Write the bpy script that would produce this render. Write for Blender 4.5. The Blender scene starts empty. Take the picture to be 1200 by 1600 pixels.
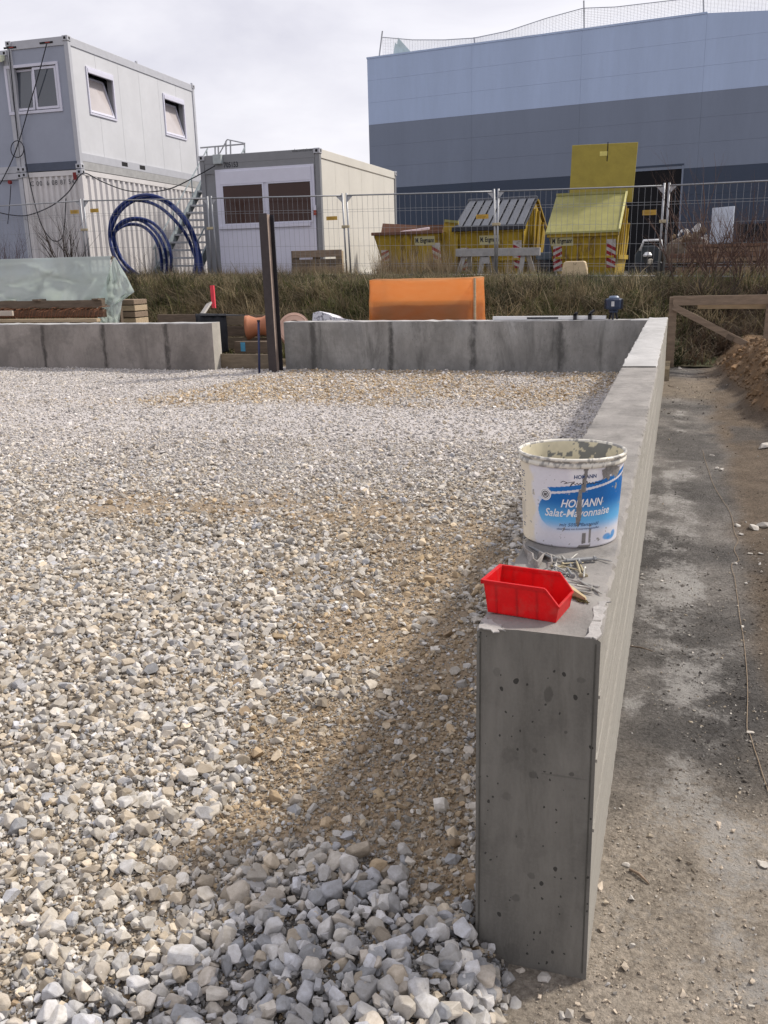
import bpy, bmesh, math, random
import numpy as np
from mathutils import Vector, Matrix, Euler, noise as mnoise

random.seed(7)
RNG = np.random.default_rng(7)
SC = bpy.context.scene
COL = SC.collection
R_ = math.radians

# ------------------------------------------------------------------ camera
CAM_H = 1.48
FPX = 1389.2                      # focal length in pixels of the 1200x1600 photograph
_p, _r, _y = R_(15.318), R_(-1.4103), R_(-18.166)
_d = np.array([math.sin(_y) * math.cos(_p), math.cos(_y) * math.cos(_p), -math.sin(_p)])
_r0 = np.array([math.cos(_y), -math.sin(_y), 0.0])
_u0 = np.cross(_r0, _d)
_R = math.cos(_r) * _r0 + math.sin(_r) * _u0
_U = -math.sin(_r) * _r0 + math.cos(_r) * _u0
CAMP = np.array([0.0, 0.0, CAM_H])
cam = bpy.data.cameras.new("camera")
cam.sensor_fit = 'VERTICAL'
cam.sensor_height = 36.0
cam.lens = 36.0 * FPX / 1600.0
cam.clip_start = 0.05
cam.clip_end = 2000.0
camo = bpy.data.objects.new("camera", cam)
COL.objects.link(camo)
camo.matrix_world = Matrix(((_R[0], _U[0], -_d[0], 0), (_R[1], _U[1], -_d[1], 0), (_R[2], _U[2], -_d[2], CAM_H), (0, 0, 0, 1)))
SC.camera = camo

# ------------------------------------------------------------------ sky, sun, exposure
SUN_AZ, SUN_EL = R_(50), R_(44)   # azimuth from +Y towards +X
W = bpy.data.worlds.new("World")
SC.world = W
W.use_nodes = True
_nt = W.node_tree
_nt.nodes.clear()
_out = _nt.nodes.new('ShaderNodeOutputWorld')
_bg = _nt.nodes.new('ShaderNodeBackground')
_sky = _nt.nodes.new('ShaderNodeTexSky')
_sky.sky_type = 'NISHITA'
_sky.sun_disc = False
_sky.sun_elevation = SUN_EL
_sky.sun_rotation = SUN_AZ
_sky.dust_density = 3.0
_tc = _nt.nodes.new('ShaderNodeTexCoord')
_mp = _nt.nodes.new('ShaderNodeMapping')
_mp.inputs['Scale'].default_value = (1.0, 1.0, 3.2)
_n1 = _nt.nodes.new('ShaderNodeTexNoise')
_n1.inputs['Scale'].default_value = 2.3
_n1.inputs['Detail'].default_value = 6
_n1.inputs['Roughness'].default_value = 0.55
_n1.inputs['Distortion'].default_value = 0.4
_cr = _nt.nodes.new('ShaderNodeValToRGB')
_cr.color_ramp.elements[0].position = 0.34
_cr.color_ramp.elements[0].color = (5.9, 5.8, 6.5, 1)
_cr.color_ramp.elements[1].position = 0.62
_cr.color_ramp.elements[1].color = (7.9, 7.75, 8.2, 1)
_mx = _nt.nodes.new('ShaderNodeMix')
_mx.data_type = 'RGBA'
_mx.inputs['Factor'].default_value = 0.90       # thin cloud over nearly the whole sky
_bg.inputs['Strength'].default_value = 0.10
_l = _nt.links.new
_l(_tc.outputs['Generated'], _mp.inputs['Vector'])
_l(_mp.outputs[0], _n1.inputs['Vector'])
_l(_n1.outputs['Fac'], _cr.inputs['Fac'])
_l(_sky.outputs[0], _mx.inputs['A'])
_l(_cr.outputs[0], _mx.inputs['B'])
_l(_mx.outputs['Result'], _bg.inputs['Color'])
_l(_bg.outputs[0], _out.inputs[0])

sun = bpy.data.lights.new("sun", 'SUN')
sun.energy = 3.1
sun.angle = R_(6.0)
sun.color = (1.0, 0.93, 0.83)
suno = bpy.data.objects.new("sun", sun)
COL.objects.link(suno)
_sd = Vector((math.sin(SUN_AZ) * math.cos(SUN_EL), math.cos(SUN_AZ) * math.cos(SUN_EL), math.sin(SUN_EL)))
suno.rotation_euler = _sd.to_track_quat('Z', 'Y').to_euler()
suno.location = (8, -4, 12)
SC.view_settings.view_transform = 'Standard'
SC.view_settings.look = 'None'
SC.view_settings.exposure = 0.38
SC.view_settings.gamma = 1.0
SC.view_settings.use_curve_mapping = False
SC.render.film_transparent = False

# ------------------------------------------------------------------ measuring helpers
def ray(x, y):
    return _d + _R * (x - 600.0) / FPX - _U * (y - 800.0) / FPX
def PY(x, y, Y):                  # where the photograph's ray meets the plane y = Y
    c = ray(x, y); return CAMP + c * (Y / c[1])
def PZ(x, y, z):                  # ... the plane z = z
    c = ray(x, y); return CAMP + c * ((z - CAM_H) / c[2])
def PD(x, y, depth):
    return CAMP + ray(x, y) * depth
def to_px(p):                     # points (n,3) -> photograph pixels (n,2)
    q = np.asarray(p, float) - CAMP
    z = q @ _d
    z = np.where(np.abs(z) < 1e-3, 1e-3, z)
    return np.stack([600 + FPX * (q @ _R) / z, 800 - FPX * (q @ _U) / z, z], -1)

# ------------------------------------------------------------------ materials
class NT:
    def __init__(self, name):
        self.m = bpy.data.materials.new(name)
        self.m.use_nodes = True
        self.t = self.m.node_tree
        self.b = self.t.nodes['Principled BSDF']
        self.out = self.t.nodes['Material Output']
        self._oc = None
    def n(self, typ, **kw):
        x = self.t.nodes.new(typ)
        for k, v in kw.items():
            if k.startswith('i_'):
                x.inputs[k[2:].replace('_', ' ')].default_value = v
            else:
                setattr(x, k, v)
        return x
    def l(self, a, b): self.t.links.new(a, b)
    def oc(self, scale=(1, 1, 1)):
        if self._oc is None: self._oc = self.n('ShaderNodeTexCoord')
        mp = self.n('ShaderNodeMapping'); mp.inputs['Scale'].default_value = scale
        self.l(self._oc.outputs['Object'], mp.inputs['Vector']); return mp.outputs[0]
    def noise(self, scale, detail=4, rough=0.55, vec=None, stretch=(1, 1, 1), dist=0.0):
        x = self.n('ShaderNodeTexNoise'); x.inputs['Scale'].default_value = scale
        x.inputs['Detail'].default_value = detail; x.inputs['Roughness'].default_value = rough
        x.inputs['Distortion'].default_value = dist
        self.l(vec if vec is not None else self.oc(stretch), x.inputs['Vector']); return x.outputs['Fac']
    def ramp(self, f, p0, p1, c0=(0, 0, 0, 1), c1=(1, 1, 1, 1)):
        x = self.n('ShaderNodeValToRGB'); e = x.color_ramp.elements
        e[0].position, e[0].color, e[1].position, e[1].color = p0, c0, p1, c1
        self.l(f, x.inputs['Fac']); return x.outputs['Color']
    def mix(self, f, a, b, mode='MIX'):
        x = self.n('ShaderNodeMix'); x.data_type = 'RGBA'; x.blend_type = mode
        for s, v in ((x.inputs['Factor'], f), (x.inputs['A'], a), (x.inputs['B'], b)):
            if isinstance(v, (int, float)): s.default_value = v
            elif isinstance(v, (tuple, list)): s.default_value = (*v[:3], 1)
            else: self.l(v, s)
        return x.outputs['Result']
    def math(self, op, a, b=0.0):
        x = self.n('ShaderNodeMath'); x.operation = op
        for s, v in ((x.inputs[0], a), (x.inputs[1], b)):
            if isinstance(v, (int, float)): s.default_value = v
            else: self.l(v, s)
        return x.outputs[0]
    def bump(self, h, strength=0.3, dist=0.01):
        x = self.n('ShaderNodeBump'); x.inputs['Strength'].default_value = strength; x.inputs['Distance'].default_value = dist
        self.l(h, x.inputs['Height']); self.l(x.outputs[0], self.b.inputs['Normal'])
    def col(self, c):
        if isinstance(c, (tuple, list)): self.b.inputs['Base Color'].default_value = (*c[:3], 1)
        else: self.l(c, self.b.inputs['Base Color'])
    def set(self, **kw):
        for k, v in kw.items(): self.b.inputs[k.replace('_', ' ')].default_value = v
MATS = {}
def sc3(c, k): return tuple(min(1.0, v * k) for v in c)
def surf(name, c, rough=0.6, metal=0.0, var=0.18, scale=6.0, bump=0.15, bscale=60.0, bdist=0.004, dirt=None, damt=0.45, dscale=5.0,
         stretch=(1, 1, 1), spec=0.4, trans=0.0):
    """painted metal, plastic, timber, rubber ...: colour with two scales of variation, optional dirt, fine relief"""
    if name in MATS: return MATS[name]
    t = NT(name)
    a = t.noise(scale, 5, 0.6, stretch=stretch)
    f = t.ramp(a, 0.3, 0.7)
    k = t.mix(f, sc3(c, 1 - var), sc3(c, 1 + var))
    b = t.noise(scale * 7, 3, 0.6, stretch=stretch)
    k = t.mix(t.math('MULTIPLY', t.ramp(b, 0.45, 0.75), 0.35), k, sc3(c, 1 - 1.6 * var))
    if dirt is not None:
        e = t.noise(dscale, 8, 0.72, stretch=stretch, dist=0.5)
        k = t.mix(t.ramp(e, 1 - damt - 0.08, 1 - damt + 0.10), k, dirt)
    t.col(k)
    t.set(Roughness=rough, Metallic=metal)
    t.b.inputs['Specular IOR Level'].default_value = spec
    if bump > 0: t.bump(t.noise(bscale, 4, 0.6, stretch=stretch), bump, bdist)
    MATS[name] = t.m
    return t.m

# ------------------------------------------------------------------ mesh helpers
class MB:
    """collects shapes and links them as ONE mesh object"""
    def __init__(self): self.v = []; self.f = []; self.mi = []
    def add(self, vs, fs, mi=0):
        o = len(self.v)
        self.v += [tuple(map(float, p)) for p in vs]
        self.f += [tuple(i + o for i in q) for q in fs]
        self.mi += [mi] * len(fs)
        return self
    def hexa(self, p, mi=0):      # 4 bottom points (ccw from above) then 4 top points
        return self.add(p, [(3, 2, 1, 0), (4, 5, 6, 7), (0, 1, 5, 4), (1, 2, 6, 5), (2, 3, 7, 6), (3, 0, 4, 7)], mi)
    def box(self, a, b, mi=0):
        (x0, y0, z0), (x1, y1, z1) = a, b
        return self.hexa([(x0, y0, z0), (x1, y0, z0), (x1, y1, z0), (x0, y1, z0), (x0, y0, z1), (x1, y0, z1), (x1, y1, z1), (x0, y1, z1)], mi)
    def bar(self, a, b, w, h, up=(0, 0, 1), mi=0):       # box section bar from a to b, w across, h along up
        a = Vector(a); b = Vector(b); d = (b - a).normalized(); u = Vector(up)
        s = d.cross(u)
        if s.length < 1e-4: s = d.cross(Vector((0, 1, 0)))
        s.normalize(); u = s.cross(d).normalized()
        s *= w / 2; u *= h / 2
        return self.add([a - s - u, a + s - u, a + s + u, a - s + u, b - s - u, b + s - u, b + s + u, b - s + u],
                        [(0, 1, 2, 3), (7, 6, 5, 4), (0, 4, 5, 1), (1, 5, 6, 2), (2, 6, 7, 3), (3, 7, 4, 0)], mi)
    def tube(self, pts, r, n=8, caps=True, mi=0):        # r: a number or one radius per point
        pts = [Vector(p) for p in pts]; m = len(pts)
        rs = r if isinstance(r, (list, tuple)) else [r] * m
        o = len(self.v); t0 = (pts[1] - pts[0]).normalized()
        ref = Vector((0, 0, 1)) if abs(t0.z) < 0.9 else Vector((1, 0, 0))
        nrm = t0.cross(ref).normalized()
        for i, p in enumerate(pts):
            t = (pts[min(i + 1, m - 1)] - pts[max(i - 1, 0)])
            if t.length < 1e-9: t = t0
            t.normalize()
            nrm = nrm - t * nrm.dot(t)
            if nrm.length < 1e-6: nrm = t.orthogonal()
            nrm.normalize(); b = t.cross(nrm)
            for k in range(n):
                an = 2 * math.pi * k / n
                self.v.append(tuple(p + (nrm * math.cos(an) + b * math.sin(an)) * rs[i]))
        for i in range(m - 1):
            for k in range(n):
                a = o + i * n + k; b2 = o + i * n + (k + 1) % n
                self.f.append((a, b2, b2 + n, a + n)); self.mi.append(mi)
        if caps:
            self.f.append(tuple(o + k for k in range(n))[::-1]); self.mi.append(mi)
            self.f.append(tuple(o + (m - 1) * n + k for k in range(n))); self.mi.append(mi)
        return self
    def lathe(self, prof, n=48, c=(0, 0, 0), mi=0, axis='z'):
        o = len(self.v)
        for (r, z) in prof:
            for k in range(n):
                a = 2 * math.pi * k / n
                q = (r * math.cos(a), r * math.sin(a), z)
                if axis == 'x': q = (q[2], q[0], q[1])
                elif axis == 'y': q = (q[0], q[2], q[1])
                self.v.append((c[0] + q[0], c[1] + q[1], c[2] + q[2]))
        for i in range(len(prof) - 1):
            for k in range(n):
                a = o + i * n + k; b = o + i * n + (k + 1) % n
                self.f.append((a, b, b + n, a + n)); self.mi.append(mi)
        return self
    def prism(self, poly, e, mi=0):                      # planar polygon of 3-D points pushed along vector e
        n = len(poly); P = [Vector(p) for p in poly]; e = Vector(e)
        return self.add(P + [p + e for p in P],
                        [tuple(range(n))[::-1], tuple(range(n, 2 * n))] + [(i, (i + 1) % n, (i + 1) % n + n, i + n) for i in range(n)], mi)
    def grid(self, fn, nu, nv, mi=0, wrap=False):
        o = len(self.v)
        for j in range(nv + 1):
            for i in range(nu + 1): self.v.append(tuple(map(float, fn(i / nu, j / nv))))
        for j in range(nv):
            for i in range(nu):
                a = o + j * (nu + 1) + i
                self.f.append((a, a + 1, a + nu + 2, a + nu + 1)); self.mi.append(mi)
        return self
    def build(self, name, mats, parent=None, world=True, smooth=False, bevel=0.0, segs=2, normals=True, auto=None):
        me = bpy.data.meshes.new(name)
        off = Vector(parent['_w']) if (parent is not None and world) else Vector((0, 0, 0))
        me.from_pydata([tuple(Vector(p) - off) for p in self.v] if off.length else self.v, [], self.f)
        if not isinstance(mats, (list, tuple)): mats = [mats]
        for m in mats: me.materials.append(m)
        if len(mats) > 1: me.polygons.foreach_set('material_index', self.mi)
        if normals:
            bm = bmesh.new(); bm.from_mesh(me); bmesh.ops.recalc_face_normals(bm, faces=bm.faces); bm.to_mesh(me); bm.free()
        if smooth or auto:
            me.polygons.foreach_set('use_smooth', [True] * len(me.polygons))
        if auto:
            try: me.set_sharp_from_angle(angle=R_(auto))
            except Exception: pass
        o = bpy.data.objects.new(name, me)
        COL.objects.link(o)
        if parent is not None: o.parent = parent
        if bevel > 0:
            b = o.modifiers.new('bevel', 'BEVEL'); b.width = bevel; b.segments = segs; b.limit_method = 'ANGLE'; b.angle_limit = R_(35)
        return o

def thing(name, label, cat, loc=(0, 0, 0), rotz=0.0, group=None):
    o = bpy.data.objects.new(name, None)
    o.empty_display_size = 0.1
    COL.objects.link(o)
    o.location = loc; o.rotation_euler = (0, 0, rotz)
    o['label'] = label; o['category'] = cat; o['_w'] = tuple(map(float, loc))
    if group: o['group'] = group
    return o
def tag(o, label, cat, group=None):
    o['label'] = label; o['category'] = cat
    if group: o['group'] = group
    return o
def subroot(o):                     # a mesh part used as parent of sub-parts built in the same coordinates as itself
    o['_w'] = tuple(o.parent['_w']) if o.parent is not None else (0, 0, 0)
    return o
def copy_thing(root, loc, rotz, label, group):
    r = root.copy(); COL.objects.link(r); r.location = loc; r.rotation_euler = (0, 0, rotz); r['label'] = label; r['group'] = group
    for ch in list(root.children):
        c = ch.copy(); COL.objects.link(c); c.parent = r
        for g in list(ch.children):
            d = g.copy(); COL.objects.link(d); d.parent = c
    return r
def clean_props():
    for o in bpy.data.objects:
        if '_w' in o: del o['_w']

def text_geo(s, size, shear=0.0, bold=0.0, spacing=1.0, align='CENTER'):
    """lettering as flat triangles: list of (x, y) and faces"""
    cu = bpy.data.curves.new('lettering', 'FONT')
    cu.body = s; cu.size = size; cu.shear = shear; cu.offset = bold; cu.space_character = spacing; cu.align_x = align; cu.resolution_u = 3
    ob = bpy.data.objects.new('lettering', cu); COL.objects.link(ob)
    dg = bpy.context.evaluated_depsgraph_get(); dg.update()
    me = bpy.data.meshes.new_from_object(ob.evaluated_get(dg))
    vs = [(v.co.x, v.co.y) for v in me.vertices]; fs = [tuple(p.vertices) for p in me.polygons]
    bpy.data.objects.remove(ob); bpy.data.curves.remove(cu); bpy.data.meshes.remove(me)
    return vs, fs
def flat_text(mb, s, size, o, ex, ey, mi=0, **kw):      # lettering on a plane: origin o, directions ex, ey
    vs, fs = text_geo(s, size, **kw)
    o = Vector(o); ex = Vector(ex); ey = Vector(ey)
    mb.add([o + ex * x + ey * y for x, y in vs], fs, mi)
    return mb
def lerp(a, b, t): return a + (b - a) * t
def vlerp(a, b, t): return np.asarray(a, float) * (1 - t) + np.asarray(b, float) * t
def sstep(a, b, x):
    t = np.clip((np.asarray(x, float) - a) / (b - a), 0, 1); return t * t * (3 - 2 * t)
def vnoise(x, y, s, seed=0.0, octs=3):                   # value noise over arrays, about -1..1
    x = np.asarray(x, float) * s + seed * 17.3; y = np.asarray(y, float) * s - seed * 9.1
    out = np.zeros(np.broadcast(x, y).shape); amp = 1.0; tot = 0.0
    for o in range(octs):
        xi = np.floor(x).astype(np.int64); yi = np.floor(y).astype(np.int64); xf = x - xi; yf = y - yi
        def h(a, b):
            n = (a * 374761393 + b * 668265263 + int(seed * 1013) + o * 97) & 0x7fffffff
            n = ((n ^ (n >> 13)) * 1274126177) & 0x7fffffff
            return ((n ^ (n >> 16)) & 0xffff) / 32767.5 - 1.0
        u = xf * xf * (3 - 2 * xf); v = yf * yf * (3 - 2 * yf)
        out += amp * ((h(xi, yi) * (1 - u) + h(xi + 1, yi) * u) * (1 - v) + (h(xi, yi + 1) * (1 - u) + h(xi + 1, yi + 1) * u) * v)
        tot += amp; amp *= 0.5; x = x * 2.03 + 5.1; y = y * 2.03 - 3.7
    return out / tot
# ------------------------------------------------------------------ ground heights
def z_yard(x):
    return np.clip(1.19 - 0.022 * (np.asarray(x, float) + 4.0), 0.95, 1.42)
def z_gravel(x, y):
    x = np.asarray(x, float); y = np.asarray(y, float)
    z = 0.055 + 0.0075 * np.clip(y - 1.6, 0, 11)
    z = z + 0.016 * vnoise(x, y, 0.9, 1) + 0.010 * vnoise(x, y, 3.1, 2)
    # the loose heap of fresh stones at the end of the wall, sloping off to the dirt
    z = z + 0.05 * np.exp(-(((x + 0.46) / 0.28) ** 2 + ((y - 1.42) / 0.26) ** 2))
    z = z - 0.17 * sstep(-0.40, -0.08, x) * (1 - sstep(1.62, 1.70, y)) - 0.3 * sstep(-0.26, -0.17, x) * sstep(1.64, 1.70, y) * sstep(12.0, 11.9, y)
    return z
def z_track(x, y):
    x = np.asarray(x, float); y = np.asarray(y, float)
    z = 0.012 * vnoise(x, y, 1.1, 3) + 0.009 * vnoise(x, y, 4.0, 4) + 0.006 * vnoise(x, y, 13.0, 5) + 0.004 * np.maximum(vnoise(x, y, 27.0, 6), 0)
    z = z - 0.02 * np.exp(-((x - 0.28) / 0.22) ** 2) + 0.03 * sstep(0.5, 1.2, x)
    # spoil heap of brown earth to the right
    edge = 0.62 + 0.16 * vnoise(y, y * 0, 0.8, 8) + 0.25 * sstep(10.5, 7.5, y) - 0.12 * sstep(11.0, 12.6, y)
    m = sstep(edge - .04, edge + 0.50, x) * sstep(6.6, 8.4, y) * (1 - 0.35 * sstep(12.2, 13.4, y))
    z = z + m * (0.44 + 0.08 * vnoise(x, y, 2.2, 9) + 0.05 * vnoise(x, y, 6.0, 10) + 0.03 * vnoise(x, y, 15., 11))
    return z + 0.08 * sstep(12.0, 13.8, y)
def z_bank(x, y):
    x = np.asarray(x, float); y = np.asarray(y, float)
    t = sstep(13.5, 17.6, y + 0.5 * vnoise(x, y * 0, 0.35, 12))
    return 0.06 + (z_yard(x) - 0.16) * t + (0.10 * vnoise(x, y, 0.9, 13) + 0.05 * vnoise(x, y, 2.6, 14)) * np.sin(np.pi * np.clip(t, 0, 1)) ** 0.7

def sheet(name, xs, ys, zf, mat, cf=None, smooth=True, parent=None, kind='structure'):
    X, Y = np.meshgrid(xs, ys); Z = zf(X, Y) * np.ones_like(X)
    nx, ny = len(xs), len(ys)
    V = np.stack([X.ravel(), Y.ravel(), Z.ravel()], -1)
    i = np.arange(nx * ny).reshape(ny, nx)
    F = np.stack([i[:-1, :-1].ravel(), i[:-1, 1:].ravel(), i[1:, 1:].ravel(), i[1:, :-1].ravel()], -1)
    me = bpy.data.meshes.new(name)
    me.vertices.add(len(V)); me.vertices.foreach_set('co', V.ravel())
    me.loops.add(F.size); me.loops.foreach_set('vertex_index', F.ravel())
    me.polygons.add(len(F)); me.polygons.foreach_set('loop_start', np.arange(len(F)) * 4)
    me.update(calc_edges=True)
    if smooth: me.polygons.foreach_set('use_smooth', [True] * len(F))
    if cf is not None:
        c = cf(V[:, 0], V[:, 1]); at = me.color_attributes.new('tint', 'FLOAT_COLOR', 'POINT')
        at.data.foreach_set('color', (c if c.shape[1] == 4 else np.concatenate([c, np.ones((len(c), 1))], 1)).ravel())
    me.materials.append(mat)
    o = bpy.data.objects.new(name, me); COL.objects.link(o)
    if parent is not None: o.parent = parent
    if kind: o['kind'] = kind
    return o

# ------------------------------------------------------------------ what lies where on the gravel (patches measured in the photograph)
SAND = [(590, 1235, 165, 105, 1.05), (500, 1140, 150, 50, .75), (680, 1130, 70, 120, .6), (690, 1370, 55, 60, .75), (440, 1250, 110, 50, .5),
        (230, 790, 190, 34, .7), (560, 800, 180, 50, .65), (650, 870, 160, 50, .55), (500, 985, 140, 40, .5), (620, 960, 120, 70, .6),
        (320, 1055, 150, 30, .45), (150, 1130, 100, 25, .35), (700, 1020, 60, 80, .65), (640, 1060, 100, 50, .5), (240, 1340, 80, 50, .55),
        (335, 1290, 70, 50, .5), (60, 1445, 90, 50, .4), (60, 905, 120, 18, .35), (420, 900, 120, 25, .4), (760, 860, 60, 60, .5), (20, 1560, 60, 50, .4)]
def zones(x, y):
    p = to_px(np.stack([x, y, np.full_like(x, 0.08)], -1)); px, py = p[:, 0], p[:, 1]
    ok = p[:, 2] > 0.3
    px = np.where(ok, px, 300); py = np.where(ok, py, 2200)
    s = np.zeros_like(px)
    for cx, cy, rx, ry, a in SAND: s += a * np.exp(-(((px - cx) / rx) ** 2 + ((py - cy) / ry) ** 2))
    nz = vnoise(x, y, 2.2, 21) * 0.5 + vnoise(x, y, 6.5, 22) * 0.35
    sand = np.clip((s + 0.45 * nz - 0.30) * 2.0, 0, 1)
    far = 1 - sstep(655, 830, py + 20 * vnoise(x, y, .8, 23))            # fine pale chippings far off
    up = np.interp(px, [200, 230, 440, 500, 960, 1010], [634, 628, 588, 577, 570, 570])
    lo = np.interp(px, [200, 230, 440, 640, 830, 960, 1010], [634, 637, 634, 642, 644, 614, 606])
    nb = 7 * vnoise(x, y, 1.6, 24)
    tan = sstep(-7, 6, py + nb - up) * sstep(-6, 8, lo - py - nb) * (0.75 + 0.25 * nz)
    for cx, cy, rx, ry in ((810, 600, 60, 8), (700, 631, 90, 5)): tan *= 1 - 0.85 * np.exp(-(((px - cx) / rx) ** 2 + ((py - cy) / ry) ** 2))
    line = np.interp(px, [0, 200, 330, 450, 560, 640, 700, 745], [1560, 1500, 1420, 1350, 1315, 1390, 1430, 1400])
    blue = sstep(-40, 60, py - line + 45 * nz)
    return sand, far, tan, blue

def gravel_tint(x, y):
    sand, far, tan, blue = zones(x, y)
    base = np.tile(np.array([0.172, 0.147, 0.118]), (len(x), 1))  # bed darkened for the shade between stones, most under the heap
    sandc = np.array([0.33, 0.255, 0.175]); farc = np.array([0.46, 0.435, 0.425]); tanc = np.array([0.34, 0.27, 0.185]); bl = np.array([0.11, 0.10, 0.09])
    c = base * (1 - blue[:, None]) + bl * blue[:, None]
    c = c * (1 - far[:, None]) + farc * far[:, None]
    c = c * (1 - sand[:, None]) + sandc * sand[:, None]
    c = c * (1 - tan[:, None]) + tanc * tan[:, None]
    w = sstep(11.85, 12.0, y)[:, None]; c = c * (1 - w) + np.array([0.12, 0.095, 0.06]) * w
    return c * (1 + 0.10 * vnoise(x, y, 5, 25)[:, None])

def tinted(name, rough=0.95, nscale=70, var=0.35, bump=0.6, bdist=0.008, extra=None, mode='GEOMETRY', spec=0.2):
    t = NT(name)
    a = t.n('ShaderNodeAttribute'); a.attribute_name = 'tint'; a.attribute_type = mode
    k = a.outputs['Color']
    n1 = t.noise(nscale, 6, 0.7); n2 = t.noise(nscale * 0.17, 5, 0.6)
    k = t.mix(t.ramp(n1, 0.32, 0.68), t.mix(1.0, k, (1 - var,) * 3, 'MULTIPLY'), t.mix(1.0, k, (1 + var,) * 3, 'MULTIPLY'))
    k = t.mix(t.math('MULTIPLY', t.ramp(n2, 0.40, 0.72), 0.30), k, t.mix(1.0, k, (0.70, 0.66, 0.62), 'MULTIPLY'))
    if extra: k = extra(t, k)
    t.col(k); t.set(Roughness=rough); t.b.inputs['Specular IOR Level'].default_value = spec
    if bump: t.bump(t.noise(nscale * 1.2, 6, 0.75), bump, bdist)
    return t.m

def growing(a, b, d0, g, dmax):
    out = [a]; d = d0
    while out[-1] < b: out.append(out[-1] + d); d = min(dmax, d * g)
    return np.array(out)

M_earth = surf('bare_earth', (0.14, 0.11, 0.08), rough=0.95, var=0.3, scale=0.7, bump=0.5, bscale=6, bdist=0.05)
M_gravel = tinted('gravel_bed')
gxs = np.concatenate([np.arange(-16, -3.5, 0.09), np.arange(-3.5, -0.02, 0.03)])
gys = np.concatenate([np.arange(-2.0, 0.7, 0.15), growing(0.7, 13.7, 0.022, 1.008, 0.08)])
# under-floor of earth so that no gap opens beyond the modelled ground
base = sheet('ground', np.array([-320, -60, -18, -8, 0, 8, 18, 60, 320.]), np.array([-320, -60, -10, 0, 6, 12, 14.5, 16.]), lambda x, y: np.full_like(x, -0.10), M_earth)
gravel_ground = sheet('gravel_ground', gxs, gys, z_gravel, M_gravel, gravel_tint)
gravel_ground['_w'] = (0, 0, 0)

TRK_W = [(880, 1270, 0, 0, 0)]
def track_tint(x, y):
    p = to_px(np.stack([x, y, np.zeros_like(x)], -1)); ok = p[:, 2] > .3
    px = np.where(ok, p[:, 0], 1000); py = np.where(ok, p[:, 1], 2200)
    n1 = vnoise(x, y, 1.3, 31, 4); n2 = vnoise(x, y, 4.5, 32, 4); n3 = vnoise(x, y, 11, 33, 3)
    dark = np.array([0.138, 0.130, 0.123]); tanc = np.array([0.43, 0.375, 0.310]); white = np.array([0.47, 0.45, 0.43]); brown = np.array([0.165, 0.130, 0.098]); rust = np.array([0.235, 0.145, 0.075])
    c = np.tile(dark, (len(x), 1)); 
    def mixin(c, k, w): w = np.clip(w, 0, 1)[:, None]; return c * (1 - w) + k * w
    c = mixin(c, np.array([0.225, 0.210, 0.195]), sstep(-0.2, 0.5, n1 + 0.6 * n2))
    c = mixin(c, tanc, sstep(1090, 1330, py + 120 * n1 + 90 * n2))
    # brown earth on the far right of the track
    edge = np.interp(py, [560, 700, 900, 1200, 1600], [1075, 1125, 1160, 1215, 1330])
    c = mixin(c, brown, sstep(-15, 30, px - edge + 25 * n2) * sstep(1500, 1200, py))
    c = mixin(c, np.array([0.26, 0.215, 0.165]), 0.8 * sstep(10.2, 10.8, y) * sstep(12.8, 12.0, y) * sstep(0.6, 0.3, x))
    # pale dried slurry patches
    wsum = np.zeros_like(px)
    for cx, cy, rx, ry, a in ((1040, 960, 32, 190, .6), (1075, 900, 22, 200, .45), (1010, 800, 14, 150, .4), (1090, 1030, 75, 90, .6), (1085, 1240, 95, 75, .85), (1120, 1390, 120, 110, .6), (1010, 1430, 90, 90, .55), (1060, 830, 40, 120, .4), (1150, 1530, 90, 70, .5), (990, 1100, 16, 16, 1.0),
                              (1010, 740, 12, 50, .5), (1045, 760, 12, 30, .5), (1060, 650, 12, 45, .35), (1000, 940, 25, 35, .4), (1085, 1370, 60, 60, .4), (1120, 1080, 60, 60, .5)):
        wsum += a * np.exp(-(((px - cx) / rx) ** 2 + ((py - cy) / ry) ** 2))
    wm = np.clip(wsum * 0.62 + 0.65 * n2 + 0.45 * n3 + 0.25 * n1 - 0.06, 0, 1) * sstep(0.02, 0.45, wsum)
    # damp dark seams
    c = mixin(c, np.array([0.095, 0.09, 0.087]), np.clip((vnoise(x * 1.0, y * 0.45, 3.0, 34, 4) - 0.18) * 2.2, 0, 0.7) * sstep(1380, 1150, py))
    m = sstep(0.03, 0.16, z_track(x, y)) * sstep(6.4, 7.6, y) * sstep(0.40, 0.6, x)
    c = mixin(c, rust * (1 + 0.4 * n2[:, None]) if False else rust, m * (0.75 + 0.25 * n3))
    c = mixin(c, brown * 0.75, m * np.clip(n2 * 1.4, 0, 0.8))
    c = np.clip(c * (1 + 0.24 * n3[:, None] + 0.16 * n2[:, None]), 0.02, 1)
    return np.concatenate([c, wm[:, None]], 1)
def slurry(t, k):                     # pale dried slurry, broken up by the grain of the ground
    a = t.n('ShaderNodeAttribute'); a.attribute_name = 'tint'
    g = t.noise(38, 8, 0.72); f = t.math('ADD', a.outputs['Alpha'], t.math('MULTIPLY', t.math('SUBTRACT', g, 0.5), 2.2))
    k = t.mix(t.math('MULTIPLY', t.ramp(f, 0.25, 0.75), 0.72), k, (0.46, 0.445, 0.425))
    d = t.noise(19, 8, 0.75, dist=0.4)
    return t.mix(t.math('MULTIPLY', t.ramp(d, 0.50, 0.66), 0.55), k, t.mix(1.0, k, (0.42, 0.40, 0.38), 'MULTIPLY'))
M_track = tinted('dirt_surface', nscale=75, var=0.42, bump=1.0, bdist=0.022, extra=slurry)
txs = np.concatenate([growing(-0.42, 1.6, 0.022, 1.0, 0.022), growing(1.65, 9.0, 0.06, 1.05, 0.4)])
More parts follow.
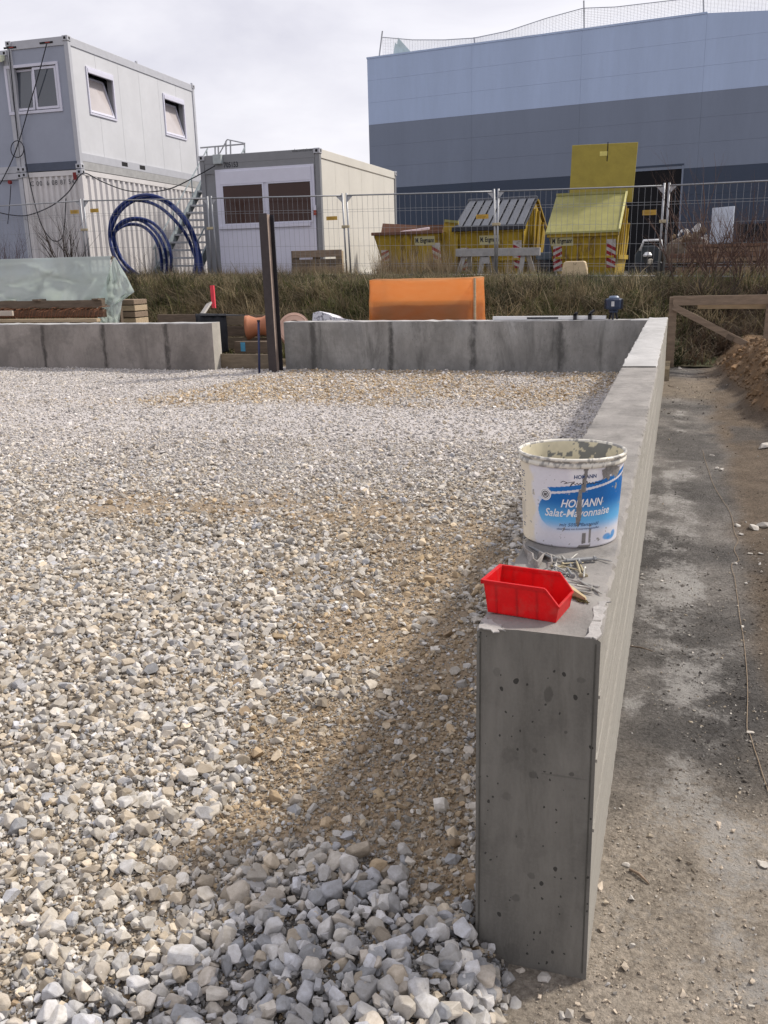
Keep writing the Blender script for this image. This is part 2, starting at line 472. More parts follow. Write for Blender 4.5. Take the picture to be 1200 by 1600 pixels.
tys = np.concatenate([np.arange(-2.0, 0.8, 0.15), growing(0.8, 14.1, 0.022, 1.004, 0.06)])
dirt_track = sheet('dirt_track', txs, tys, z_track, M_track, track_tint)
dirt_track['_w'] = (0, 0, 0)

def bank_tint(x, y):
    n = vnoise(x, y, 0.8, 41, 4)
    a = np.array([0.085, 0.070, 0.045]); b = np.array([0.055, 0.065, 0.028])
    w = sstep(-0.3, 0.4, n)[:, None]
    return a * (1 - w) + b * w
M_bank = tinted('bank_soil', nscale=14, var=0.3, bump=0.6, bdist=0.03)
bank = sheet('grass_bank', np.arange(-22, 14, 0.14), np.concatenate([np.arange(13.2, 18.4, 0.12)]), z_bank, M_bank, bank_tint)
bank['_w'] = (0, 0, 0)
M_yard = surf('yard_ground', (0.16, 0.145, 0.125), rough=0.95, var=0.25, scale=0.8, bump=0.5, bscale=8, bdist=0.04)
yard = sheet('yard_ground', np.array([-400, -60, -20, -12, -6, 0, 6, 12, 40, 400.]), np.array([17.4, 18.3, 22, 28, 40, 80, 420.]), lambda x, y: z_yard(x) - 0.012 - 0.10 * (y < 18), M_yard)

# ------------------------------------------------------------------ stones
def hull_mesh(name, n, seed, flat=0.62, bev=0.0):
    r = random.Random(seed); bm = bmesh.new()
    ax = (1.0, r.uniform(0.62, 0.95), r.uniform(flat - 0.12, flat + 0.16))
    for i in range(n):
        z = r.uniform(-1, 1); a = r.uniform(0, 2 * math.pi); q = math.sqrt(1 - z * z); k = r.uniform(0.90, 1.04)
        v = Vector((q * math.cos(a), q * math.sin(a), z)) * k
        if r.random() < 0.85:                     # squarish broken faces
            m = max(abs(v.x), abs(v.y), abs(v.z)); v = v.lerp(v / m * 0.90, 0.62)
        bm.verts.new((v.x * ax[0], v.y * ax[1], v.z * ax[2]))
    h = bmesh.ops.convex_hull(bm, input=bm.verts)
    bmesh.ops.delete(bm, geom=[g for g in h.get('geom_interior', []) if isinstance(g, bmesh.types.BMVert)], context='VERTS')
    bmesh.ops.dissolve_limit(bm, angle_limit=R_(24), verts=bm.verts, edges=bm.edges)
    if bev > 0: bmesh.ops.bevel(bm, geom=bm.edges[:] , offset=bev, segments=1, affect='EDGES', profile=0.6)
    bmesh.ops.triangulate(bm, faces=bm.faces)
    bmesh.ops.recalc_face_normals(bm, faces=bm.faces)
    me = bpy.data.meshes.new(name); bm.to_mesh(me); bm.free(); return me

def stone_mat(name, mode):
    t = NT(name)
    if mode == 'INSTANCER':
        a = t.n('ShaderNodeAttribute'); a.attribute_name = 'tint'; a.attribute_type = 'INSTANCER'; k = a.outputs['Color']
    else:
        a = t.n('ShaderNodeObjectInfo'); k = a.outputs['Color']
    sc = t.n('ShaderNodeTexCoord'); ge = t.n('ShaderNodeNewGeometry')
    n1 = t.noise(45, 6, 0.7, vec=ge.outputs['Position']); n2 = t.noise(220, 4, 0.7, vec=ge.outputs['Position'])
    k = t.mix(t.ramp(n1, 0.35, 0.68), t.mix(1.0, k, (0.80, 0.77, 0.72), 'MULTIPLY'), t.mix(1.0, k, (1.12, 1.11, 1.10), 'MULTIPLY'))
    k = t.mix(t.math('MULTIPLY', t.ramp(n2, 0.5, 0.75), 0.35), k, t.mix(1.0, k, (0.72, 0.66, 0.58), 'MULTIPLY'))
    t.col(k); t.set(Roughness=0.88); t.b.inputs['Specular IOR Level'].default_value = 0.3
    bp = t.n('ShaderNodeBump'); bp.inputs['Strength'].default_value = 0.45; bp.inputs['Distance'].default_value = 0.002
    t.l(n2, bp.inputs['Height']); t.l(bp.outputs[0], t.b.inputs['Normal'])
    return t.m
M_stone_i = stone_mat('limestone_chips', 'INSTANCER'); M_stone_o = stone_mat('limestone', 'OBJECT')

def proto_collection(name, meshes, mat):
    c = bpy.data.collections.new(name)
    for i, me in enumerate(meshes):
        me.materials.clear(); me.materials.append(mat)
        o = bpy.data.objects.new('%s_%02d' % (name, i), me); c.objects.link(o)
    return c

def scatter(name, pts, rot, scl, idx, tint, coll, parent):
    """one 'stuff' object: a mesh of points with an instance of the collection's meshes on each"""
    me = bpy.data.meshes.new(name); n = len(pts)
    me.vertices.add(n); me.vertices.foreach_set('co', np.asarray(pts, np.float32).ravel())
    for nm, typ, key, arr in (('rot', 'FLOAT_VECTOR', 'vector', rot), ('scl', 'FLOAT_VECTOR', 'vector', scl), ('pick', 'INT', 'value', idx),
                              ('tint', 'FLOAT_COLOR', 'color', np.concatenate([tint, np.ones((n, 1))], 1))):
        at = me.attributes.new(nm, typ, 'POINT')
        at.data.foreach_set(key, np.asarray(arr, np.int32 if typ == 'INT' else np.float32).ravel())
    o = bpy.data.objects.new(name, me); COL.objects.link(o)
    if parent is not None: o.parent = parent
    o['kind'] = 'stuff'
    ng = bpy.data.node_groups.new(name, 'GeometryNodeTree')
    ng.interface.new_socket('Geometry', in_out='INPUT', socket_type='NodeSocketGeometry')
    ng.interface.new_socket('Geometry', in_out='OUTPUT', socket_type='NodeSocketGeometry')
    N = ng.nodes; gi = N.new('NodeGroupInput'); go = N.new('NodeGroupOutput')
    m2p = N.new('GeometryNodeMeshToPoints'); ci = N.new('GeometryNodeCollectionInfo'); ci.inputs[0].default_value = coll
    ci.inputs['Separate Children'].default_value = True; ci.inputs['Reset Children'].default_value = True
    iop = N.new('GeometryNodeInstanceOnPoints'); iop.inputs['Pick Instance'].default_value = True
    def na(nm, typ):
        a = N.new('GeometryNodeInputNamedAttribute'); a.data_type = typ; a.inputs['Name'].default_value = nm; return a.outputs[0]
    L = ng.links.new
    L(gi.outputs[0], m2p.inputs[0]); L(m2p.outputs[0], iop.inputs['Points']); L(ci.outputs[0], iop.inputs['Instance'])
    L(na('pick', 'INT'), iop.inputs['Instance Index'])
    e2r = N.new('FunctionNodeEulerToRotation'); L(na('rot', 'FLOAT_VECTOR'), e2r.inputs[0]); L(e2r.outputs[0], iop.inputs['Rotation'])
    L(na('scl', 'FLOAT_VECTOR'), iop.inputs['Scale']); L(iop.outputs[0], go.inputs[0])
    md = o.modifiers.new('scatter', 'NODES'); md.node_group = ng
    return o

PAL = {'warm': [(0.50, 0.47, 0.425), (0.43, 0.405, 0.365), (0.56, 0.54, 0.505), (0.37, 0.325, 0.265), (0.46, 0.45, 0.435), (0.49, 0.43, 0.345)],
       'grey': [(0.40, 0.40, 0.405), (0.47, 0.465, 0.46), (0.33, 0.34, 0.36), (0.44, 0.45, 0.48), (0.42, 0.385, 0.34), (0.52, 0.52, 0.53)],
       'far': [(0.50, 0.48, 0.47), (0.42, 0.41, 0.41), (0.57, 0.55, 0.54), (0.37, 0.355, 0.35), (0.52, 0.48, 0.43), (0.62, 0.60, 0.59)],
       'tan': [(0.46, 0.365, 0.25), (0.40, 0.31, 0.205), (0.52, 0.44, 0.33), (0.34, 0.26, 0.175), (0.50, 0.46, 0.40), (0.44, 0.345, 0.225)]}
PAL = {k: np.array(v) for k, v in PAL.items()}
def tints(x, y, z4, rng):
    sand, far, tan, blue = z4; n = len(x); u = rng.random(n); i = rng.integers(0, 6, n)
    c = PAL['warm'][i].copy()
    m = u < 0.16 + 0.70 * blue; c[m] = PAL['grey'][i[m]]  # heap stones drawn greyer, the wall's bluish shade in their colour
    u2 = rng.random(n); m = u2 < 0.85 * far; c[m] = PAL['far'][i[m]]
    u3 = rng.random(n); m = u3 < np.maximum(0.72 * tan, 0.40 * sand); c[m] = PAL['tan'][i[m]]
    return np.clip(c * 1.10 * rng.uniform(0.68, 1.20, (n, 1)), 0, .82)

def sample(x0, x1, y0, y1, dens, rng):
    n = int((x1 - x0) * (y1 - y0) * dens); return rng.uniform(x0, x1, n), rng.uniform(y0, y1, n)
bx, by, bs = [], [], []
for (x0, x1, y0, y1, dens, med, sg) in ((-3.4, -0.12, 0.55, 4.0, 4300, 0.0102, 0.46), (-6.2, -0.36, 3.9, 7.0, 2900, 0.0108, 0.44), (-11.5, -0.36, 7.0, 11.68, 1500, 0.0122, 0.38),
                                        (-4.6, -3.4, 2.6, 3.95, 2900, 0.0110, 0.44), (-9.0, -6.2, 3.0, 7.0, 1200, 0.014, 0.34), (-6.5, -3.4, 1.0, 4.0, 1500, 0.012, 0.42)):
    x, y = sample(x0, x1, y0, y1, dens, RNG); s = med * np.exp(sg * RNG.standard_normal(len(x)))
    bx.append(x); by.append(y); bs.append(s)
x = np.concatenate(bx); y = np.concatenate(by); s = np.clip(np.concatenate(bs), 0.006, 0.050)
Z4 = zones(x, y); sand, far, tan, blue = Z4
s = s * (1 - 0.30 * far * (1 - tan)) * (1 + 0.12 * tan) * (1 + 0.50 * blue)
s = np.where(s > .027, .027 + (s - .027) * .25, s)
keep = RNG.random(len(x)) > np.clip(0.95 * sand, 0, 0.83) * (1 - tan)
keep &= ~((x > -0.345 - s * 0.6) & (y > 1.61 - s * 0.7))                      # not inside the wall
keep &= ~((x > -0.30) & (RNG.random(len(x)) < sstep(-0.30, -0.13, x)))      # thins out towards the dirt
keep &= RNG.random(len(x)) < np.where((blue > .4) , 0.58, 1.0)
x, y, s = x[keep], y[keep], s[keep]; Z4 = tuple(a[keep] for a in Z4)
blue = Z4[3]
z = z_gravel(x, y) + s * RNG.uniform(-0.02, 0.60, len(x)) + blue * RNG.uniform(0, 0.022, len(x))
rot = np.stack([RNG.normal(0, 0.45, len(x)), RNG.normal(0, 0.45, len(x)), RNG.uniform(0, 6.283, len(x))], -1)
scl = s[:, None] * RNG.uniform(0.82, 1.18, (len(x), 3))
tn = tints(x, y, Z4, RNG)
pp = to_px(np.stack([x, y, z], -1))
infr = (pp[:, 2] > 0.3) & (pp[:, 0] > -5) & (pp[:, 0] < 1200) & (pp[:, 1] < 1605)
big = np.where(infr, s / np.maximum(pp[:, 2], 0.3), 0)
order = np.argsort(-big); top = order[:290]; rest = order[290:]
BIGM = []
for i in range(14):
    me = hull_mesh('stone', 19, 300 + i, 0.66, 0.055); me.materials.append(M_stone_o); BIGM.append(me)
for i in top:
    o = bpy.data.objects.new('stone', BIGM[RNG.integers(0, 14)]); COL.objects.link(o); o.parent = gravel_ground
    o.location = (x[i], y[i], z[i]); o.rotation_euler = rot[i]; o.scale = scl[i]; o.color = (*tn[i], 1)
CHIPS = proto_collection('chip', [hull_mesh('chip', 17, 40 + i, 0.62, 0.045 if i % 2 else 0.0) for i in range(14)], M_stone_i)
gravel = scatter('gravel', np.stack([x, y, z], -1)[rest], rot[rest], scl[rest], RNG.integers(0, 14, len(rest)), tn[rest], CHIPS, gravel_ground)
# fines between the stones
fx, fy = [], []
for (x0, x1, y0, y1, dens) in ((-1.7, -0.05, 0.95, 2.7, 19000), (-3.0, -0.36, 2.7, 4.6, 8000), (-4.6, -0.36, 4.6, 7.0, 2600)):
    a, b = sample(x0, x1, y0, y1, dens, RNG); fx.append(a); fy.append(b)
x = np.concatenate(fx); y = np.concatenate(fy)
k = ~((x > -0.345) & (y > 1.60)); x, y = x[k], y[k]
Z4 = zones(x, y); s = 0.0040 * np.exp(0.50 * RNG.standard_normal(len(x))); s = np.clip(s, 0.0015, 0.012)
tn = tints(x, y, (np.maximum(Z4[0] * 1.5, .6), *Z4[1:]), RNG) * 0.74
FINE = proto_collection('crumb', [hull_mesh('crumb', 9, 90 + i, 0.7) for i in range(6)], M_stone_i)
scatter('grit', np.stack([x, y, z_gravel(x, y) + s * 0.3], -1), np.stack([RNG.normal(0, .5, len(x)), RNG.normal(0, .5, len(x)), RNG.uniform(0, 6.28, len(x))], -1),
        s[:, None] * RNG.uniform(.8, 1.2, (len(x), 3)), RNG.integers(0, 6, len(x)), tn, FINE, gravel_ground)
# crumbs and pebbles on the dirt track
fx, fy = [], []
for (x0, x1, y0, y1, dens) in ((-0.20, 0.75, 1.15, 2.6, 8000), (-0.10, 1.1, 2.6, 5.0, 4500), (-0.1, 2.6, 5.0, 13.0, 420)):
    a, b = sample(x0, x1, y0, y1, dens, RNG); fx.append(a); fy.append(b)
x = np.concatenate(fx); y = np.concatenate(fy)
k = (RNG.random(len(x)) < np.clip(0.45 + 0.9 * vnoise(x, y, 2.0, 51), 0.08, 1)) & ~((x < -0.095) & (y > 1.6)); x, y = x[k], y[k]
s = np.clip(0.0022 * np.exp(0.6 * RNG.standard_normal(len(x))), 0.0012, 0.016) * (1 + 0.8 * sstep(5, 9, y))
tc = track_tint(x, y)[:, :3]; u = RNG.random((len(x), 1))
tn = np.where(u < 0.72, tc * RNG.uniform(0.75, 1.25, (len(x), 1)), PAL['warm'][RNG.integers(0, 6, len(x))] * RNG.uniform(.7, 1.05, (len(x), 1)))
scatter('crumbs', np.stack([x, y, z_track(x, y) + s * 0.3], -1), np.stack([RNG.normal(0, .5, len(x)), RNG.normal(0, .5, len(x)), RNG.uniform(0, 6.28, len(x))], -1),
        s[:, None] * RNG.uniform(.8, 1.2, (len(x), 3)), RNG.integers(0, 6, len(x)), tn, FINE, dirt_track)
# clods on the spoil heap
x, y = sample(0.45, 2.6, 7.4, 13.4, 420, RNG); k = z_track(x, y) > 0.08; x, y = x[k], y[k]
s = np.clip(0.016 * np.exp(0.55 * RNG.standard_normal(len(x))), 0.006, 0.07)
scatter('clods', np.stack([x, y, z_track(x, y) + s * 0.1], -1), np.stack([RNG.normal(0, .6, len(x)), RNG.normal(0, .6, len(x)), RNG.uniform(0, 6.28, len(x))], -1),
        s[:, None] * RNG.uniform(.7, 1.3, (len(x), 3)), RNG.integers(0, 14, len(x)), np.clip(track_tint(x, y)[:, :3] * RNG.uniform(.7, 1.35, (len(x), 1)), 0, 1), CHIPS, dirt_track)
# single pale stones one can pick out along the track
for (px, py, r) in ((1193, 822, .042), (1178, 826, .04), (1152, 822, .026), (1157, 836, .020), (1148, 881, .018), (1172, 866, .016), (1189, 866, .016), (1172, 1146, .016), (1128, 735, .03),
                    (1112, 712, .026), (1120, 733, .03), (1004, 904, .016), (1034, 908, .012), (1003, 915, .014), (1003, 898, .012), (1093, 566, .05), (1062, 575, .05), (1192, 1352, .02), (978, 1352, .012),
                    (1160, 980, .012), (1165, 912, .014), (1195, 700, .07), (878, 1587, .012), (850, 1530, .022)):
    z0 = 0.0
    for _ in range(4):
        q = PZ(px, py, z0); z0 = float(z_track(q[0], q[1]))
    o = bpy.data.objects.new('stone', BIGM[(px + py) % 14]); COL.objects.link(o); o.parent = dirt_track
    o.location = (q[0], q[1], z0 + r * 0.2); o.rotation_euler = (0.2, -0.1, px * 0.7); o.scale = (r, r * 0.8, r * 0.55); o.color = (0.52, 0.50, 0.47, 1)
# ------------------------------------------------------------------ concrete foundation walls
def concrete(name, c, stain=0.35, streak=(1, 1, 1), pores=0.0, rough=0.85, dark=(0.10, 0.095, 0.085), joints=None, sscale=3.0, damp=0.0, bump=0.25, mott=(0.80, 1.14), spots=None):
    t = NT(name)
    a = t.noise(sscale, 7, 0.62, stretch=streak); b = t.noise(26, 5, 0.65, stretch=streak); d = t.noise(150, 3, 0.6)
    k = t.mix(t.ramp(a, 0.32, 0.68), sc3(c, mott[0]), sc3(c, mott[1]))
    k = t.mix(t.math('MULTIPLY', t.ramp(b, 0.45, 0.72), 0.40), k, sc3(c, 0.70))
    k = t.mix(t.math('MULTIPLY', t.ramp(d, 0.4, 0.7), 0.25), k, sc3(c, 1.25))
    if stain > 0:
        e = t.noise(2.2, 9, 0.75, stretch=(streak[0], streak[1], streak[2] * 0.6), dist=0.6)
        k = t.mix(t.math('MULTIPLY', t.ramp(e, 0.52, 0.66), stain), k, dark)
    h = d
    if pores > 0:
        for sc, th in ((34, 0.13), (75, 0.15)):
            v = t.n('ShaderNodeTexVoronoi'); v.inputs['Scale'].default_value = sc; v.inputs['Randomness'].default_value = 1.0
            wv = t.n('ShaderNodeTexNoise'); wv.inputs['Scale'].default_value = 40; t.l(t.oc(), wv.inputs['Vector']); mv = t.n('ShaderNodeVectorMath'); mv.operation = 'MULTIPLY_ADD'; mv.inputs[1].default_value = (.012, .012, .012); t.l(wv.outputs['Color'], mv.inputs[0]); t.l(t.oc((1, 1, 0.8)), mv.inputs[2]); t.l(mv.outputs[0], v.inputs['Vector'])
            cv = t.n('ShaderNodeSeparateColor'); t.l(v.outputs['Color'], cv.inputs[0])
            pick = t.math('GREATER_THAN', cv.outputs[0], 0.74)
            m = t.math('MULTIPLY', t.math('LESS_THAN', v.outputs['Distance'], th * 1.2), pick)
            k = t.mix(t.math('MULTIPLY', m, pores), k, (0.035, 0.033, 0.030))
    if joints:                                   # damp streaks running down below each formwork joint
        ox, period = joints
        ge = t.n('ShaderNodeNewGeometry'); sp = t.n('ShaderNodeSeparateXYZ'); t.l(ge.outputs['Position'], sp.inputs[0])
        wob = t.noise(9, 4, 0.6, stretch=(1, 1, 0.5))
        xx = t.math('ADD', t.math('ADD', sp.outputs[0], -ox), t.math('MULTIPLY', t.math('ADD', wob, -0.5), 0.16))
        pp = t.math('ABSOLUTE', t.math('SUBTRACT', t.math('FRACT', t.math('DIVIDE', xx, period)), 0.5))
        m = t.ramp(pp, 0.012, 0.05, (1, 1, 1, 1), (0, 0, 0, 1))
        k = t.mix(t.math('MULTIPLY', m, t.math('MULTIPLY', t.ramp(t.noise(5, 5, 0.7), 0.28, 0.5), 0.85)), k, sc3(c, 0.26))
    if damp > 0:
        q = t.noise(1.3, 8, 0.7, stretch=(1, 1, 1.4)); k = t.mix(t.math('MULTIPLY', t.ramp(q, 0.50, 0.60), damp), k, sc3(c, 0.42))
    if spots:
        ge2 = t.n('ShaderNodeNewGeometry'); sp2 = t.n('ShaderNodeSeparateXYZ'); t.l(ge2.outputs['Position'], sp2.inputs[0]); wn = t.math('MULTIPLY', t.math('SUBTRACT', t.noise(75, 6, .7), .5), 2.2)
        for (X, Z, rx, rz, amt) in spots:
            a_ = t.math('POWER', t.math('DIVIDE', t.math('SUBTRACT', sp2.outputs[0], X), rx), 2.0); b_ = t.math('POWER', t.math('DIVIDE', t.math('SUBTRACT', sp2.outputs[2], Z), rz), 2.0)
            k = t.mix(t.math('MULTIPLY', t.ramp(t.math('ADD', t.math('ADD', a_, b_), wn), .55, 1.15, (1, 1, 1, 1), (0, 0, 0, 1)), amt * .7), k, sc3(c, .36))
    t.col(k); t.set(Roughness=rough); t.b.inputs['Specular IOR Level'].default_value = 0.3
    t.bump(t.noise(70, 8, 0.75, stretch=streak), bump * 1.8, 0.005)
    return t.m
_sp = [(*PY(px, py, 1.614)[[0, 2]], rx, rz, am) for px, py, rx, rz, am in ((857, 1085, .010, .020, .75), (835, 1173, .006, .007, .6), (833, 1210, .010, .011, .75), (878, 1213, .055, .0025, .45), (893, 1210, .006, .005, .9), (884, 1144, .004, .004, .9), (908, 1063, .009, .007, .5), (796, 1180, .018, .02, .35), (830, 1368, .009, .009, .6), (806, 1403, .010, .010, .6), (776, 1050, .008, .012, .4), (792, 1245, .012, .012, .35), (812, 1310, .011, .03, .3), (800, 1490, .02, .03, .3))]
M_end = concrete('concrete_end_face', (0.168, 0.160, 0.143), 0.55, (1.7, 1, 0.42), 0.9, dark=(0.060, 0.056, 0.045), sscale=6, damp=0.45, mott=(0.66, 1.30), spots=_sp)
M_top = concrete('concrete_top', (0.250, 0.235, 0.220), 0.55, (1.3, 0.8, 1), 0.2, rough=0.75, sscale=6, mott=(.70, 1.25))
M_topfar = concrete('concrete_top_dry', (0.41, 0.405, 0.40), 0.35, (1, 0.7, 1), 0)
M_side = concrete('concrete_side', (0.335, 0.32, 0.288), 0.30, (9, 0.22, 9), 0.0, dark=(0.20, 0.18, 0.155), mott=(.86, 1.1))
M_far = concrete('concrete_far_face', (0.27, 0.265, 0.255), 0.62, (1.3, 1, 0.55), 0.45, dark=(0.085, 0.085, 0.08), joints=(-4.255, 1.14), damp=0.30, mott=(.68, 1.3))
M_left = concrete('concrete_left_face', (0.255, 0.230, 0.21), 0.50, (1.2, 1, 0.6), 0.35, dark=(0.11, 0.10, 0.09), joints=(-8.635, 1.07), damp=0.40, mott=(.75, 1.2))

def wall_run(a, b, z0, z1, thick, mats, step, parent, name, amp=0.0025, cham=0.008, seed=0):
    """a wall from a to b (left side line), thickness to the right of the direction; faces: left side, top, right side, two ends = materials 0..3"""
    a = Vector(a); b = Vector(b); L = (b - a).length; d = (b - a).normalized(); s = Vector((d.y, -d.x, 0))
    sec = [(0, z0), (0, z0 + (z1 - z0) * .33), (0, z0 + (z1 - z0) * .66), (0, z1 - cham), (cham, z1), (thick * .33, z1), (thick * .66, z1), (thick - cham, z1), (thick, z1 - cham),
           (thick, z0 + (z1 - z0) * .66), (thick, z0 + (z1 - z0) * .33), (thick, z0)]
    fm = [0, 0, 0, 1, 1, 1, 1, 1, 2, 2, 2]
    n = max(2, int(L / step)); mb = MB(); rg = random.Random(seed)
    for i in range(n + 1):
        p = a + d * (L * i / n)
        for k, (u, z) in enumerate(sec):
            j = amp * (1.0 if k in (3, 4, 7, 8) else 0.4)
            mb.v.append((p.x + s.x * (u + rg.gauss(0, j)), p.y + s.y * (u + rg.gauss(0, j)), z + rg.gauss(0, j) * (0 if z == z0 else 1)))
    m = len(sec)
    for i in range(n + 1):                       # chipped arrises
        for k in (3, 4, 7, 8):
            if i and rg.random() < 0.08:
                x, y, z = mb.v[i * m + k]; q = rg.uniform(.003, .010); sg = 1 if k < 5 else -1; mb.v[i * m + k] = (x + s.x * q * sg, y + s.y * q * sg, z - q * .7)
    for i in range(n):
        for k in range(m - 1):
            q = i * m + k
            mb.f.append((q, q + 1, q + m + 1, q + m)); mb.mi.append(fm[k])
    mb.f.append(tuple(range(m))); mb.mi.append(3)
    mb.f.append(tuple(n * m + k for k in range(m))[::-1]); mb.mi.append(3)
    return mb.build(name, mats, parent, world=True, auto=30)

WT = 0.79
w1 = thing('foundation_wall', 'long L-shaped grey concrete foundation wall carrying the bucket and the red bin', 'wall', (-0.22, 1.614, 0))
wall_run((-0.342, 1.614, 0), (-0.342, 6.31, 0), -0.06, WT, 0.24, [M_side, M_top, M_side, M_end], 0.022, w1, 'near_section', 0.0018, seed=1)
wall_run((-0.340, 6.312, 0), (-0.340, 11.94, 0), -0.06, WT + 0.010, 0.232, [M_far, M_topfar, M_side, M_end], 0.10, w1, 'far_section', 0.003, seed=2)
wall_run((-5.255, 11.94, 0), (-0.342, 11.94, 0), -0.06, WT, 0.24, [M_far, M_topfar, M_far, M_side], 0.10, w1, 'end_section', 0.003, seed=3)
mb = MB()
for px in (500, 611, 735, 862):
    q = PY(px, 540, 11.70); mb.bar((q[0], 11.6985, 0.05), (q[0] + 0.01, 11.6985, WT - 0.01), 0.012, 0.006, up=(0, -1, 0))
mb.build('formwork_joint', M_far, w1)
mb = MB()
for x in (-0.3345, -0.1105): mb.box((x - .0012, 1.6125, 0.02), (x + .0012, 1.6155, WT - .012))
mb.build('chamfer_mark', surf('dark_concrete_edge', (.075, .072, .062), rough=.9, var=.3, scale=30), w1)
mb = MB()                                      # board marks along the sunlit flank
for z in (0.66, 0.52, 0.36):
    mb.bar((-0.1015, 1.63, z), (-0.1015, 6.3, z + 0.004), 0.004, 0.007)
mb.build('board_mark', M_side, w1)
w2 = thing('foundation_wall', 'separate grey concrete foundation wall in front of the green sheet', 'wall', (-8, 11.6, 0))
wall_run((-14.2, 11.75, 0), (-6.28, 11.75, 0), -0.06, WT, 0.24, [M_left, M_topfar, M_left, concrete('concrete_end_pale', (0.42, 0.40, 0.36), 0.1)], 0.10, w2, 'wall_body', 0.003, seed=4)  # end face paler than the long faces
mb = MB()
for px in (68, 163, 258):
    q = PY(px, 540, 11.51); mb.bar((q[0], 11.5085, 0.08), (q[0] + 0.008, 11.5085, WT - 0.01), 0.012, 0.006, up=(0, -1, 0))
mb.build('formwork_joint', M_left, w2)
# dried mortar smears on the wall top
M_plaster = surf('dried_mortar', (0.37, 0.355, 0.34), rough=0.95, var=0.22, scale=30, bump=0.6, bscale=120)
def smear(poly, z, h, seed, mat, label, parent):
    rg = random.Random(seed); pts = []
    n = len(poly)
    for i in range(n):
        a = Vector(poly[i]); b = Vector(poly[(i + 1) % n])
        for k in range(5):
            p = a.lerp(b, k / 5); pts.append(Vector((p.x + rg.gauss(0, .0035), p.y + rg.gauss(0, .0035), z)))
    mb = MB(); mb.prism(pts, (0, 0, h))
    return mb.build(label, mat, parent)
def top_pt(px, py, z=WT): q = PZ(px, py, z); return (q[0], q[1], z)
smear([top_pt(*p) for p in ((917, 996), (926, 955), (938, 940), (950, 940), (944, 962), (934, 999))], WT - 0.001, 0.0028, 5, M_plaster, 'mortar_smear', w1)
smear([top_pt(*p) for p in ((748, 980), (760, 966), (772, 972), (790, 985), (775, 987))], WT - 0.001, 0.0022, 6, M_plaster, 'mortar_smear', w1)

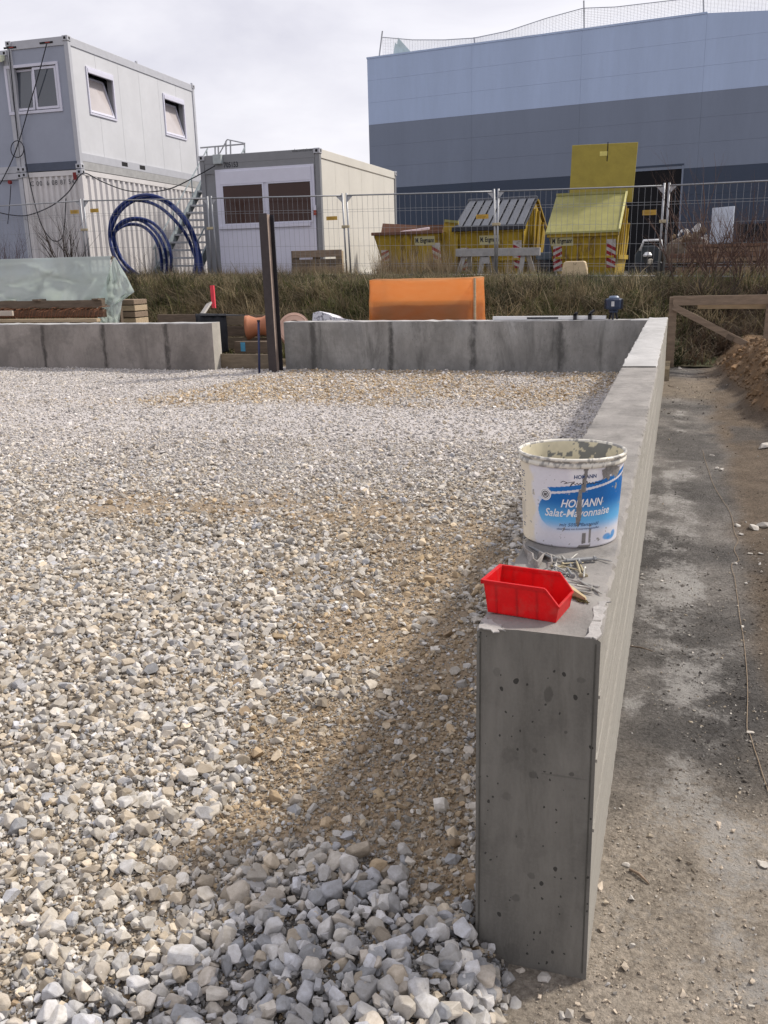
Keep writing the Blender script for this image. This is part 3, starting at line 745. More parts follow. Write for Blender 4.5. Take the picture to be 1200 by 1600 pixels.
# ------------------------------------------------------------------ bucket
bc = PZ(889.5, 836, WT); BC = Vector((bc[0], bc[1], WT))
BH, RB, RT = 0.232, 0.1195, 0.1315
PHI0 = math.atan2(-BC.y, -BC.x)
def pn(x, y, sc, seed, octs=4):
    out = np.empty(len(x)); zz = seed * 7.13
    for i in range(len(x)):
        a, b = x[i] * sc, y[i] * sc; w = 0.0; amp = 1.0
        for o in range(octs): w += amp * mnoise.noise((a, b, zz + o * 3.7)); amp *= 0.55; a *= 2.1; b *= 2.1
        out[i] = w
    return out * 0.75
def brad(z): return lerp(RB, RT, np.clip(z / BH, 0, 1))
def bpaint(s, v):
    """print, cement and a warm light wedge on the bucket: s = degrees right of the camera side, v = height 0..1"""
    n = len(s); X = s * 0.0022; Yv = v * 0.22
    c = np.tile(np.array([0.70, 0.69, 0.74]), (n, 1))
    def mix(c, k, w): w = np.clip(w, 0, 1)[:, None]; return c * (1 - w) + np.asarray(k) * w
    cream = np.array([0.74, 0.66, 0.49])
    nz = pn(X, Yv, 26, 61, 4); nf = pn(X, Yv, 110, 62, 3)
    c = mix(c, cream, sstep(-38, -46, s + 8 * nz + 16 * np.abs(v - .45)) * 0.8)  # cream wedge puts the warm light on the left side into colour
    c = mix(c, (0.80, 0.80, 0.82), sstep(0.74, 0.80, v) * sstep(-6, 4, s) * sstep(34, 26, s) )
    # light wash under the blue field
    c = mix(c, (0.42, 0.60, 0.86), 0.75 * sstep(0.16, 0.34, v) * sstep(-42, -30, s) * (v < 0.62))
    el = ((np.minimum(s, -8) + 8) / 31.0) ** 2 + ((v - 0.455) / 0.235) ** 2
    topm = 0.672 + 0.00125 * (s + 20) + 0.000006 * (s + 20) ** 2
    field = (v < topm) & (v > 0.20) & ((s > -8) | (el < 1)) & (s < 84)
    deep = np.array([0.003, 0.135, 0.44]); light = np.array([0.12, 0.43, 0.78])
    w = sstep(0.62, 0.34, v)[:, None]; bl = deep * (1 - w) + light * w
    fade = sstep(0.20, 0.37, v)
    c = np.where(field[:, None], c * (1 - fade[:, None]) + bl * fade[:, None], c)
    band = (v > topm + 0.028) & (v < topm + 0.083) & (s > -24 + 260 * (v - topm - .05) * -0.3) & (s < 84)
    c = np.where(band[:, None], np.array([0.006, 0.155, 0.48]), c)
    # small blue fruit print low on the right
    for cs, cv, rs, rv in ((50, .115, 8, .045), (63, .13, 6, .05), (57, .09, 9, .03)):
        e = ((s - cs) / rs) ** 2 + ((v - cv) / rv) ** 2; c = mix(c, (0.04, 0.28, 0.66), 0.85 * sstep(1.1, 0.4, e))
    # cement: long drip, smears and specks
    g = np.array([0.235, 0.225, 0.215])
    half = 3.2 * np.sin(np.pi * np.clip((v - 0.27) / 0.40, 0, 1)) ** 0.55
    drip = (np.abs(s - 9.5 - 3 * (v - .45) + 1.5 * nz) < half) & (v > .27) & (v < .67)
    drip |= (np.abs(s - 14 - 10 * (v - .8)) < 2.6 + 2.0 * nz) & (v > .70) & (v < .99)
    drip |= (np.abs(s - 17) < 2.3 + nz) & (v > .07) & (v < .20) | (np.abs(s - 19 - 40 * (v - .05)) < 7 + 5 * nz) & (v > .0) & (v < .045) | (np.abs(s - 24) < 1.2 + nz) & (v > .02) & (v < .3) & (nf > -.2)
    sm = (nz + 0.55 * nf + 1.25 * np.exp(-(((s - 48) / 20) ** 2 + ((v - .93) / .10) ** 2)) > 0.80) & (v > 0.66) & (s > 15)
    sp = ((nf > 0.52) & (nz > 0.05)) | (nz + .4 * nf > .62)
    g2 = g * (1 + 0.25 * nf[:, None])
    c = np.where((drip | sm)[:, None], g2, c); c = np.where(sp[:, None], g2 * 1.3, c)
    c = np.where(((s > 30) & (v > .80) & (nz > .22))[:, None], g2, c)
    c = mix(c, cream * 0.95, 0.8 * sstep(0.55, 0.75, nz) * (~field) * (v > .3))
    return np.clip(c * (1 + 0.05 * nf[:, None]), 0, 1)
M_bucket = NT('printed_plastic')
_a = M_bucket.n('ShaderNodeVertexColor'); _a.layer_name = 'print'
M_bucket.col(_a.outputs[0]); M_bucket.set(Roughness=0.42); M_bucket.b.inputs['Specular IOR Level'].default_value = 0.45
M_bucket.b.inputs['Subsurface Weight'].default_value = 0.0
M_bucket.bump(M_bucket.noise(180, 3, 0.6), 0.06, 0.002); M_bucket = M_bucket.m

bucket = thing('bucket', 'white mayonnaise bucket with blue label splashed with grey cement on the wall', 'bucket', tuple(BC))
def ring_mesh(name, prof, nseg, colour, mat, parent):
    """lathed shell with a painted colour per vertex; prof: list of (r, z)"""
    m = len(prof); k = np.arange(nseg); an = PHI0 + 2 * np.pi * k / nseg
    V = np.concatenate([np.stack([r * np.cos(an), r * np.sin(an), np.full(nseg, z)], -1) for r, z in prof])
    F = []
    for i in range(m - 1):
        for j in range(nseg): F.append((i * nseg + j, i * nseg + (j + 1) % nseg, (i + 1) * nseg + (j + 1) % nseg, (i + 1) * nseg + j))
    me = bpy.data.meshes.new(name); me.from_pydata(V.tolist(), [], F)
    s = (np.degrees(2 * np.pi * k / nseg) + 180) % 360 - 180
    S = np.tile(s, m); Z = np.repeat([z for r, z in prof], nseg); I = np.repeat(np.arange(m), nseg)
    c = colour(S, Z, I)
    at = me.color_attributes.new('print', 'FLOAT_COLOR', 'POINT'); at.data.foreach_set('color', np.concatenate([c, np.ones((len(c), 1))], 1).ravel())
    me.materials.append(mat); me.polygons.foreach_set('use_smooth', [True] * len(me.polygons))
    o = bpy.data.objects.new(name, me); COL.objects.link(o); o.parent = parent; return o
prof = [(0.02, 0.0), (RB - 0.006, 0.0), (RB - 0.001, 0.003)] + [(float(brad(z)), float(z)) for z in np.linspace(0.006, BH - 0.022, 130)]
ring_mesh('body', prof, 400, lambda s, z, i: bpaint(s, z / (BH - 0.022)), M_bucket, bucket)
def rimc(s, z, i):
    nz = pn(s * .0024, z + i * 0.004, 42, 65, 4); c = np.tile(np.array([0.68, 0.65, 0.57]), (len(s), 1))
    c = np.where((nz > 0.08)[:, None], np.array([0.30, 0.29, 0.27]), c); return c * (1 + 0.12 * vnoise(s * .0024, z, 180, 66)[:, None])
e = BH
prof = [(RT - 0.001, e - 0.0235), (RT + 0.0035, e - 0.0235), (RT + 0.0045, e - 0.021), (RT + 0.0045, e - 0.013), (RT + 0.002, e - 0.0115), (RT + 0.002, e - 0.0085), (RT + 0.0055, e - 0.0075), (RT + 0.0065, e - 0.003),
        (RT + 0.005, e), (RT + 0.001, e + 0.001), (RT - 0.002, e - 0.001), (RT - 0.0025, e - 0.006)]
ring_mesh('rim', prof, 240, rimc, M_bucket, bucket)
def inc(s, z, i):
    nz = pn(s * .0024, z * 1.6, 22, 67, 4); c = np.tile(np.array([0.70, 0.64, 0.47]), (len(s), 1))
    g = (nz > 0.06 + 0.35 * np.exp(-((s + 150) / 40.) ** 2)) ; c = np.where(g[:, None], np.array([0.20, 0.205, 0.195]), c)
    c = np.where((z < e * 0.45)[:, None], np.array([0.25, 0.24, 0.22]), c); return c * (1 + 0.10 * vnoise(s * .0024, z, 120, 68)[:, None])
prof = [(float(brad(z)) - 0.0025, float(z)) for z in np.linspace(e - 0.005, 0.012, 60)] + [(0.06, 0.010), (0.001, 0.012)]
ring_mesh('inner_wall', prof, 300, inc, M_bucket, bucket)
# lettering and emblem on the label
M_white = surf('white_print', (0.80, 0.81, 0.83), rough=0.45, var=0.03, bump=0)
M_navy = surf('dark_blue_print', (0.02, 0.055, 0.17), rough=0.5, var=0.05, bump=0)
M_black = surf('black_print', (0.02, 0.022, 0.03), rough=0.5, var=0.05, bump=0)
def wrap(mb, vs, fs, s0, v0, lift=0.0006, mi=0, tilt=0.0):
    out = []
    for x, y in vs:
        z = v0 * (BH - 0.022) + y + tilt * x
        r = float(brad(z)) + lift; an = PHI0 + R_(s0) + x / r
        out.append((r * math.cos(an), r * math.sin(an), z))
    mb.add(out, fs, mi)
def label_text(s, size, width, s0, v0, mat, tilt=0.03, **kw):
    vs, fs = text_geo(s, size, **kw); xs = [p[0] for p in vs]; k = width / (max(xs) - min(xs))
    mb = MB(); wrap(mb, [(x * k, y) for x, y in vs], fs, s0, v0, tilt=tilt)
    return mb.build('lettering', mat, bucket, world=False, normals=False)
label_text('HOMANN', 0.0285, 0.108, 13.0, 0.525, M_white, shear=0.28, bold=0.0006)
label_text('Salat-Mayonnaise', 0.0285, 0.172, 9.5, 0.405, M_white, shear=0.25, bold=0.0004)
label_text('mit 50% Pflanzenöl', 0.0128, 0.100, 11.0, 0.285, M_navy, shear=0.25)
label_text('ohne Zusatz von Konservierungsstoffen', 0.0078, 0.108, 10.5, 0.240, M_navy)
label_text('HOMANN', 0.0132, 0.056, 15.5, 0.872, M_navy, bold=0.0003)
def ribbon(mb, pts, w, s0, v0):
    for (a, b) in zip(pts[:-1], pts[1:]):
        dx, dy = b[0] - a[0], b[1] - a[1]; L = math.hypot(dx, dy) or 1; nx, ny = -dy / L * w / 2, dx / L * w / 2
        wrap(mb, [(a[0] + nx, a[1] + ny), (a[0] - nx, a[1] - ny), (b[0] - nx, b[1] - ny), (b[0] + nx, b[1] + ny)], [(0, 1, 2, 3)], s0, v0, 0.0005)
mb = MB()
rg = random.Random(3)
sig = [(-0.052, 0.004), (-0.046, 0.008), (-0.036, 0.004), (-0.044, 0.001), (-0.030, 0.005), (-0.018, 0.007), (-0.030, -0.006), (-0.024, 0.004), (-0.016, 0.0), (-0.012, 0.004), (-0.009, -0.001), (-0.004, 0.004), (0.0, -0.001),
       (0.004, 0.004), (0.008, -0.002), (0.012, 0.009), (0.014, 0.0), (0.018, 0.005), (0.022, 0.0), (0.026, 0.004), (0.030, 0.0), (0.036, 0.004), (0.042, 0.001), (0.052, 0.006)]
ribbon(mb, sig, 0.0014, 12, 0.80); mb.build('signature', M_black, bucket, world=False, normals=False)
M_cem = surf('splashed_cement', (.235, .225, .215), rough=.9, var=.2, scale=80, bump=.5, bscale=260)
def blob(name, pts, s0, v0):
    mb = MB(); n = len(pts); vs = []
    for i in range(n):
        a, b = pts[i], pts[(i + 1) % n]
        for q in range(4): f = q / 4; vs.append((lerp(a[0], b[0], f) + rg.gauss(0, .0004), lerp(a[1], b[1], f) + rg.gauss(0, .0004)))
    cx = sum(p[0] for p in vs) / len(vs); cy = sum(p[1] for p in vs) / len(vs); m = len(vs)
    wrap(mb, vs + [(cx, cy)], [(i, (i + 1) % m, m) for i in range(m)], s0, v0, .0012); return mb.build(name, M_cem, bucket, world=False, normals=False)
blob('cement_drip', [(-.004, .058), (.003, .060), (.005, .04), (.0045, .02), (.006, .0), (.003, -.02), (-.001, -.036), (-.004, -.03), (-.006, -.012), (-.0075, .004), (-.006, .03)], 10.5, .46)
blob('cement_drip', [(-.003, .030), (.004, .032), (.005, .012), (.001, .004), (.003, -.012), (-.002, -.016), (-.004, .0), (-.002, .012)], 15.5, .84)
blob('cement_drip', [(-.018, .016), (-.004, .019), (.004, .012), (.014, .018), (.02, .006), (.008, .002), (.010, -.008), (.002, -.012), (-.004, -.004), (-.012, -.010), (-.014, .002)], 42, .885)
blob('cement_drip', [(-.004, .012), (.003, .013), (.004, -.010), (-.005, -.012)], 17, .12)
def disc(mb, s0, v0, r0, r1, lift, n=40):
    vs = []; fs = []
    for k in range(n):
        a = 2 * math.pi * k / n; vs += [(r0 * math.cos(a), r0 * math.sin(a)), (r1 * math.cos(a), r1 * math.sin(a))]
    for k in range(n): q = (k + 1) % n; fs.append((2 * k, 2 * k + 1, 2 * q + 1, 2 * q))
    wrap(mb, vs, fs, s0, v0, lift)
mb = MB(); disc(mb, -29, 0.655, 0.0, 0.0155, 0.0005); em = mb.build('emblem', M_white, bucket, world=False, normals=False); subroot(em)
mb = MB(); disc(mb, -29, 0.655, 0.0068, 0.0090, 0.0009)
for k in range(26):
    a = 2 * math.pi * k / 26; r = 0.0122
    wrap(mb, [(r * math.cos(a) - .0007, r * math.sin(a) - .0007), (r * math.cos(a) + .0007, r * math.sin(a) - .0007), (r * math.cos(a) + .0007, r * math.sin(a) + .0007), (r * math.cos(a) - .0007, r * math.sin(a) + .0007)], [(0, 1, 2, 3)], -29, 0.655, 0.0009)
for dx in (-0.0028, 0, 0.0028): wrap(mb, [(dx - .001, -.004), (dx + .001, -.004), (dx + .001, .004), (dx - .001, .004)], [(0, 1, 2, 3)], -29, 0.655, 0.0009)
mb.build('emblem_ring', M_black, em, world=False, normals=False)
mb = MB()
for k, (v0, w) in enumerate(((.86, .010), (.83, .012), (.80, .009), (.74, .014), (.71, .014), (.68, .013), (.63, .011), (.60, .014), (.57, .014), (.50, .015), (.495, .015), (.20, .008), (.17, .006))):
    wrap(mb, [(-w, 0), (w, 0), (w, .0028), (-w, .0028)], [(0, 1, 2, 3)], -70, v0, 0.0005)
for k in range(4): wrap(mb, [(-.012, 0), (-.0112, 0), (-.0112, .05), (-.012, .05)], [(0, 1, 2, 3)], -70 + k * 3, .25, .0005)
mb.build('fine_print', M_navy, bucket, world=False, normals=False)

# ------------------------------------------------------------------ red storage bin
def red_plastic():
    t = NT('red_plastic')
    n = t.noise(40, 4, 0.6); dk = t.noise(22, 8, .75, stretch=(1, 1, 1)); t.col(t.mix(t.math('MULTIPLY', t.ramp(dk, .50, .68), .60), t.mix(t.ramp(n, .3, .7), (0.58, 0.006, 0.010), (0.72, 0.010, 0.014)), (0.46, 0.09, 0.075)))
    t.set(Roughness=0.42); t.b.inputs['Specular IOR Level'].default_value = 0.45
    tr = t.n('ShaderNodeBsdfTranslucent'); tr.inputs[0].default_value = (0.95, 0.02, 0.02, 1)
    mx = t.n('ShaderNodeMixShader'); mx.inputs[0].default_value = 0.30
    t.l(t.b.outputs[0], mx.inputs[1]); t.l(tr.outputs[0], mx.inputs[2]); t.l(mx.outputs[0], t.out.inputs[0])
    t.bump(t.noise(300, 2, 0.5), 0.05, 0.001); return t.m
M_red = red_plastic()
A = PZ(755, 957, WT)
bin_ = thing('storage_bin', 'open red plastic storage bin with cut-down front on the end of the wall', 'bin', (A[0] + 0.004, A[1], WT + 0.001), R_(-10))
L_, W_, H_ = 0.150, 0.104, 0.071
def binshell(o):
    """outline loops of the bin at outward offset o: bottom and top"""
    return None
mb = MB(); th = 0.0026
side = [(0.004, 0.0), (L_ - 0.001, 0.0), (L_ + 0.004, 0.034), (L_ * 0.84, H_), (-0.004, H_)]       # x, z outline of a side wall
def sidewall(y0, y1, flare):
    P = [(x, y0 + flare * z / H_, z) for x, z in side]; mb.prism(P, (0, y1 - y0, 0))
sidewall(0.004, 0.004 + th, -0.006); sidewall(W_ - 0.004 - th, W_ - 0.004, 0.006)
mb.hexa([(0.004, 0.005, 0), (L_ - 0.001, 0.005, 0), (L_ - 0.001, W_ - 0.005, 0), (0.004, W_ - 0.005, 0), (0.004, 0.005, th), (L_ - 0.001, 0.005, th), (L_ - 0.001, W_ - 0.005, th), (0.004, W_ - 0.005, th)])
mb.hexa([(0.004, 0.006, 0.001), (0.004 + th, 0.006, 0.001), (0.004 + th, W_ - 0.006, 0.001), (0.004, W_ - 0.006, 0.001), (-0.004, 0.0, H_), (-0.004 + th, 0, H_), (-0.004 + th, W_, H_), (-0.004, W_, H_)])
mb.hexa([(L_ - 0.0015 - th, 0.006, 0.001), (L_ - 0.0015, 0.006, 0.001), (L_ - 0.0015, W_ - 0.006, 0.001), (L_ - 0.0015 - th, W_ - 0.006, 0.001), (L_ + 0.0035 - th, 0.0028, 0.034), (L_ + 0.0035, 0.0028, 0.034), (L_ + 0.0035, W_ - 0.0028, 0.034), (L_ + 0.0035 - th, W_ - 0.0028, 0.034)])
mb.build('body', M_red, bin_, world=False, bevel=0.0008)
mb = MB()                                      # rim lip running round the top and down the cut-away front
for ys in (-0.003, W_ + 0.003 - 0.0055):
    yy = ys
    mb.hexa([(-0.009, yy, H_ - .008), (L_ * .845, yy, H_ - .008), (L_ * .845, yy + .0055, H_ - .008), (-0.009, yy + .0055, H_ - .008), (-0.009, yy, H_), (L_ * .84, yy, H_ + .0005), (L_ * .84, yy + .0055, H_ + .0005), (-.009, yy + .0055, H_)])
mb.hexa([(-0.0095, -0.003, H_ - .0085), (-0.0045, -0.003, H_ - .0085), (-0.0045, W_ + .003, H_ - .0085), (-0.0095, W_ + .003, H_ - .0085), (-0.0095, -.003, H_ + .0003), (-.0045, -.003, H_ + .0003), (-.0045, W_ + .003, H_ + .0003), (-.0095, W_ + .003, H_ + .0003)])
for y0, yq in ((-0.0010, 0.0015), (W_ - 0.0032, W_ - 0.0050)):
    a = Vector((L_ * .84, y0 - .001, H_ - .0022)); b = Vector((L_ + .004, yq + 0.0003, .034))
    mb.bar(a + Vector((0, .002, 0)), b + Vector((0, .0016, 0)), 0.0048, 0.0042, up=(1, 0, 0.6))
mb.bar((L_ + .0032, 0.0025, .0335), (L_ + .0032, W_ - .0025, .0335), 0.0052, 0.0042)
mb.build('rim', M_red, bin_, world=False, bevel=0.0007)
for x in (0.022, 0.066, 0.108):
    for y0, fl in ((0.0028, -0.0035), (W_ - 0.0048, 0.0035)):
        mb = MB(); mb.hexa([(x, y0, .002), (x + .004, y0, .002), (x + .004, y0 + .002, .002), (x, y0 + .002, .002), (x - .001, y0 + fl, H_ * .88), (x + .004, y0 + fl, H_ * .88), (x + .004, y0 + fl + .002, H_ * .88), (x - .001, y0 + fl + .002, H_ * .88)])
        mb.build('rib', M_red, bin_, world=False)

# ------------------------------------------------------------------ loose screws and bits on the wall top
M_zinc = surf('zinc_steel', (0.40, 0.39, 0.36), rough=0.5, metal=0.5, var=0.15, scale=60, bump=0.1, bscale=300, dirt=(0.20, 0.18, 0.15), damt=0.35, dscale=60)
M_brass = surf('yellow_zinc', (0.44, 0.38, 0.25), rough=0.5, metal=0.5, var=0.15, scale=60, bump=0.1, bscale=300, dirt=(0.22, 0.18, 0.12), damt=0.25, dscale=60)
M_greyst = surf('grey_steel', (0.24, 0.245, 0.25), rough=0.55, metal=0.4, var=0.15, scale=60, bump=0.1, bscale=300, dirt=(0.2, 0.19, 0.17), damt=0.35, dscale=60)
SCREW_LABEL = 'dull grey screw in the loose heap between the bucket and the red bin'
def screw(a, b, r, head=2.1, mat=M_zinc, za=0.0, zb=0.0, label=SCREW_LABEL, group='loose screws on the wall top', thread=0.55, hexh=False, sleeve=None):
    p = Vector(PZ(*a, WT + r + za)); q = Vector(PZ(*b, WT + r + zb)); d = (q - p); L = d.length; d.normalize()
    t = thing('screw', label, 'screw', tuple((p + q) / 2), 0, group)
    n = 26; pts = []; rs = []
    for i in range(n + 1):
        u = i / n; pts.append(p + d * (L * u)); rs.append(r * (0.35 + 4 * u if u < .12 else (1.0 + (0.16 if i % 2 else -0.10)) if u < thread else 0.92))
    MB().tube(pts, rs, 8).build('shaft', mat, t, auto=40)
    if head:
        h = MB()
        if hexh: h.tube([q - d * r * 0.2, q + d * r * 1.3], [r * head, r * head * .95], 6)
        else: h.tube([q - d * r * 1.5, q, q + d * r * .5, q + d * r * 0.75], [r, r * head, r * head, r * head * .8], 12)
        h.build('head', mat, t, auto=40)
    if sleeve: MB().tube([p + d * L * sleeve[0], p + d * L * sleeve[1]], r * sleeve[2], 10).build('sleeve', M_greyst, t, auto=40)
    return t
screw((957, 877), (929, 872), 0.0021, 2.6, M_zinc, za=.004, label='thin screw with a broad washer head at the right end of the anchor bolt')
screw((880, 877), (928, 873), 0.0044, 1.45, M_greyst, 0.004, 0.004, 'thickest grey steel anchor bolt lying crosswise in front of the bucket', None, thread=0.3, sleeve=(0.1, 0.9, 1.25), hexh=True)
screw((825, 853), (866, 874), 0.0036, 1.5, M_greyst, .003, .008, 'long grey bolt pointing at the crumpled scrap left of the bucket foot', None, hexh=True)
screw((857, 866), (874, 873), 0.0030, 1.7, M_zinc, .006, .010, label='short screw lying across the tip of the long grey bolt')
screw((877, 868), (884, 876), 0.0026, 2.0, M_zinc, .012, .006, label='stubby bright screw standing tilted just below the bucket foot')
screw((869, 878), (869, 894), 0.0026, 1.9, M_zinc, .008, .002, label='screw pointing straight at the viewer beside the smaller grey scrap')
screw((872, 883), (905, 891), 0.0024, 2.0, M_brass, .006, .002, label='yellowish screw slanting from the smaller scrap to the crossed pair')
screw((900, 875), (908, 899), 0.0026, 2.2, M_brass, .010, .003, label='left one of two yellowish screws lying side by side below the anchor bolt')
screw((905, 880), (915, 900), 0.0026, 2.2, M_brass, .004, .001, label='right one of two yellowish screws lying side by side below the anchor bolt')
screw((912, 879), (879, 881), 0.0022, 2.0, M_brass, .003, .006, label='yellowish screw lying along the near side of the anchor bolt')
screw((886, 904), (934, 917), 0.0027, 1.6, M_zinc, .003, .0, hexh=True, label='long hex head screw uppermost in the group right of the red bin')
screw((897, 914), (924, 919), 0.0024, 2.7, M_zinc, .006, .004, label='screw with a round washer head in the group right of the red bin')
screw((941, 928), (903, 906), 0.0024, 0, M_zinc, .0, .005, label='pointed screw reaching farthest towards the wall edge right of the red bin')
screw((927, 928), (894, 921), 0.0023, 0, M_zinc, label='lowest thin screw in the group right of the red bin, above the wooden stub')
screw((876, 897), (891, 895), 0.0022, 2.0, M_zinc, .001, .001, label='short screw peeping over the far rim of the red bin towards the crossed pair')
screw((846, 893), (858, 890), 0.0024, 2.2, M_zinc, .002, .004, label='screw end peeping over the far rim of the red bin below the big scrap')
screw((852, 897), (864, 893), 0.0024, 2.2, M_zinc, .002, .003, label='screw end peeping over the far rim of the red bin, right neighbour of the first')
screw((882, 887), (861, 884), 0.0022, 0, M_brass, .003, .004, label='headless yellowish screw lying against the smaller grey scrap')
rg = random.Random(21)
for k_ in range(9):
    cx_, cy_ = rg.uniform(868, 914), rg.uniform(869, 898); a_ = rg.uniform(0, 6.28); l_ = rg.uniform(9, 17)
    screw((cx_ - l_ * math.cos(a_), cy_ - l_ * .45 * math.sin(a_)), (cx_ + l_ * math.cos(a_), cy_ + l_ * .45 * math.sin(a_)), rg.uniform(.0021, .0030), 2.0, M_greyst if k_ % 3 else M_zinc, rg.uniform(0, .008), rg.uniform(0, .008))
M_scrap = surf('mortar_crusted_strip', (0.30, 0.275, 0.255), rough=0.9, var=0.3, scale=40, bump=0.7, bscale=130, bdist=.003)
def scrap(name, label, path, w, th, seed):
    """a bent strip standing on edge"""
    rg = random.Random(seed); mb = MB(); n = len(path); 
    t = None; pts = [Vector(PZ(px, py, WT)) for px, py in path]
    V = []
    for i, p in enumerate(pts):
        lean = Vector((rg.uniform(-.006, .006), rg.uniform(0, .012), 0)); h = w * rg.uniform(.75, 1.15)
        V.append((p, p + lean + Vector((0, 0, h))))
    for i in range(n - 1):
        a, b = V[i], V[i + 1]; dd = (b[0] - a[0]).normalized(); s = Vector((-dd.y, dd.x, 0)) * th
        mb.hexa([a[0], b[0], b[0] + s, a[0] + s, a[1], b[1], b[1] + s, a[1] + s])
    return tag(mb.build(name, M_scrap, None, auto=50), label, 'scrap')
scrap('mortar_crust', 'crumpled grey crust of old mortar left behind the red bin', [(818, 857), (822, 868), (827, 879), (834, 885), (842, 888), (846, 880), (841, 872)], 0.020, 0.003, 4)
scrap('mortar_crust', 'smaller curled grey scrap between the crust and the screws', [(844, 878), (850, 872), (857, 876), (861, 886), (853, 890)], 0.015, 0.003, 9)
# broken stub of a brush behind the bin
M_pine = surf('pale_wood', (0.46, 0.36, 0.21), rough=0.8, var=0.2, scale=30, bump=0.4, bscale=120, stretch=(1, 6, 6))
M_moss = surf('dirty_fibre', (0.16, 0.13, 0.055), rough=1.0, var=0.4, scale=120, bump=1.0, bscale=260, bdist=.004)
a = Vector(PZ(888, 928, WT)); b = Vector(PZ(916, 942, WT))
st = thing('wooden_stub', 'short pale wooden stub with a mossy end sticking out behind the red bin', 'wood', tuple((a + b) / 2))
MB().hexa([a + Vector((0, -.010, .002)), b + Vector((0, -.004, .006)), b + Vector((0, .010, .006)), a + Vector((0, .012, .002)), a + Vector((0, -.009, .020)), b + Vector((-.002, -.003, .012)), b + Vector((-.003, .009, .012)), a + Vector((0, .011, .020))]).build('handle', M_pine, st, bevel=.001)
rg = random.Random(5); mb = MB()
for k in range(150):
    u = rg.random(); p = a.lerp(b, u) + Vector((rg.uniform(-.004, .004), rg.uniform(-.008, .004), .003)); q = p + Vector((rg.uniform(-.004, .006), rg.uniform(-.012, .0), rg.uniform(-.003, .004)))
    mb.tube([p, q], [.0012, .0006], 4)
mb.build('bristles', M_moss, st)
# ------------------------------------------------------------------ materials for the site
M_rust = surf('brown_primer_steel', (0.050, 0.041, 0.042), rough=0.62, metal=0.3, var=0.2, scale=12, bump=0.2, bscale=80, dirt=(0.10, 0.06, 0.045), damt=0.22, dscale=9)
M_darkst = surf('dark_steel', (0.025, 0.026, 0.035), rough=0.5, metal=0.4, var=0.2, bump=0.1)
M_galv = surf('galvanised_steel', (0.40, 0.41, 0.43), rough=0.55, metal=0.35, var=0.12, scale=14, bump=0.1)
M_wire = surf('galvanised_wire', (0.30, 0.31, 0.33), rough=0.5, metal=0.6, var=0.1, bump=0)
M_timber = surf('weathered_timber', (0.235, 0.175, 0.125), rough=0.85, var=0.25, scale=5, bump=0.5, bscale=40, stretch=(1, 6, 6))
M_timber_d = surf('grey_brown_timber', (0.13, 0.098, 0.072), rough=0.9, var=0.3, scale=5, bump=0.5, bscale=40, stretch=(1, 6, 6))
M_timber_l = surf('pale_timber', (0.42, 0.33, 0.22), rough=0.85, var=0.2, scale=5, bump=0.4, bscale=40, stretch=(1, 6, 6))
M_board = surf('formwork_board', (0.17, 0.135, 0.095), rough=0.85, var=0.3, scale=4, bump=0.3, bscale=30, stretch=(1, 5, 5))
M_blackfoil = surf('black_foil', (0.010, 0.011, 0.016), rough=0.75, var=0.3, bump=0.5, bscale=14, bdist=.02)
M_terra = surf('terracotta_plastic', (0.42, 0.165, 0.085), rough=0.55, var=0.12, scale=5, bump=0.1, dirt=(0.34, 0.2, 0.13), damt=0.3)
M_terra_p = surf('faded_terracotta', (0.62, 0.41, 0.32), rough=0.6, var=0.12, scale=5, bump=0.1, dirt=(0.45, 0.28, 0.2), damt=0.3)
M_cable = surf('black_rubber', (0.012, 0.013, 0.02), rough=0.5, var=0.1, bump=0)
M_alu = surf('aluminium', (0.72, 0.73, 0.74), rough=0.4, metal=0.4, var=0.06, bump=0.05)

# ------------------------------------------------------------------ steel column, rod, boards in the gap between the walls
cx, cy = -5.285, 11.32
col = thing('steel_column', 'upright dark brown steel I-beam standing in the gap between the concrete walls', 'steel beam', (cx, cy, 0.09))
col.rotation_euler = (0.0, -0.010, 0.0)
FW, FD, FT, WB, CH = 0.118, 0.225, 0.012, 0.008, 2.13
def prismz(mb, pts, z0, z1): mb.prism([(x, y, z0) for x, y in pts], (0, 0, z1 - z0))
MB().box((-FW / 2, 0, 0.02), (FW / 2, FT, CH)).build('flange', M_rust, col, world=False, bevel=.002)
MB().box((-FW / 2, FD - FT, 0.02), (FW / 2, FD, CH - .01)).build('flange', M_darkst, col, world=False, bevel=.002)
MB().box((-WB / 2, FT, 0.02), (WB / 2, FD - FT, CH - .005)).build('web', surf('sunlit_web', (0.30, 0.235, 0.20), rough=.6, var=.2, bump=.1), col, world=False)  # web coloured paler to carry the sun on its right face
MB().box((-0.17, -0.05, 0.0), (0.17, FD + 0.05, 0.02)).build('base_plate', M_darkst, col, world=False, bevel=.003)
for bx_, by_ in ((-0.13, -0.02), (0.13, -0.02), (-0.13, FD + .02), (0.13, FD + .02)):
    MB().tube([(bx_, by_, 0.019), (bx_, by_, 0.045)], .012, 6).build('anchor_bolt', M_galv, col, world=False)
q = PY(405, 580, 11.25)
rod = thing('steel_rod', 'thin dark blue steel rod standing upright in front of the timber board', 'rod', (q[0], 11.25, 0.10))
qt = PY(404, 503, 11.25)
M_bluest = surf('blue_painted_steel', (0.02, 0.028, 0.085), rough=.5, var=.2, bump=.05)
MB().tube([(0, 0, 0), (qt[0] - q[0], 0, qt[2] - .10)], .0165, 8).build('shaft', M_bluest, rod, world=False, smooth=True)
MB().box((-.10, -.03, -.01), (.16, .05, .008)).build('foot', M_darkst, rod, world=False)
MB().tube([(qt[0] - q[0], 0, qt[2] - .10), (qt[0] - q[0], 0, qt[2] - .075)], .022, 8).build('cap', M_darkst, rod, world=False)
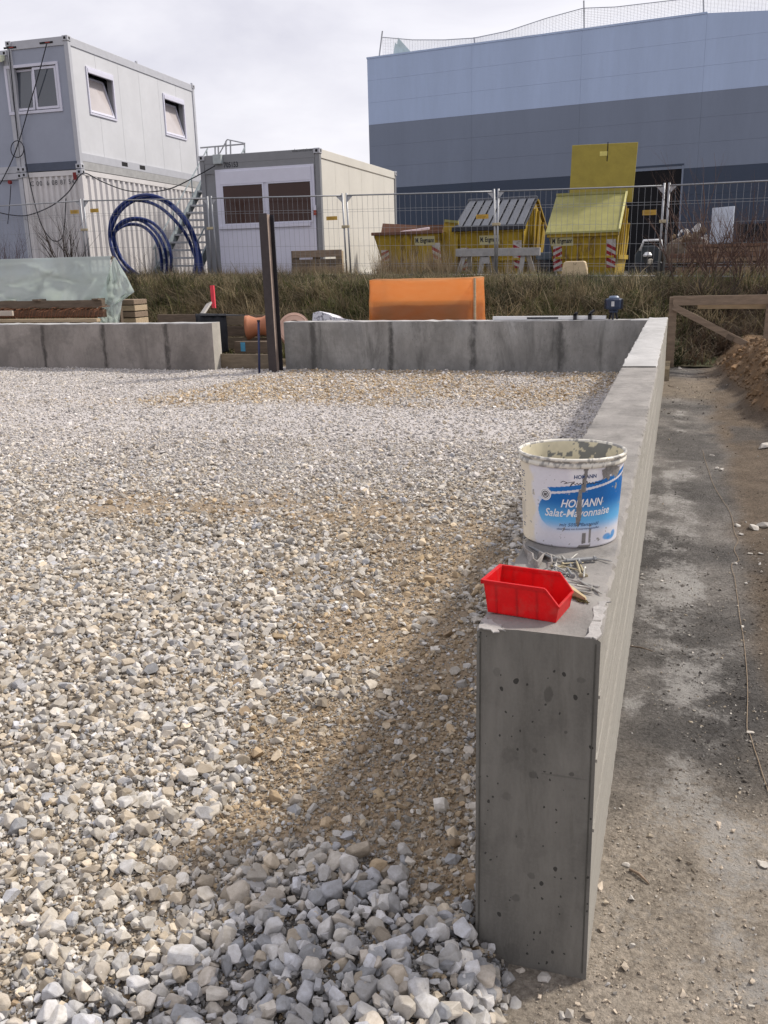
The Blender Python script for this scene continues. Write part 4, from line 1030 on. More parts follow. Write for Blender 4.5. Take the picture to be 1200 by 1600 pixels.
def rect_y(px0, px1, py0, py1, Y):      # (x0, x1, z0, z1) on the plane y = Y
    a = PY((px0 + px1) / 2, py0, Y); b = PY((px0 + px1) / 2, py1, Y); l = PY(px0, (py0 + py1) / 2, Y); r = PY(px1, (py0 + py1) / 2, Y)
    return l[0], r[0], min(a[2], b[2]), max(a[2], b[2])
def plank(px0, px1, py0, py1, Y, th, name, mat, label, cat='board', bevel=.004, group=None):
    x0, x1, z0, z1 = rect_y(px0, px1, py0, py1, Y); o = (x0 + x1) / 2
    m = MB().box((x0 - o, 0, 0), (x1 - o, th, z1 - z0)).build(name, mat, None, bevel=bevel)
    m.location = (o, Y, z0); return tag(m, label, cat, group)
plank(344, 427, 553.5, 582, 11.70, .045, 'timber_board', M_board, 'wide weathered board closing the foot of the gap between the walls')
pk = plank(366, 424, 534, 552, 12.35, .30, 'timber_block', M_timber_d, 'squared brown timber block with a blue paint mark behind the board', 'timber')
x0, x1, z0, z1 = rect_y(376, 383, 535, 549, 12.345)
MB().box((x0, 12.344, z0), (x1, 12.349, z1)).build('paint_mark', surf('blue_spray', (0.08, 0.30, 0.48), rough=.8, var=.3, bump=0), subroot(pk) if False else None)
bpy.data.objects['paint_mark'].parent = pk; bpy.data.objects['paint_mark'].matrix_parent_inverse = Matrix.Translation(-Vector(pk.location))
shelf = thing('board_fence', 'low grey brown shuttering of stacked boards behind the gap', 'board wall', (-5.6, 13.0, 0))
for k, (py0, py1) in enumerate(((492, 508), (509, 526), (527, 545))):
    x0, x1, z0, z1 = rect_y(345, 432, py0, py1, 13.0)
    MB().box((x0, 13.0 + .004 * k, z0), (x1, 13.04, z1 - .004)).build('board', M_board if k != 1 else M_timber_d, shelf, bevel=.003)
MB().box((-6.45, 13.045, 0.05), (-6.37, 13.12, .72)).build('stake', M_timber_d, shelf); MB().box((-5.2, 13.045, 0.05), (-5.12, 13.12, .72)).build('stake', M_timber_d, shelf)
plank(246, 350, 491, 505, 12.95, .05, 'timber_board', M_timber_d, 'long grey plank lying behind the left concrete wall')
def cloth(fn, nu, nv, th, name, mat, parent=None, smooth=True):
    mb = MB(); mb.grid(fn, nu, nv); o = mb.build(name, mat, parent, smooth=smooth, normals=False)
    if th: s = o.modifiers.new('thickness', 'SOLIDIFY'); s.thickness = th
    return o
def foil_fn(u, v):
    px = lerp(305, 353, u) + 5 * v * u; py = lerp(490.5, lerp(562, 549, u), v)
    q = PY(px, py, 12.42 - .16 * v ** .5); q = np.array(q); q[1] += .05 * mnoise.noise((u * 6, v * 2, 3)) + .02 * math.sin(u * 26 + v * 3) * v; return q
fo = tag(cloth(foil_fn, 40, 20, .004, 'black_foil', M_blackfoil), 'black plastic foil hanging over the edge behind the left wall end', 'foil')
def wing_fn(u, v):
    q = PY(lerp(312, 388, u), lerp(489.5 + 3 * u, 494 - 1 * u, v), 12.55 - .2 * v); return q
w_ = cloth(wing_fn, 20, 3, .004, 'foil_edge', M_blackfoil); w_.parent = fo
# terracotta coloured pipe drums
def drum(name, label, c, axis, rf, rc, L, mat):
    t = thing(name, label, 'drum', c); t.rotation_mode = 'QUATERNION'; t.rotation_quaternion = Vector(axis).normalized().to_track_quat('Z', 'Y')
    MB().lathe([(rf * .52, -L / 2), (rf, -L / 2), (rf, -L / 2 + .03), (rf * .93, -L / 2 + .05), (rc, -L * .12), (rc, L * .12), (rf * .93, L / 2 - .05), (rf, L / 2 - .03), (rf, L / 2), (rf * .52, L / 2)], 40).build('body', mat, t, world=False, auto=35)
    MB().lathe([(rf * .52, -L / 2 - .001), (rf * .52, L / 2 + .001)], 32).build('bore', M_terra, t, world=False, smooth=True)
    MB().lathe([(rf * .82, L / 2), (rf * .86, L / 2 + .012), (rf * .90, L / 2)], 40).build('ridge', mat, t, world=False, smooth=True)
    return t
q = PY(403, 510, 12.75); drum('pipe_drum', 'terracotta coloured drum lying on its side behind the steel column', (q[0] + .03, q[1], q[2] - .0), (1, .25, .06), .19, .135, .40, M_terra)
q = PY(452, 509, 12.75); drum('pipe_drum', 'faded pink terracotta drum showing its round face above the right wall', (q[0] + .05, q[1] + .1, q[2] - .085), (.35, -1, .35), .24, .15, .34, M_terra_p)
# speckled white slab
mb = MB(); poly = [PY(x, y, 12.6) for x, y in ((487, 506), (489, 489), (498, 486), (514, 491), (520, 495), (550, 500), (549, 507))]
mb.prism([tuple(p) for p in poly], (0.05, .35, -.05))
slab_m = NT('speckled_white'); v = slab_m.noise(34, 3, .6); slab_m.col(slab_m.mix(slab_m.ramp(v, .56, .62), (.66, .66, .72), (.22, .22, .26))); slab_m.set(Roughness=.9); slab_m.bump(slab_m.noise(40, 4, .6), .5, .01)
o = mb.build('broken_slab', slab_m.m, None, bevel=.004); tag(o, 'white speckled broken slab lying behind the right wall', 'slab')
# stake and small plank on the bank
q0 = PY(334, 477, 15.0); q1 = PY(333, 446, 15.0)
o = MB().hexa([(-.035, -.02, 0), (.035, -.02, 0), (.035, .02, 0), (-.035, .02, 0), (-.04, -.02, q1[2] - q0[2] + .05), (.03, -.02, q1[2] - q0[2] + .05), (.03, .02, q1[2] - q0[2] + .05), (-.04, .02, q1[2] - q0[2] + .05)]).build('marking_stake', surf('neon_pink_paint', (.80, .07, .10), rough=.7, var=.1, bump=0), None)
o.location = (q0[0], 15.0, q0[2] - .05); tag(o, 'neon pink marking stake standing in the grass bank', 'stake')
a = PY(314, 494, 13.4); b = PY(327, 474, 14.0)
o = MB().bar(a, b, .10, .03, up=(0, -1, .3)).build('loose_plank', surf('silver_timber', (.36, .34, .32), rough=.9, var=.2, scale=8), None); tag(o, 'short grey plank leaning on the bank beside the pink stake', 'plank')

# ------------------------------------------------------------------ orange covered stack
def orange_foil():
    t = NT('orange_foil'); n = t.noise(3, 5, .6, stretch=(1, 1, 2.5)); c = t.mix(t.ramp(n, .3, .7), (0.82, 0.44, 0.19), (0.86, 0.58, 0.36)); t.col(c); t.set(Roughness=.30)
    tr = t.n('ShaderNodeBsdfTranslucent'); t.l(t.mix(.5, c, (1.0, .72, .46)), tr.inputs[0]); tp = t.n('ShaderNodeBsdfTransparent'); tp.inputs[0].default_value = (1, .78, .55, 1)
    m1 = t.n('ShaderNodeMixShader'); m1.inputs[0].default_value = .64; t.l(t.b.outputs[0], m1.inputs[1]); t.l(tr.outputs[0], m1.inputs[2])
    m2 = t.n('ShaderNodeMixShader'); m2.inputs[0].default_value = .54; t.l(m1.outputs[0], m2.inputs[1]); t.l(tp.outputs[0], m2.inputs[2]); t.l(m2.outputs[0], t.out.inputs[0])
    t.bump(t.noise(16, 4, .6, stretch=(.4, 1, 1)), .35, .02); return t.m
M_orange = orange_foil()
ox0, _, oz0, oz1 = rect_y(575, 757, 436, 500, 13.2); ox1 = PY(743, 468, 13.2)[0]
cov = thing('covered_stack', 'stack under a glossy orange translucent plastic cover behind the right wall', 'covered stack', ((ox0 + ox1) / 2, 13.6, .15))
ow = (ox1 - ox0) / 2; oh = oz1 - .15
def cover(u, v):       # skirt round the stack; u runs round the four sides
    per = [(-ow, 0), (ow, 0), (ow, .75), (-ow, .75), (-ow, 0)]; f = u * 4; i = min(3, int(f)); f -= i
    x = lerp(per[i][0], per[i + 1][0], f); y = lerp(per[i][1], per[i + 1][1], f)
    z = oh * v; w = .018 * mnoise.noise((x * 2.2 + i, z * 3, y * 2 + 3)) + .012 * math.sin(x * 6 + z * 4) * (1 - v)
    k = 1 - .02 * (1 - v) * 0 - .025 * v
    sag = .018 * math.sin(math.pi * (x + ow) / (2 * ow)) * v
    return (x * k + w, y + w - .37, z - sag)
o = cloth(cover, 96, 24, .002, 'plastic_cover', M_orange, cov); o.location = (0, 0, 0)
o.data.transform(Matrix.Identity(4))
def covertop(u, v):
    x = lerp(-ow, ow, u) * .975; y = lerp(0, .75, v) - .37
    return (x, y, oh - .018 * math.sin(math.pi * u) + .04 * math.sin(math.pi * v) * (0.4 + .6 * mnoise.noise((u * 3, v * 2, 1))))
mb = MB(); mb.grid(covertop, 40, 12); mb.build('cover_top', M_orange, cov, world=False, smooth=True, normals=False)
for ob in list(cov.children):
    if ob.name.startswith('plastic_cover'):
        # the grid was given in local coordinates already
        w = Vector(cov['_w']); ob.data.transform(Matrix.Translation(w))
M_inner = surf('brown_cartons', (0.22, 0.085, 0.04), rough=.8, var=.15, bump=.1)
MB().box((-ow * .95, -.31, .03), (ow * .95, .31, oh * .70)).build('carton_stack', M_inner, cov, world=False, bevel=.01)
MB().box((-ow * .97, -.325, oh * .695), (ow * .97, -.29, oh * .725)).build('edge_board', M_timber_d, cov, world=False)
for sx in (-.72, .55): MB().box((ow * sx - .07, -.335, .55), (ow * sx + .09, -.312, .73)).build('label_patch', surf('dark_carton', (.08, .025, .012), rough=.8), cov, world=False)
MB().bar((ow * .985, -.365, .03), (ow * .975, -.365, oh), .03, .03).build('corner_post', M_timber_l, cov, world=False)

# ------------------------------------------------------------------ laser level and straightedge on the far wall
q = PY(958, 497.5, 11.82); LX = q[0]
lv = thing('laser_level', 'dark blue rotary laser level standing on the far corner of the wall', 'laser level', (LX, 11.82, WT))
M_bluep = surf('dark_blue_plastic', (0.022, 0.036, 0.075), rough=.45, var=.15, bump=.1); M_bluel = surf('blue_grey_plastic', (.16, .21, .30), rough=.4, var=.1, bump=.05)
for a in (0.5, 2.6, 4.7): MB().hexa([(.055 * math.cos(a) - .012, .055 * math.sin(a) - .012, 0), (.055 * math.cos(a) + .012, .055 * math.sin(a) - .012, 0), (.055 * math.cos(a) + .012, .055 * math.sin(a) + .012, 0), (.055 * math.cos(a) - .012, .055 * math.sin(a) + .012, 0)] + [(.03 * math.cos(a) + dx, .03 * math.sin(a) + dy, .10) for dx, dy in ((-.014, -.014), (.014, -.014), (.014, .014), (-.014, .014))]).build('leg', M_cable, lv, world=False)
MB().lathe([(.001, .085), (.055, .085), (.06, .11), (.05, .12), (.095, .125), (.105, .15), (.108, .24), (.098, .255), (.06, .262), (.055, .285), (.035, .292), (.001, .293)], 8).build('housing', M_bluep, lv, world=False, bevel=.004)
MB().lathe([(.062, .258), (.066, .27), (.050, .288), (.001, .290)], 16).build('top_cap', M_bluel, lv, world=False)
MB().box((-.022, -.111, .165), (.014, -.098, .225)).build('display', surf('pale_label', (.55, .56, .58), rough=.4, bump=0), lv, world=False)
for sx in (-1, 1): MB().box((sx * .10 - .014, -.03, .13), (sx * .10 + .014, .03, .25)).build('side_grip', M_cable, lv, world=False, bevel=.004)
a = PY(770, 500, 11.78); b = PY(947, 497, 11.78)
se = thing('straightedge', 'long pale aluminium straightedge lying on top of the far wall', 'straightedge', ((a[0] + b[0]) / 2, 11.80, WT + .003))
Ls = (b[0] - a[0]) / 2
MB().box((-Ls, -.03, 0), (Ls, .03, .045)).build('profile', M_alu, se, world=False, bevel=.003)
MB().box((-Ls + .45, -.0325, .010), (-Ls + .85, -.03, .032)).build('dark_strip', M_cable, se, world=False)
for px in (899, 922):
    x = PY(px, 495, 11.78)[0]
    k = thing('clamp', 'black clamp on the straightedge, %s' % ('the one farther from the laser level' if px == 899 else 'the one nearer to the laser level'), 'clamp', (x, 11.79, WT), 0, 'clamps on the straightedge')
    MB().box((-.022, -.065, 0), (.022, -.034, .075)).build('jaw', M_cable, k, world=False, bevel=.003); MB().box((-.022, -.065, .052), (.022, .05, .075)).build('bridge', M_cable, k, world=False, bevel=.003)
    MB().bar((0, -.02, .08), (.05 if px > 900 else .02, .0, .115 if px > 900 else .085), .03, .025).build('lever', M_cable, k, world=False)

# ------------------------------------------------------------------ green sheeted rack at the left
def pale_sheet():
    t = NT('green_sheeting'); n = t.noise(1.6, 4, .55); c = t.mix(t.ramp(n, .3, .7), (0.58, 0.65, 0.63), (0.70, 0.76, 0.74)); t.col(c); t.set(Roughness=.28)
    tr = t.n('ShaderNodeBsdfTranslucent'); tr.inputs[0].default_value = (.66, .78, .74, 1); m1 = t.n('ShaderNodeMixShader'); m1.inputs[0].default_value = .42
    tp = t.n('ShaderNodeBsdfTransparent'); tp.inputs[0].default_value = (.80, .92, .86, 1); m2 = t.n('ShaderNodeMixShader'); m2.inputs[0].default_value = .24
    t.l(t.b.outputs[0], m1.inputs[1]); t.l(tr.outputs[0], m1.inputs[2]); t.l(m1.outputs[0], m2.inputs[1]); t.l(tp.outputs[0], m2.inputs[2]); t.l(m2.outputs[0], t.out.inputs[0])
    t.bump(t.noise(7, 5, .6), .35, .03); return t.m
M_sheet = pale_sheet()
rk = thing('timber_rack', 'long timber rail rack that carries the pale green sheet', 'rack', (-11, 13.05, 0))
r0 = PY(0, 408, 13.05); r1 = PY(177, 403, 13.05); dx = (r1 - r0) / 177.
r00 = r0 - dx * 330
MB().bar(r00, r0 + dx * 56, .07, .05).build('rail', M_timber_d, rk); MB().bar(r0 + dx * 88, r1, .07, .05).build('rail', M_timber_d, rk); MB().bar(r0 + dx * 50, r0 + dx * 92, .06, .035).build('joint_plate', M_galv, rk)
for f in (0.99, 0.52, .05, -.6): p = r0 + dx * 177 * f; MB().bar((p[0], p[1] + .06, .1), (p[0], p[1] + .06, p[2] - .03), .07, .07, up=(0, 1, 0)).build('post', M_timber_d, rk)
def sheet_fn(u, v):
    p = r00 + (r1 - r00) * u; z0 = p[2] + .03; zb = PY(0, 471, 12.85)[2]
    z = lerp(z0, zb, v); rd = 1 - abs(mnoise.noise((u * 7 - v * 1.5, v * .8 + u * 2, 9))) * 2.2; rd2 = 1 - abs(mnoise.noise((u * 16 + v * 3, v * 1.6, 4))) * 2.5; y = 13.0 - .28 * v + (.07 * max(rd, 0) ** 2 + .035 * max(rd2, 0) ** 2) * sstep(.05, .4, v) - .05 * math.sin(v * math.pi) + (.07 * mnoise.noise((u * 8, v * 1.3, 2)) + .03 * mnoise.noise((u * 22 + v * 4, v * 2, 5))) * (0.25 + v)
    return (p[0] + .05 * v * mnoise.noise((u * 9, 0, 3)), y, z + .03 * v * mnoise.noise((u * 12, 7, 1)))
def tail_fn(u, v):
    top = vlerp((177, 403, 0), (180, 402, 0), u); l = [(177, 403), (165, 440), (152, 470), (150, 492), (158, 506)]; r = [(180, 402), (198, 432), (210, 456), (191, 470), (186, 504)]
    f = v * 4; i = min(3, int(f)); f -= i
    a = vlerp(l[i], l[i + 1], f); b = vlerp(r[i], r[i + 1], f); p = vlerp(a, b, u)
    Y = 12.98 - .22 * v + (.11 * mnoise.noise((u * 3.5, v * 4, 4)) + .07 * mnoise.noise((u * 8, v * 9, 6))) * sstep(0, .25, v)
    return PY(p[0], p[1], Y)
sh = cloth(sheet_fn, 160, 20, 0, 'sheet_cover', M_sheet); tag(sh, 'pale green translucent sheet draped over the timber rack at the left', 'plastic sheet')
tl = cloth(tail_fn, 24, 40, 0, 'crumpled_end', surf('clear_crumpled_film', (.50, .56, .53), rough=.15, var=.25, scale=9, bump=1.0, bscale=16, bdist=.03) if False else M_sheet); tl.parent = sh
rb = thing('rebar_mat_stack', 'stack of rusty reinforcement mats under the green sheet', 'rebar', (-10.5, 12.6, 0))
M_rebar = surf('rusty_rebar', (0.17, 0.075, 0.04), rough=.9, metal=.2, var=.3, scale=30, bump=.3)
zt = .86; xl, xr = -13.0, PY(150, 490, 12.4)[0]
for k in range(6): MB().tube([(xl, 12.42 + .05 * k, .74 + .055 * k), (xr + .03 * (k % 2), 12.42 + .05 * k, .74 + .055 * k)], .010, 6).build('long_bar', M_rebar, rb)
mb = MB(); rg = random.Random(2)
for k in range(78):
    x = lerp(xl, xr, k / 77) + rg.uniform(-.01, .01); c = rg.uniform(.0, .06)
    mb.tube([(x, 12.36, .60), (x + .02, 12.37, .80), (x + .03 + c, 12.40, .96 + rg.uniform(-.04, .04)), (x + .05 + c, 12.65, 1.00)], .006, 5)
o = mb.build('cross_bars', M_rebar, rb); o['kind'] = 'stuff'
for k, (y, z, mat) in enumerate(((12.55, .98, M_timber_d), (12.56, .83, surf('red_brown_timber', (.15, .085, .055), rough=.9, var=.3, scale=5, stretch=(1, 6, 6))))):
    MB().box((xl, y, z), (xr + .02, y + .10, z + .12)).build('bearer', mat, rb, bevel=.004)
for x in (PY(55, 469, 12.5)[0], PY(148, 469, 12.5)[0]): MB().box((x - .06, 12.5, 1.10), (x + .06, 12.7, 1.125)).build('spacer', M_timber_d, rb)
tag(MB().box((xl - .3, 12.2, .775), (PY(151, 500, 12.2)[0], 12.3, .825)).build('timber_lath', M_timber_l, None, bevel=.003), 'thin pale lath lying behind the left wall under the rebar mats', 'lath')
plank(-60, 19, 486, 494, 12.25, .04, 'pale_plate', surf('beige_board', (.46, .40, .34), rough=.8, var=.1, bump=.1), 'short pale beige board in front of the rebar at the left edge')
wp = thing('timber_stack', 'small stack of pale sawn timber beside the crumpled sheet end', 'timber', (PY(200, 490, 13.4)[0], 13.4, 0))
for k, (py0, py1) in enumerate(((468, 476), (477, 486), (487, 496), (497, 508))):
    x0, x1, z0, z1 = rect_y(176, 209 + k, py0, py1, 13.35); MB().box((x0, 13.35 + .01 * (k % 2), z0), (x1, 13.75, z1 - .006)).build('beam', M_timber_l if k % 2 else M_timber, wp, bevel=.005)
MB().box((-8.95, 13.4, .1), (-8.5, 13.7, rect_y(176, 210, 497, 508, 13.35)[2])).build('bearer', M_timber_d, wp)

# ------------------------------------------------------------------ timber batter frame at the right
fr = thing('batter_frame', 'timber batter board frame with a diagonal brace at the right of the wall corner', 'timber frame', (.5, 13.2, 0))
a = PY(1047, 562, 13.2); b = PY(1047, 464, 13.2); MB().box((a[0] - .055, 13.15, -.05), (a[0] + .05, 13.25, b[2])).build('post', M_timber, fr, bevel=.004)
c = PY(1197, 553, 13.2); d2 = PY(1197, 455, 13.2); MB().box((c[0] - .05, 13.15, .0), (c[0] + .06, 13.25, d2[2])).build('post', M_timber, fr, bevel=.004)
MB().box((c[0] + 1.1, 13.15, .0), (c[0] + 1.2, 13.25, d2[2])).build('post', M_timber, fr, bevel=.004)
a = PY(1054, 470, 13.13); MB().bar((a[0] - .02, 13.12, a[2]), (2.6, 13.12, a[2] + .01), .035, .125, up=(0, 0, 1)).build('rail', M_timber, fr, bevel=.003)
a = PY(1090, 478.5, 13.28); MB().bar((a[0], 13.28, a[2]), (2.6, 13.28, a[2] - .02), .035, .07).build('rail', M_timber_l, fr, bevel=.003)
a = PY(1052, 479, 13.13); b = PY(1192, 553, 13.13); MB().bar((a[0], 13.11, a[2]), (b[0] + .02, 13.11, b[2]), .04, .085).build('brace', M_timber, fr, bevel=.003)
mdl = PY(1140, 527, 13.1); MB().bar((mdl[0] - .04, 13.085, mdl[2] + .02), (mdl[0] + .05, 13.085, mdl[2] - .03), .02, .07).build('splice_block', M_timber_d, fr, bevel=.003)
# string along the track, twigs
pth = [(1098, 705), (1105, 730), (1118, 765), (1140, 800), (1148, 833), (1153, 845), (1147, 860), (1154, 876), (1143, 884), (1149, 912), (1155, 960), (1163, 1010), (1168, 1080), (1167, 1138), (1172, 1150), (1185, 1190), (1204, 1250)]
pts = []
for px, py in pth:
    z0 = 0.0
    for _ in range(3): q = PZ(px, py, z0); z0 = float(z_track(q[0], q[1]))
    pts.append((q[0], q[1], z0 + .006))
P2 = []
for i in range(len(pts) - 1):
    for k in range(6):
        t_ = k / 6; p0 = Vector(pts[max(i - 1, 0)]); p1 = Vector(pts[i]); p2 = Vector(pts[i + 1]); p3 = Vector(pts[min(i + 2, len(pts) - 1)])
        p = .5 * ((2 * p1) + (-p0 + p2) * t_ + (2 * p0 - 5 * p1 + 4 * p2 - p3) * t_ ** 2 + (-p0 + 3 * p1 - 3 * p2 + p3) * t_ ** 3); P2.append((p.x, p.y, float(z_track(p.x, p.y)) + .004))
tag(MB().tube(P2, .0013, 5).build('string_line', surf('tan_string', (.30, .23, .16), rough=.9, var=.2, scale=60, bump=.2), None, smooth=True), 'thin tan builder string lying loose along the dirt track', 'string')
def ground_pt(px, py):
    z0 = 0.0
    for _ in range(3): q = PZ(px, py, z0); z0 = float(z_track(q[0], q[1]))
    return Vector((q[0], q[1], z0))
for (a, b, r, lab) in (((984, 1360), (1014, 1383), .0035, 'short brown twig on the pale dirt near the wall foot'), ((985, 1010), (1020, 1018), .002, 'thin twig lying on the dark dirt beside the wall'), ((1073, 548), (1090, 532), .01, 'thin pale stick lying at the foot of the bank')):
    tag(MB().tube([ground_pt(*a) + Vector((0, 0, r)), (ground_pt(*a) + ground_pt(*b)) / 2 + Vector((0, .004, r * 2)), ground_pt(*b) + Vector((0, 0, r))], [r, r * 1.1, r * .6], 6).build('twig', M_timber if 'pale' not in lab[:12] else M_timber_l, None), lab, 'twig')
# ------------------------------------------------------------------ hall in the background
hp0 = PD(582, 419.8, 42.0); hp1 = PD(1200, 404.6, 42.0 / 1.205)
hd = Vector(((hp1 - hp0)[0], (hp1 - hp0)[1], 0)); HL1 = hd.length; hd.normalize(); hn = Vector((hd.y, -hd.x, 0))     # hn points towards the camera
hang = math.atan2(hd.y, hd.x)
HB = 1.0
hall = thing('industrial_hall', 'large windowless hall clad in light blue, grey blue and dark blue panels', 'hall', (hp0[0], hp0[1], HB), hang)
hall['_w'] = (0, 0, 0)
HLEN = HL1 + 6.0
def hx(px, Z):                       # distance along the facade seen at this column, at height Z
    lo, hi = -2.0, HLEN + 4
    for _ in range(40):
        m = (lo + hi) / 2; p = np.array([hp0[0] + hd.x * m, hp0[1] + hd.y * m, Z])
        if to_px(p[None])[0, 0] < px: lo = m
        else: hi = m
    return lo
def z_at(x, y, py):                 # height on the vertical line through (x, y) that is seen in this row
    lo, hi = -3.0, 30.0
    for _ in range(44):
        m = (lo + hi) / 2
        if to_px(np.array([[x, y, m]]))[0, 1] > py: lo = m
        else: hi = m
    return lo
def hz(px, py):                     # height on the facade plane seen at this pixel
    Z = 6.0
    for _ in range(6):
        t = hx(px, Z); Z = z_at(hp0[0] + hd.x * t, hp0[1] + hd.y * t, py)
    return Z
ZT, ZM, ZD = hz(574, 91.5), hz(576, 195.5), hz(618, 293.0)
DROP = (ZT - hz(1200, 14.2)) 
def cladding(name, c): return surf(name, c, rough=.42, var=.07, scale=.5, bump=.05, bscale=9, spec=.5, stretch=(1.6, 1, .25))
M_h1 = cladding('light_blue_cladding', (.365, .455, .64)); M_h2 = cladding('grey_blue_cladding', (.158, .190, .258)); M_h3 = cladding('dark_blue_cladding', (.020, .036, .070))
M_hj = surf('cladding_joint', (.10, .13, .20), rough=.6, var=.05, bump=0)
cols_ = [0.0, hx(737, 7), hx(905, 7), hx(1095, 7)]; step = cols_[3] - cols_[2]; cols_ += [cols_[3] + step, HLEN + 2]
MB().box((0.03, 0.13, 0), (HLEN + 2, 0.5, ZT - HB - .35)).build('backing_wall', M_hj, hall, world=False)
MB().box((0.02, 0.5, 0), (HLEN + 2, 26, ZT - HB - .4)).build('hall_body', M_h2, hall, world=False)
dx0, dx1, dzt = hx(968, 3), hx(1063, 4), ZD - HB + .12
def topz(x): return ZT - HB - max(0.0, x - cols_[3]) * .085
def panel(x0, x1, z0, z1, mat, slant=False):
    g = .0022
    p = [(x0 + g, 0, z0 + g), (x1 - g, 0, z0 + g), (x1 - g, .12, z0 + g), (x0 + g, .12, z0 + g)]
    if slant: t0, t1 = topz(x0), topz(x1)
    else: t0 = t1 = z1 - g
    p += [(x0 + g, 0, t0), (x1 - g, 0, t1), (x1 - g, .12, t1), (x0 + g, .12, t0)]
    MB().hexa(p).build('wall_panel', mat, hall, world=False)
for i in range(len(cols_) - 1):
    x0, x1 = cols_[i], cols_[i + 1]
    for (za, zb, n, mat) in ((ZM - HB, ZT - HB, 3, M_h1), (ZD - HB, ZM - HB, 3, M_h2), (0, ZD - HB, 4, M_h3)):
        for k in range(n):
            z0 = za + (zb - za) * k / n; z1 = za + (zb - za) * (k + 1) / n; last = mat is M_h1 and k == n - 1
            if mat is M_h3 and x0 < dx1 and x1 > dx0:
                if x0 < dx0: panel(x0, dx0, z0, z1, mat)
                if x1 > dx1: panel(dx1, x1, z0, z1, mat)
            else: panel(x0, x1, z0, z1, mat, last)
mb = MB(); mb.box((dx0, .02, 0), (dx1, .127, dzt)); mb.build('door_opening', surf('dark_interior', (.004, .004, .006), rough=.9, var=.1, bump=0), hall, world=False)
MB().box((dx1, -.02, 0), (dx1 + .07, .05, dzt)).build('door_frame', M_h2, hall, world=False); MB().box((dx0, -.02, dzt), (dx1 + .07, .05, dzt + .07)).build('door_frame', M_h3, hall, world=False)
MB().box((-.02, -.02, ZT - HB - .02), (cols_[3], .2, ZT - HB + .05)).build('roof_edge', M_h1, hall, world=False)
# safety net on the roof edge
M_net = surf('white_netting', (.85, .86, .86), rough=.8, var=.1, bump=0)
net = thing('safety_net', 'sagging white safety net with posts along the roof edge of the hall', 'safety net', (hp0[0], hp0[1], HB), hang)
posts = []
for px, ytop in ((594, 46), (737, 56), (908, -2), (1096, -4), (1290, -12)):
    x = hx(px, ZT)
    zz = None
    lo, hi = topz(x), topz(x) + 4
    for _ in range(30):
        m = (lo + hi) / 2; p = np.array([hp0[0] + hd.x * x, hp0[1] + hd.y * x, HB + m])
        if to_px(p[None])[0, 1] > ytop: lo = m
        else: hi = m
    posts.append((x, lo)); lean = .22 if px == 594 else -.06
    MB().tube([(x - lean, .3, topz(x) - .1), (x, .3, lo)], .032, 6).build('post', M_galv, net, world=False)
ropes = [((594, 56), (640, 60), (690, 60), (737, 57)), ((737, 57), (790, 46), (850, 26), (908, 10)), ((908, 10), (960, 8), (1010, 2), (1096, -8)), ((1096, -8), (1190, -10), (1290, -12))]
def rope_z(x):
    P_ = []
    for r in ropes: P_ += list(r)
    xs = [hx(px, ZT + .5) for px, py in P_]; zs = []
    for (px, py), xx in zip(P_, xs):
        lo, hi = -2, 16
        for _ in range(28):
            m = (lo + hi) / 2
            if to_px(np.array([[hp0[0] + hd.x * xx, hp0[1] + hd.y * xx, HB + m]]))[0, 1] > py: lo = m
            else: hi = m
        zs.append(lo)
    return np.interp(x, xs, zs)
nx_ = np.arange(posts[0][0], posts[-1][0], .13); tz = rope_z(nx_)
mb = MB(); mb.tube([(x, .3, z) for x, z in zip(nx_, tz)], .018, 5); mb.build('top_rope', M_galv, net, world=False)
mb = MB(); r_ = .0065
for x, z in zip(nx_, tz):
    if z > topz(x) + .03: mb.add([(x - r_, .3, topz(x) - .05), (x + r_, .3, topz(x) - .05), (x + r_, .3, z), (x - r_, .3, z)], [(0, 1, 2, 3)])
for k in range(1, 14):
    f = k / 14
    zz = np.array([lerp(topz(x) - .03, z, f) for x, z in zip(nx_, tz)])
    for i in range(len(nx_) - 1): mb.add([(nx_[i], .3, zz[i] - r_), (nx_[i + 1], .3, zz[i + 1] - r_), (nx_[i + 1], .3, zz[i + 1] + r_), (nx_[i], .3, zz[i] + r_)], [(0, 1, 2, 3)])
o = mb.build('netting', M_net, net, world=False, normals=False); o['kind'] = 'stuff'
mb = MB(); x = posts[0][0]; mb.add([(x + .6, .29, topz(x) - .05), (x + 1.5, .29, topz(x) - .05), (x + .75, .29, topz(x) + .75)], [(0, 1, 2)]); mb.prism([(x + .5, .25, topz(x) - .05), (x + 1.3, .25, topz(x) - .05), (x + .62, .25, topz(x) + .55)], (0, .01, 0)); mb.build('folded_corner', surf('pale_teal_net', (.55, .66, .68), rough=.8, var=.1, bump=0), net, world=False)

# ------------------------------------------------------------------ containers
M_cw = surf('shaded_white_paint', (.30, .325, .40), rough=.5, var=.05, scale=1.2, bump=.04, bscale=10, dirt=(.36, .36, .38), damt=.12, dscale=2)  # white paint darkened and blued for the shade on the front faces
M_cf = surf('pale_grey_frame', (.44, .45, .49), rough=.5, var=.06, bump=.04)
M_cs = surf('warm_white_side', (.62, .60, .55), rough=.5, var=.05, scale=1.2, bump=.04, bscale=10)
M_cfr = surf('grey_container_front', (.22, .225, .24), rough=.5, var=.05, bump=.03)
M_pvc = surf('white_window_frame', (.62, .62, .72), rough=.35, var=.03, bump=0)
M_slot = surf('dark_slot', (.012, .012, .014), rough=.9, var=.1, bump=0)
def glass(name, c, rough=.04, spec=.9):
    t = NT(name); n = t.noise(2.5, 3, .5); t.col(t.mix(n, sc3(c, .8), sc3(c, 1.15))); t.set(Roughness=rough); t.b.inputs['Specular IOR Level'].default_value = spec; return t.m
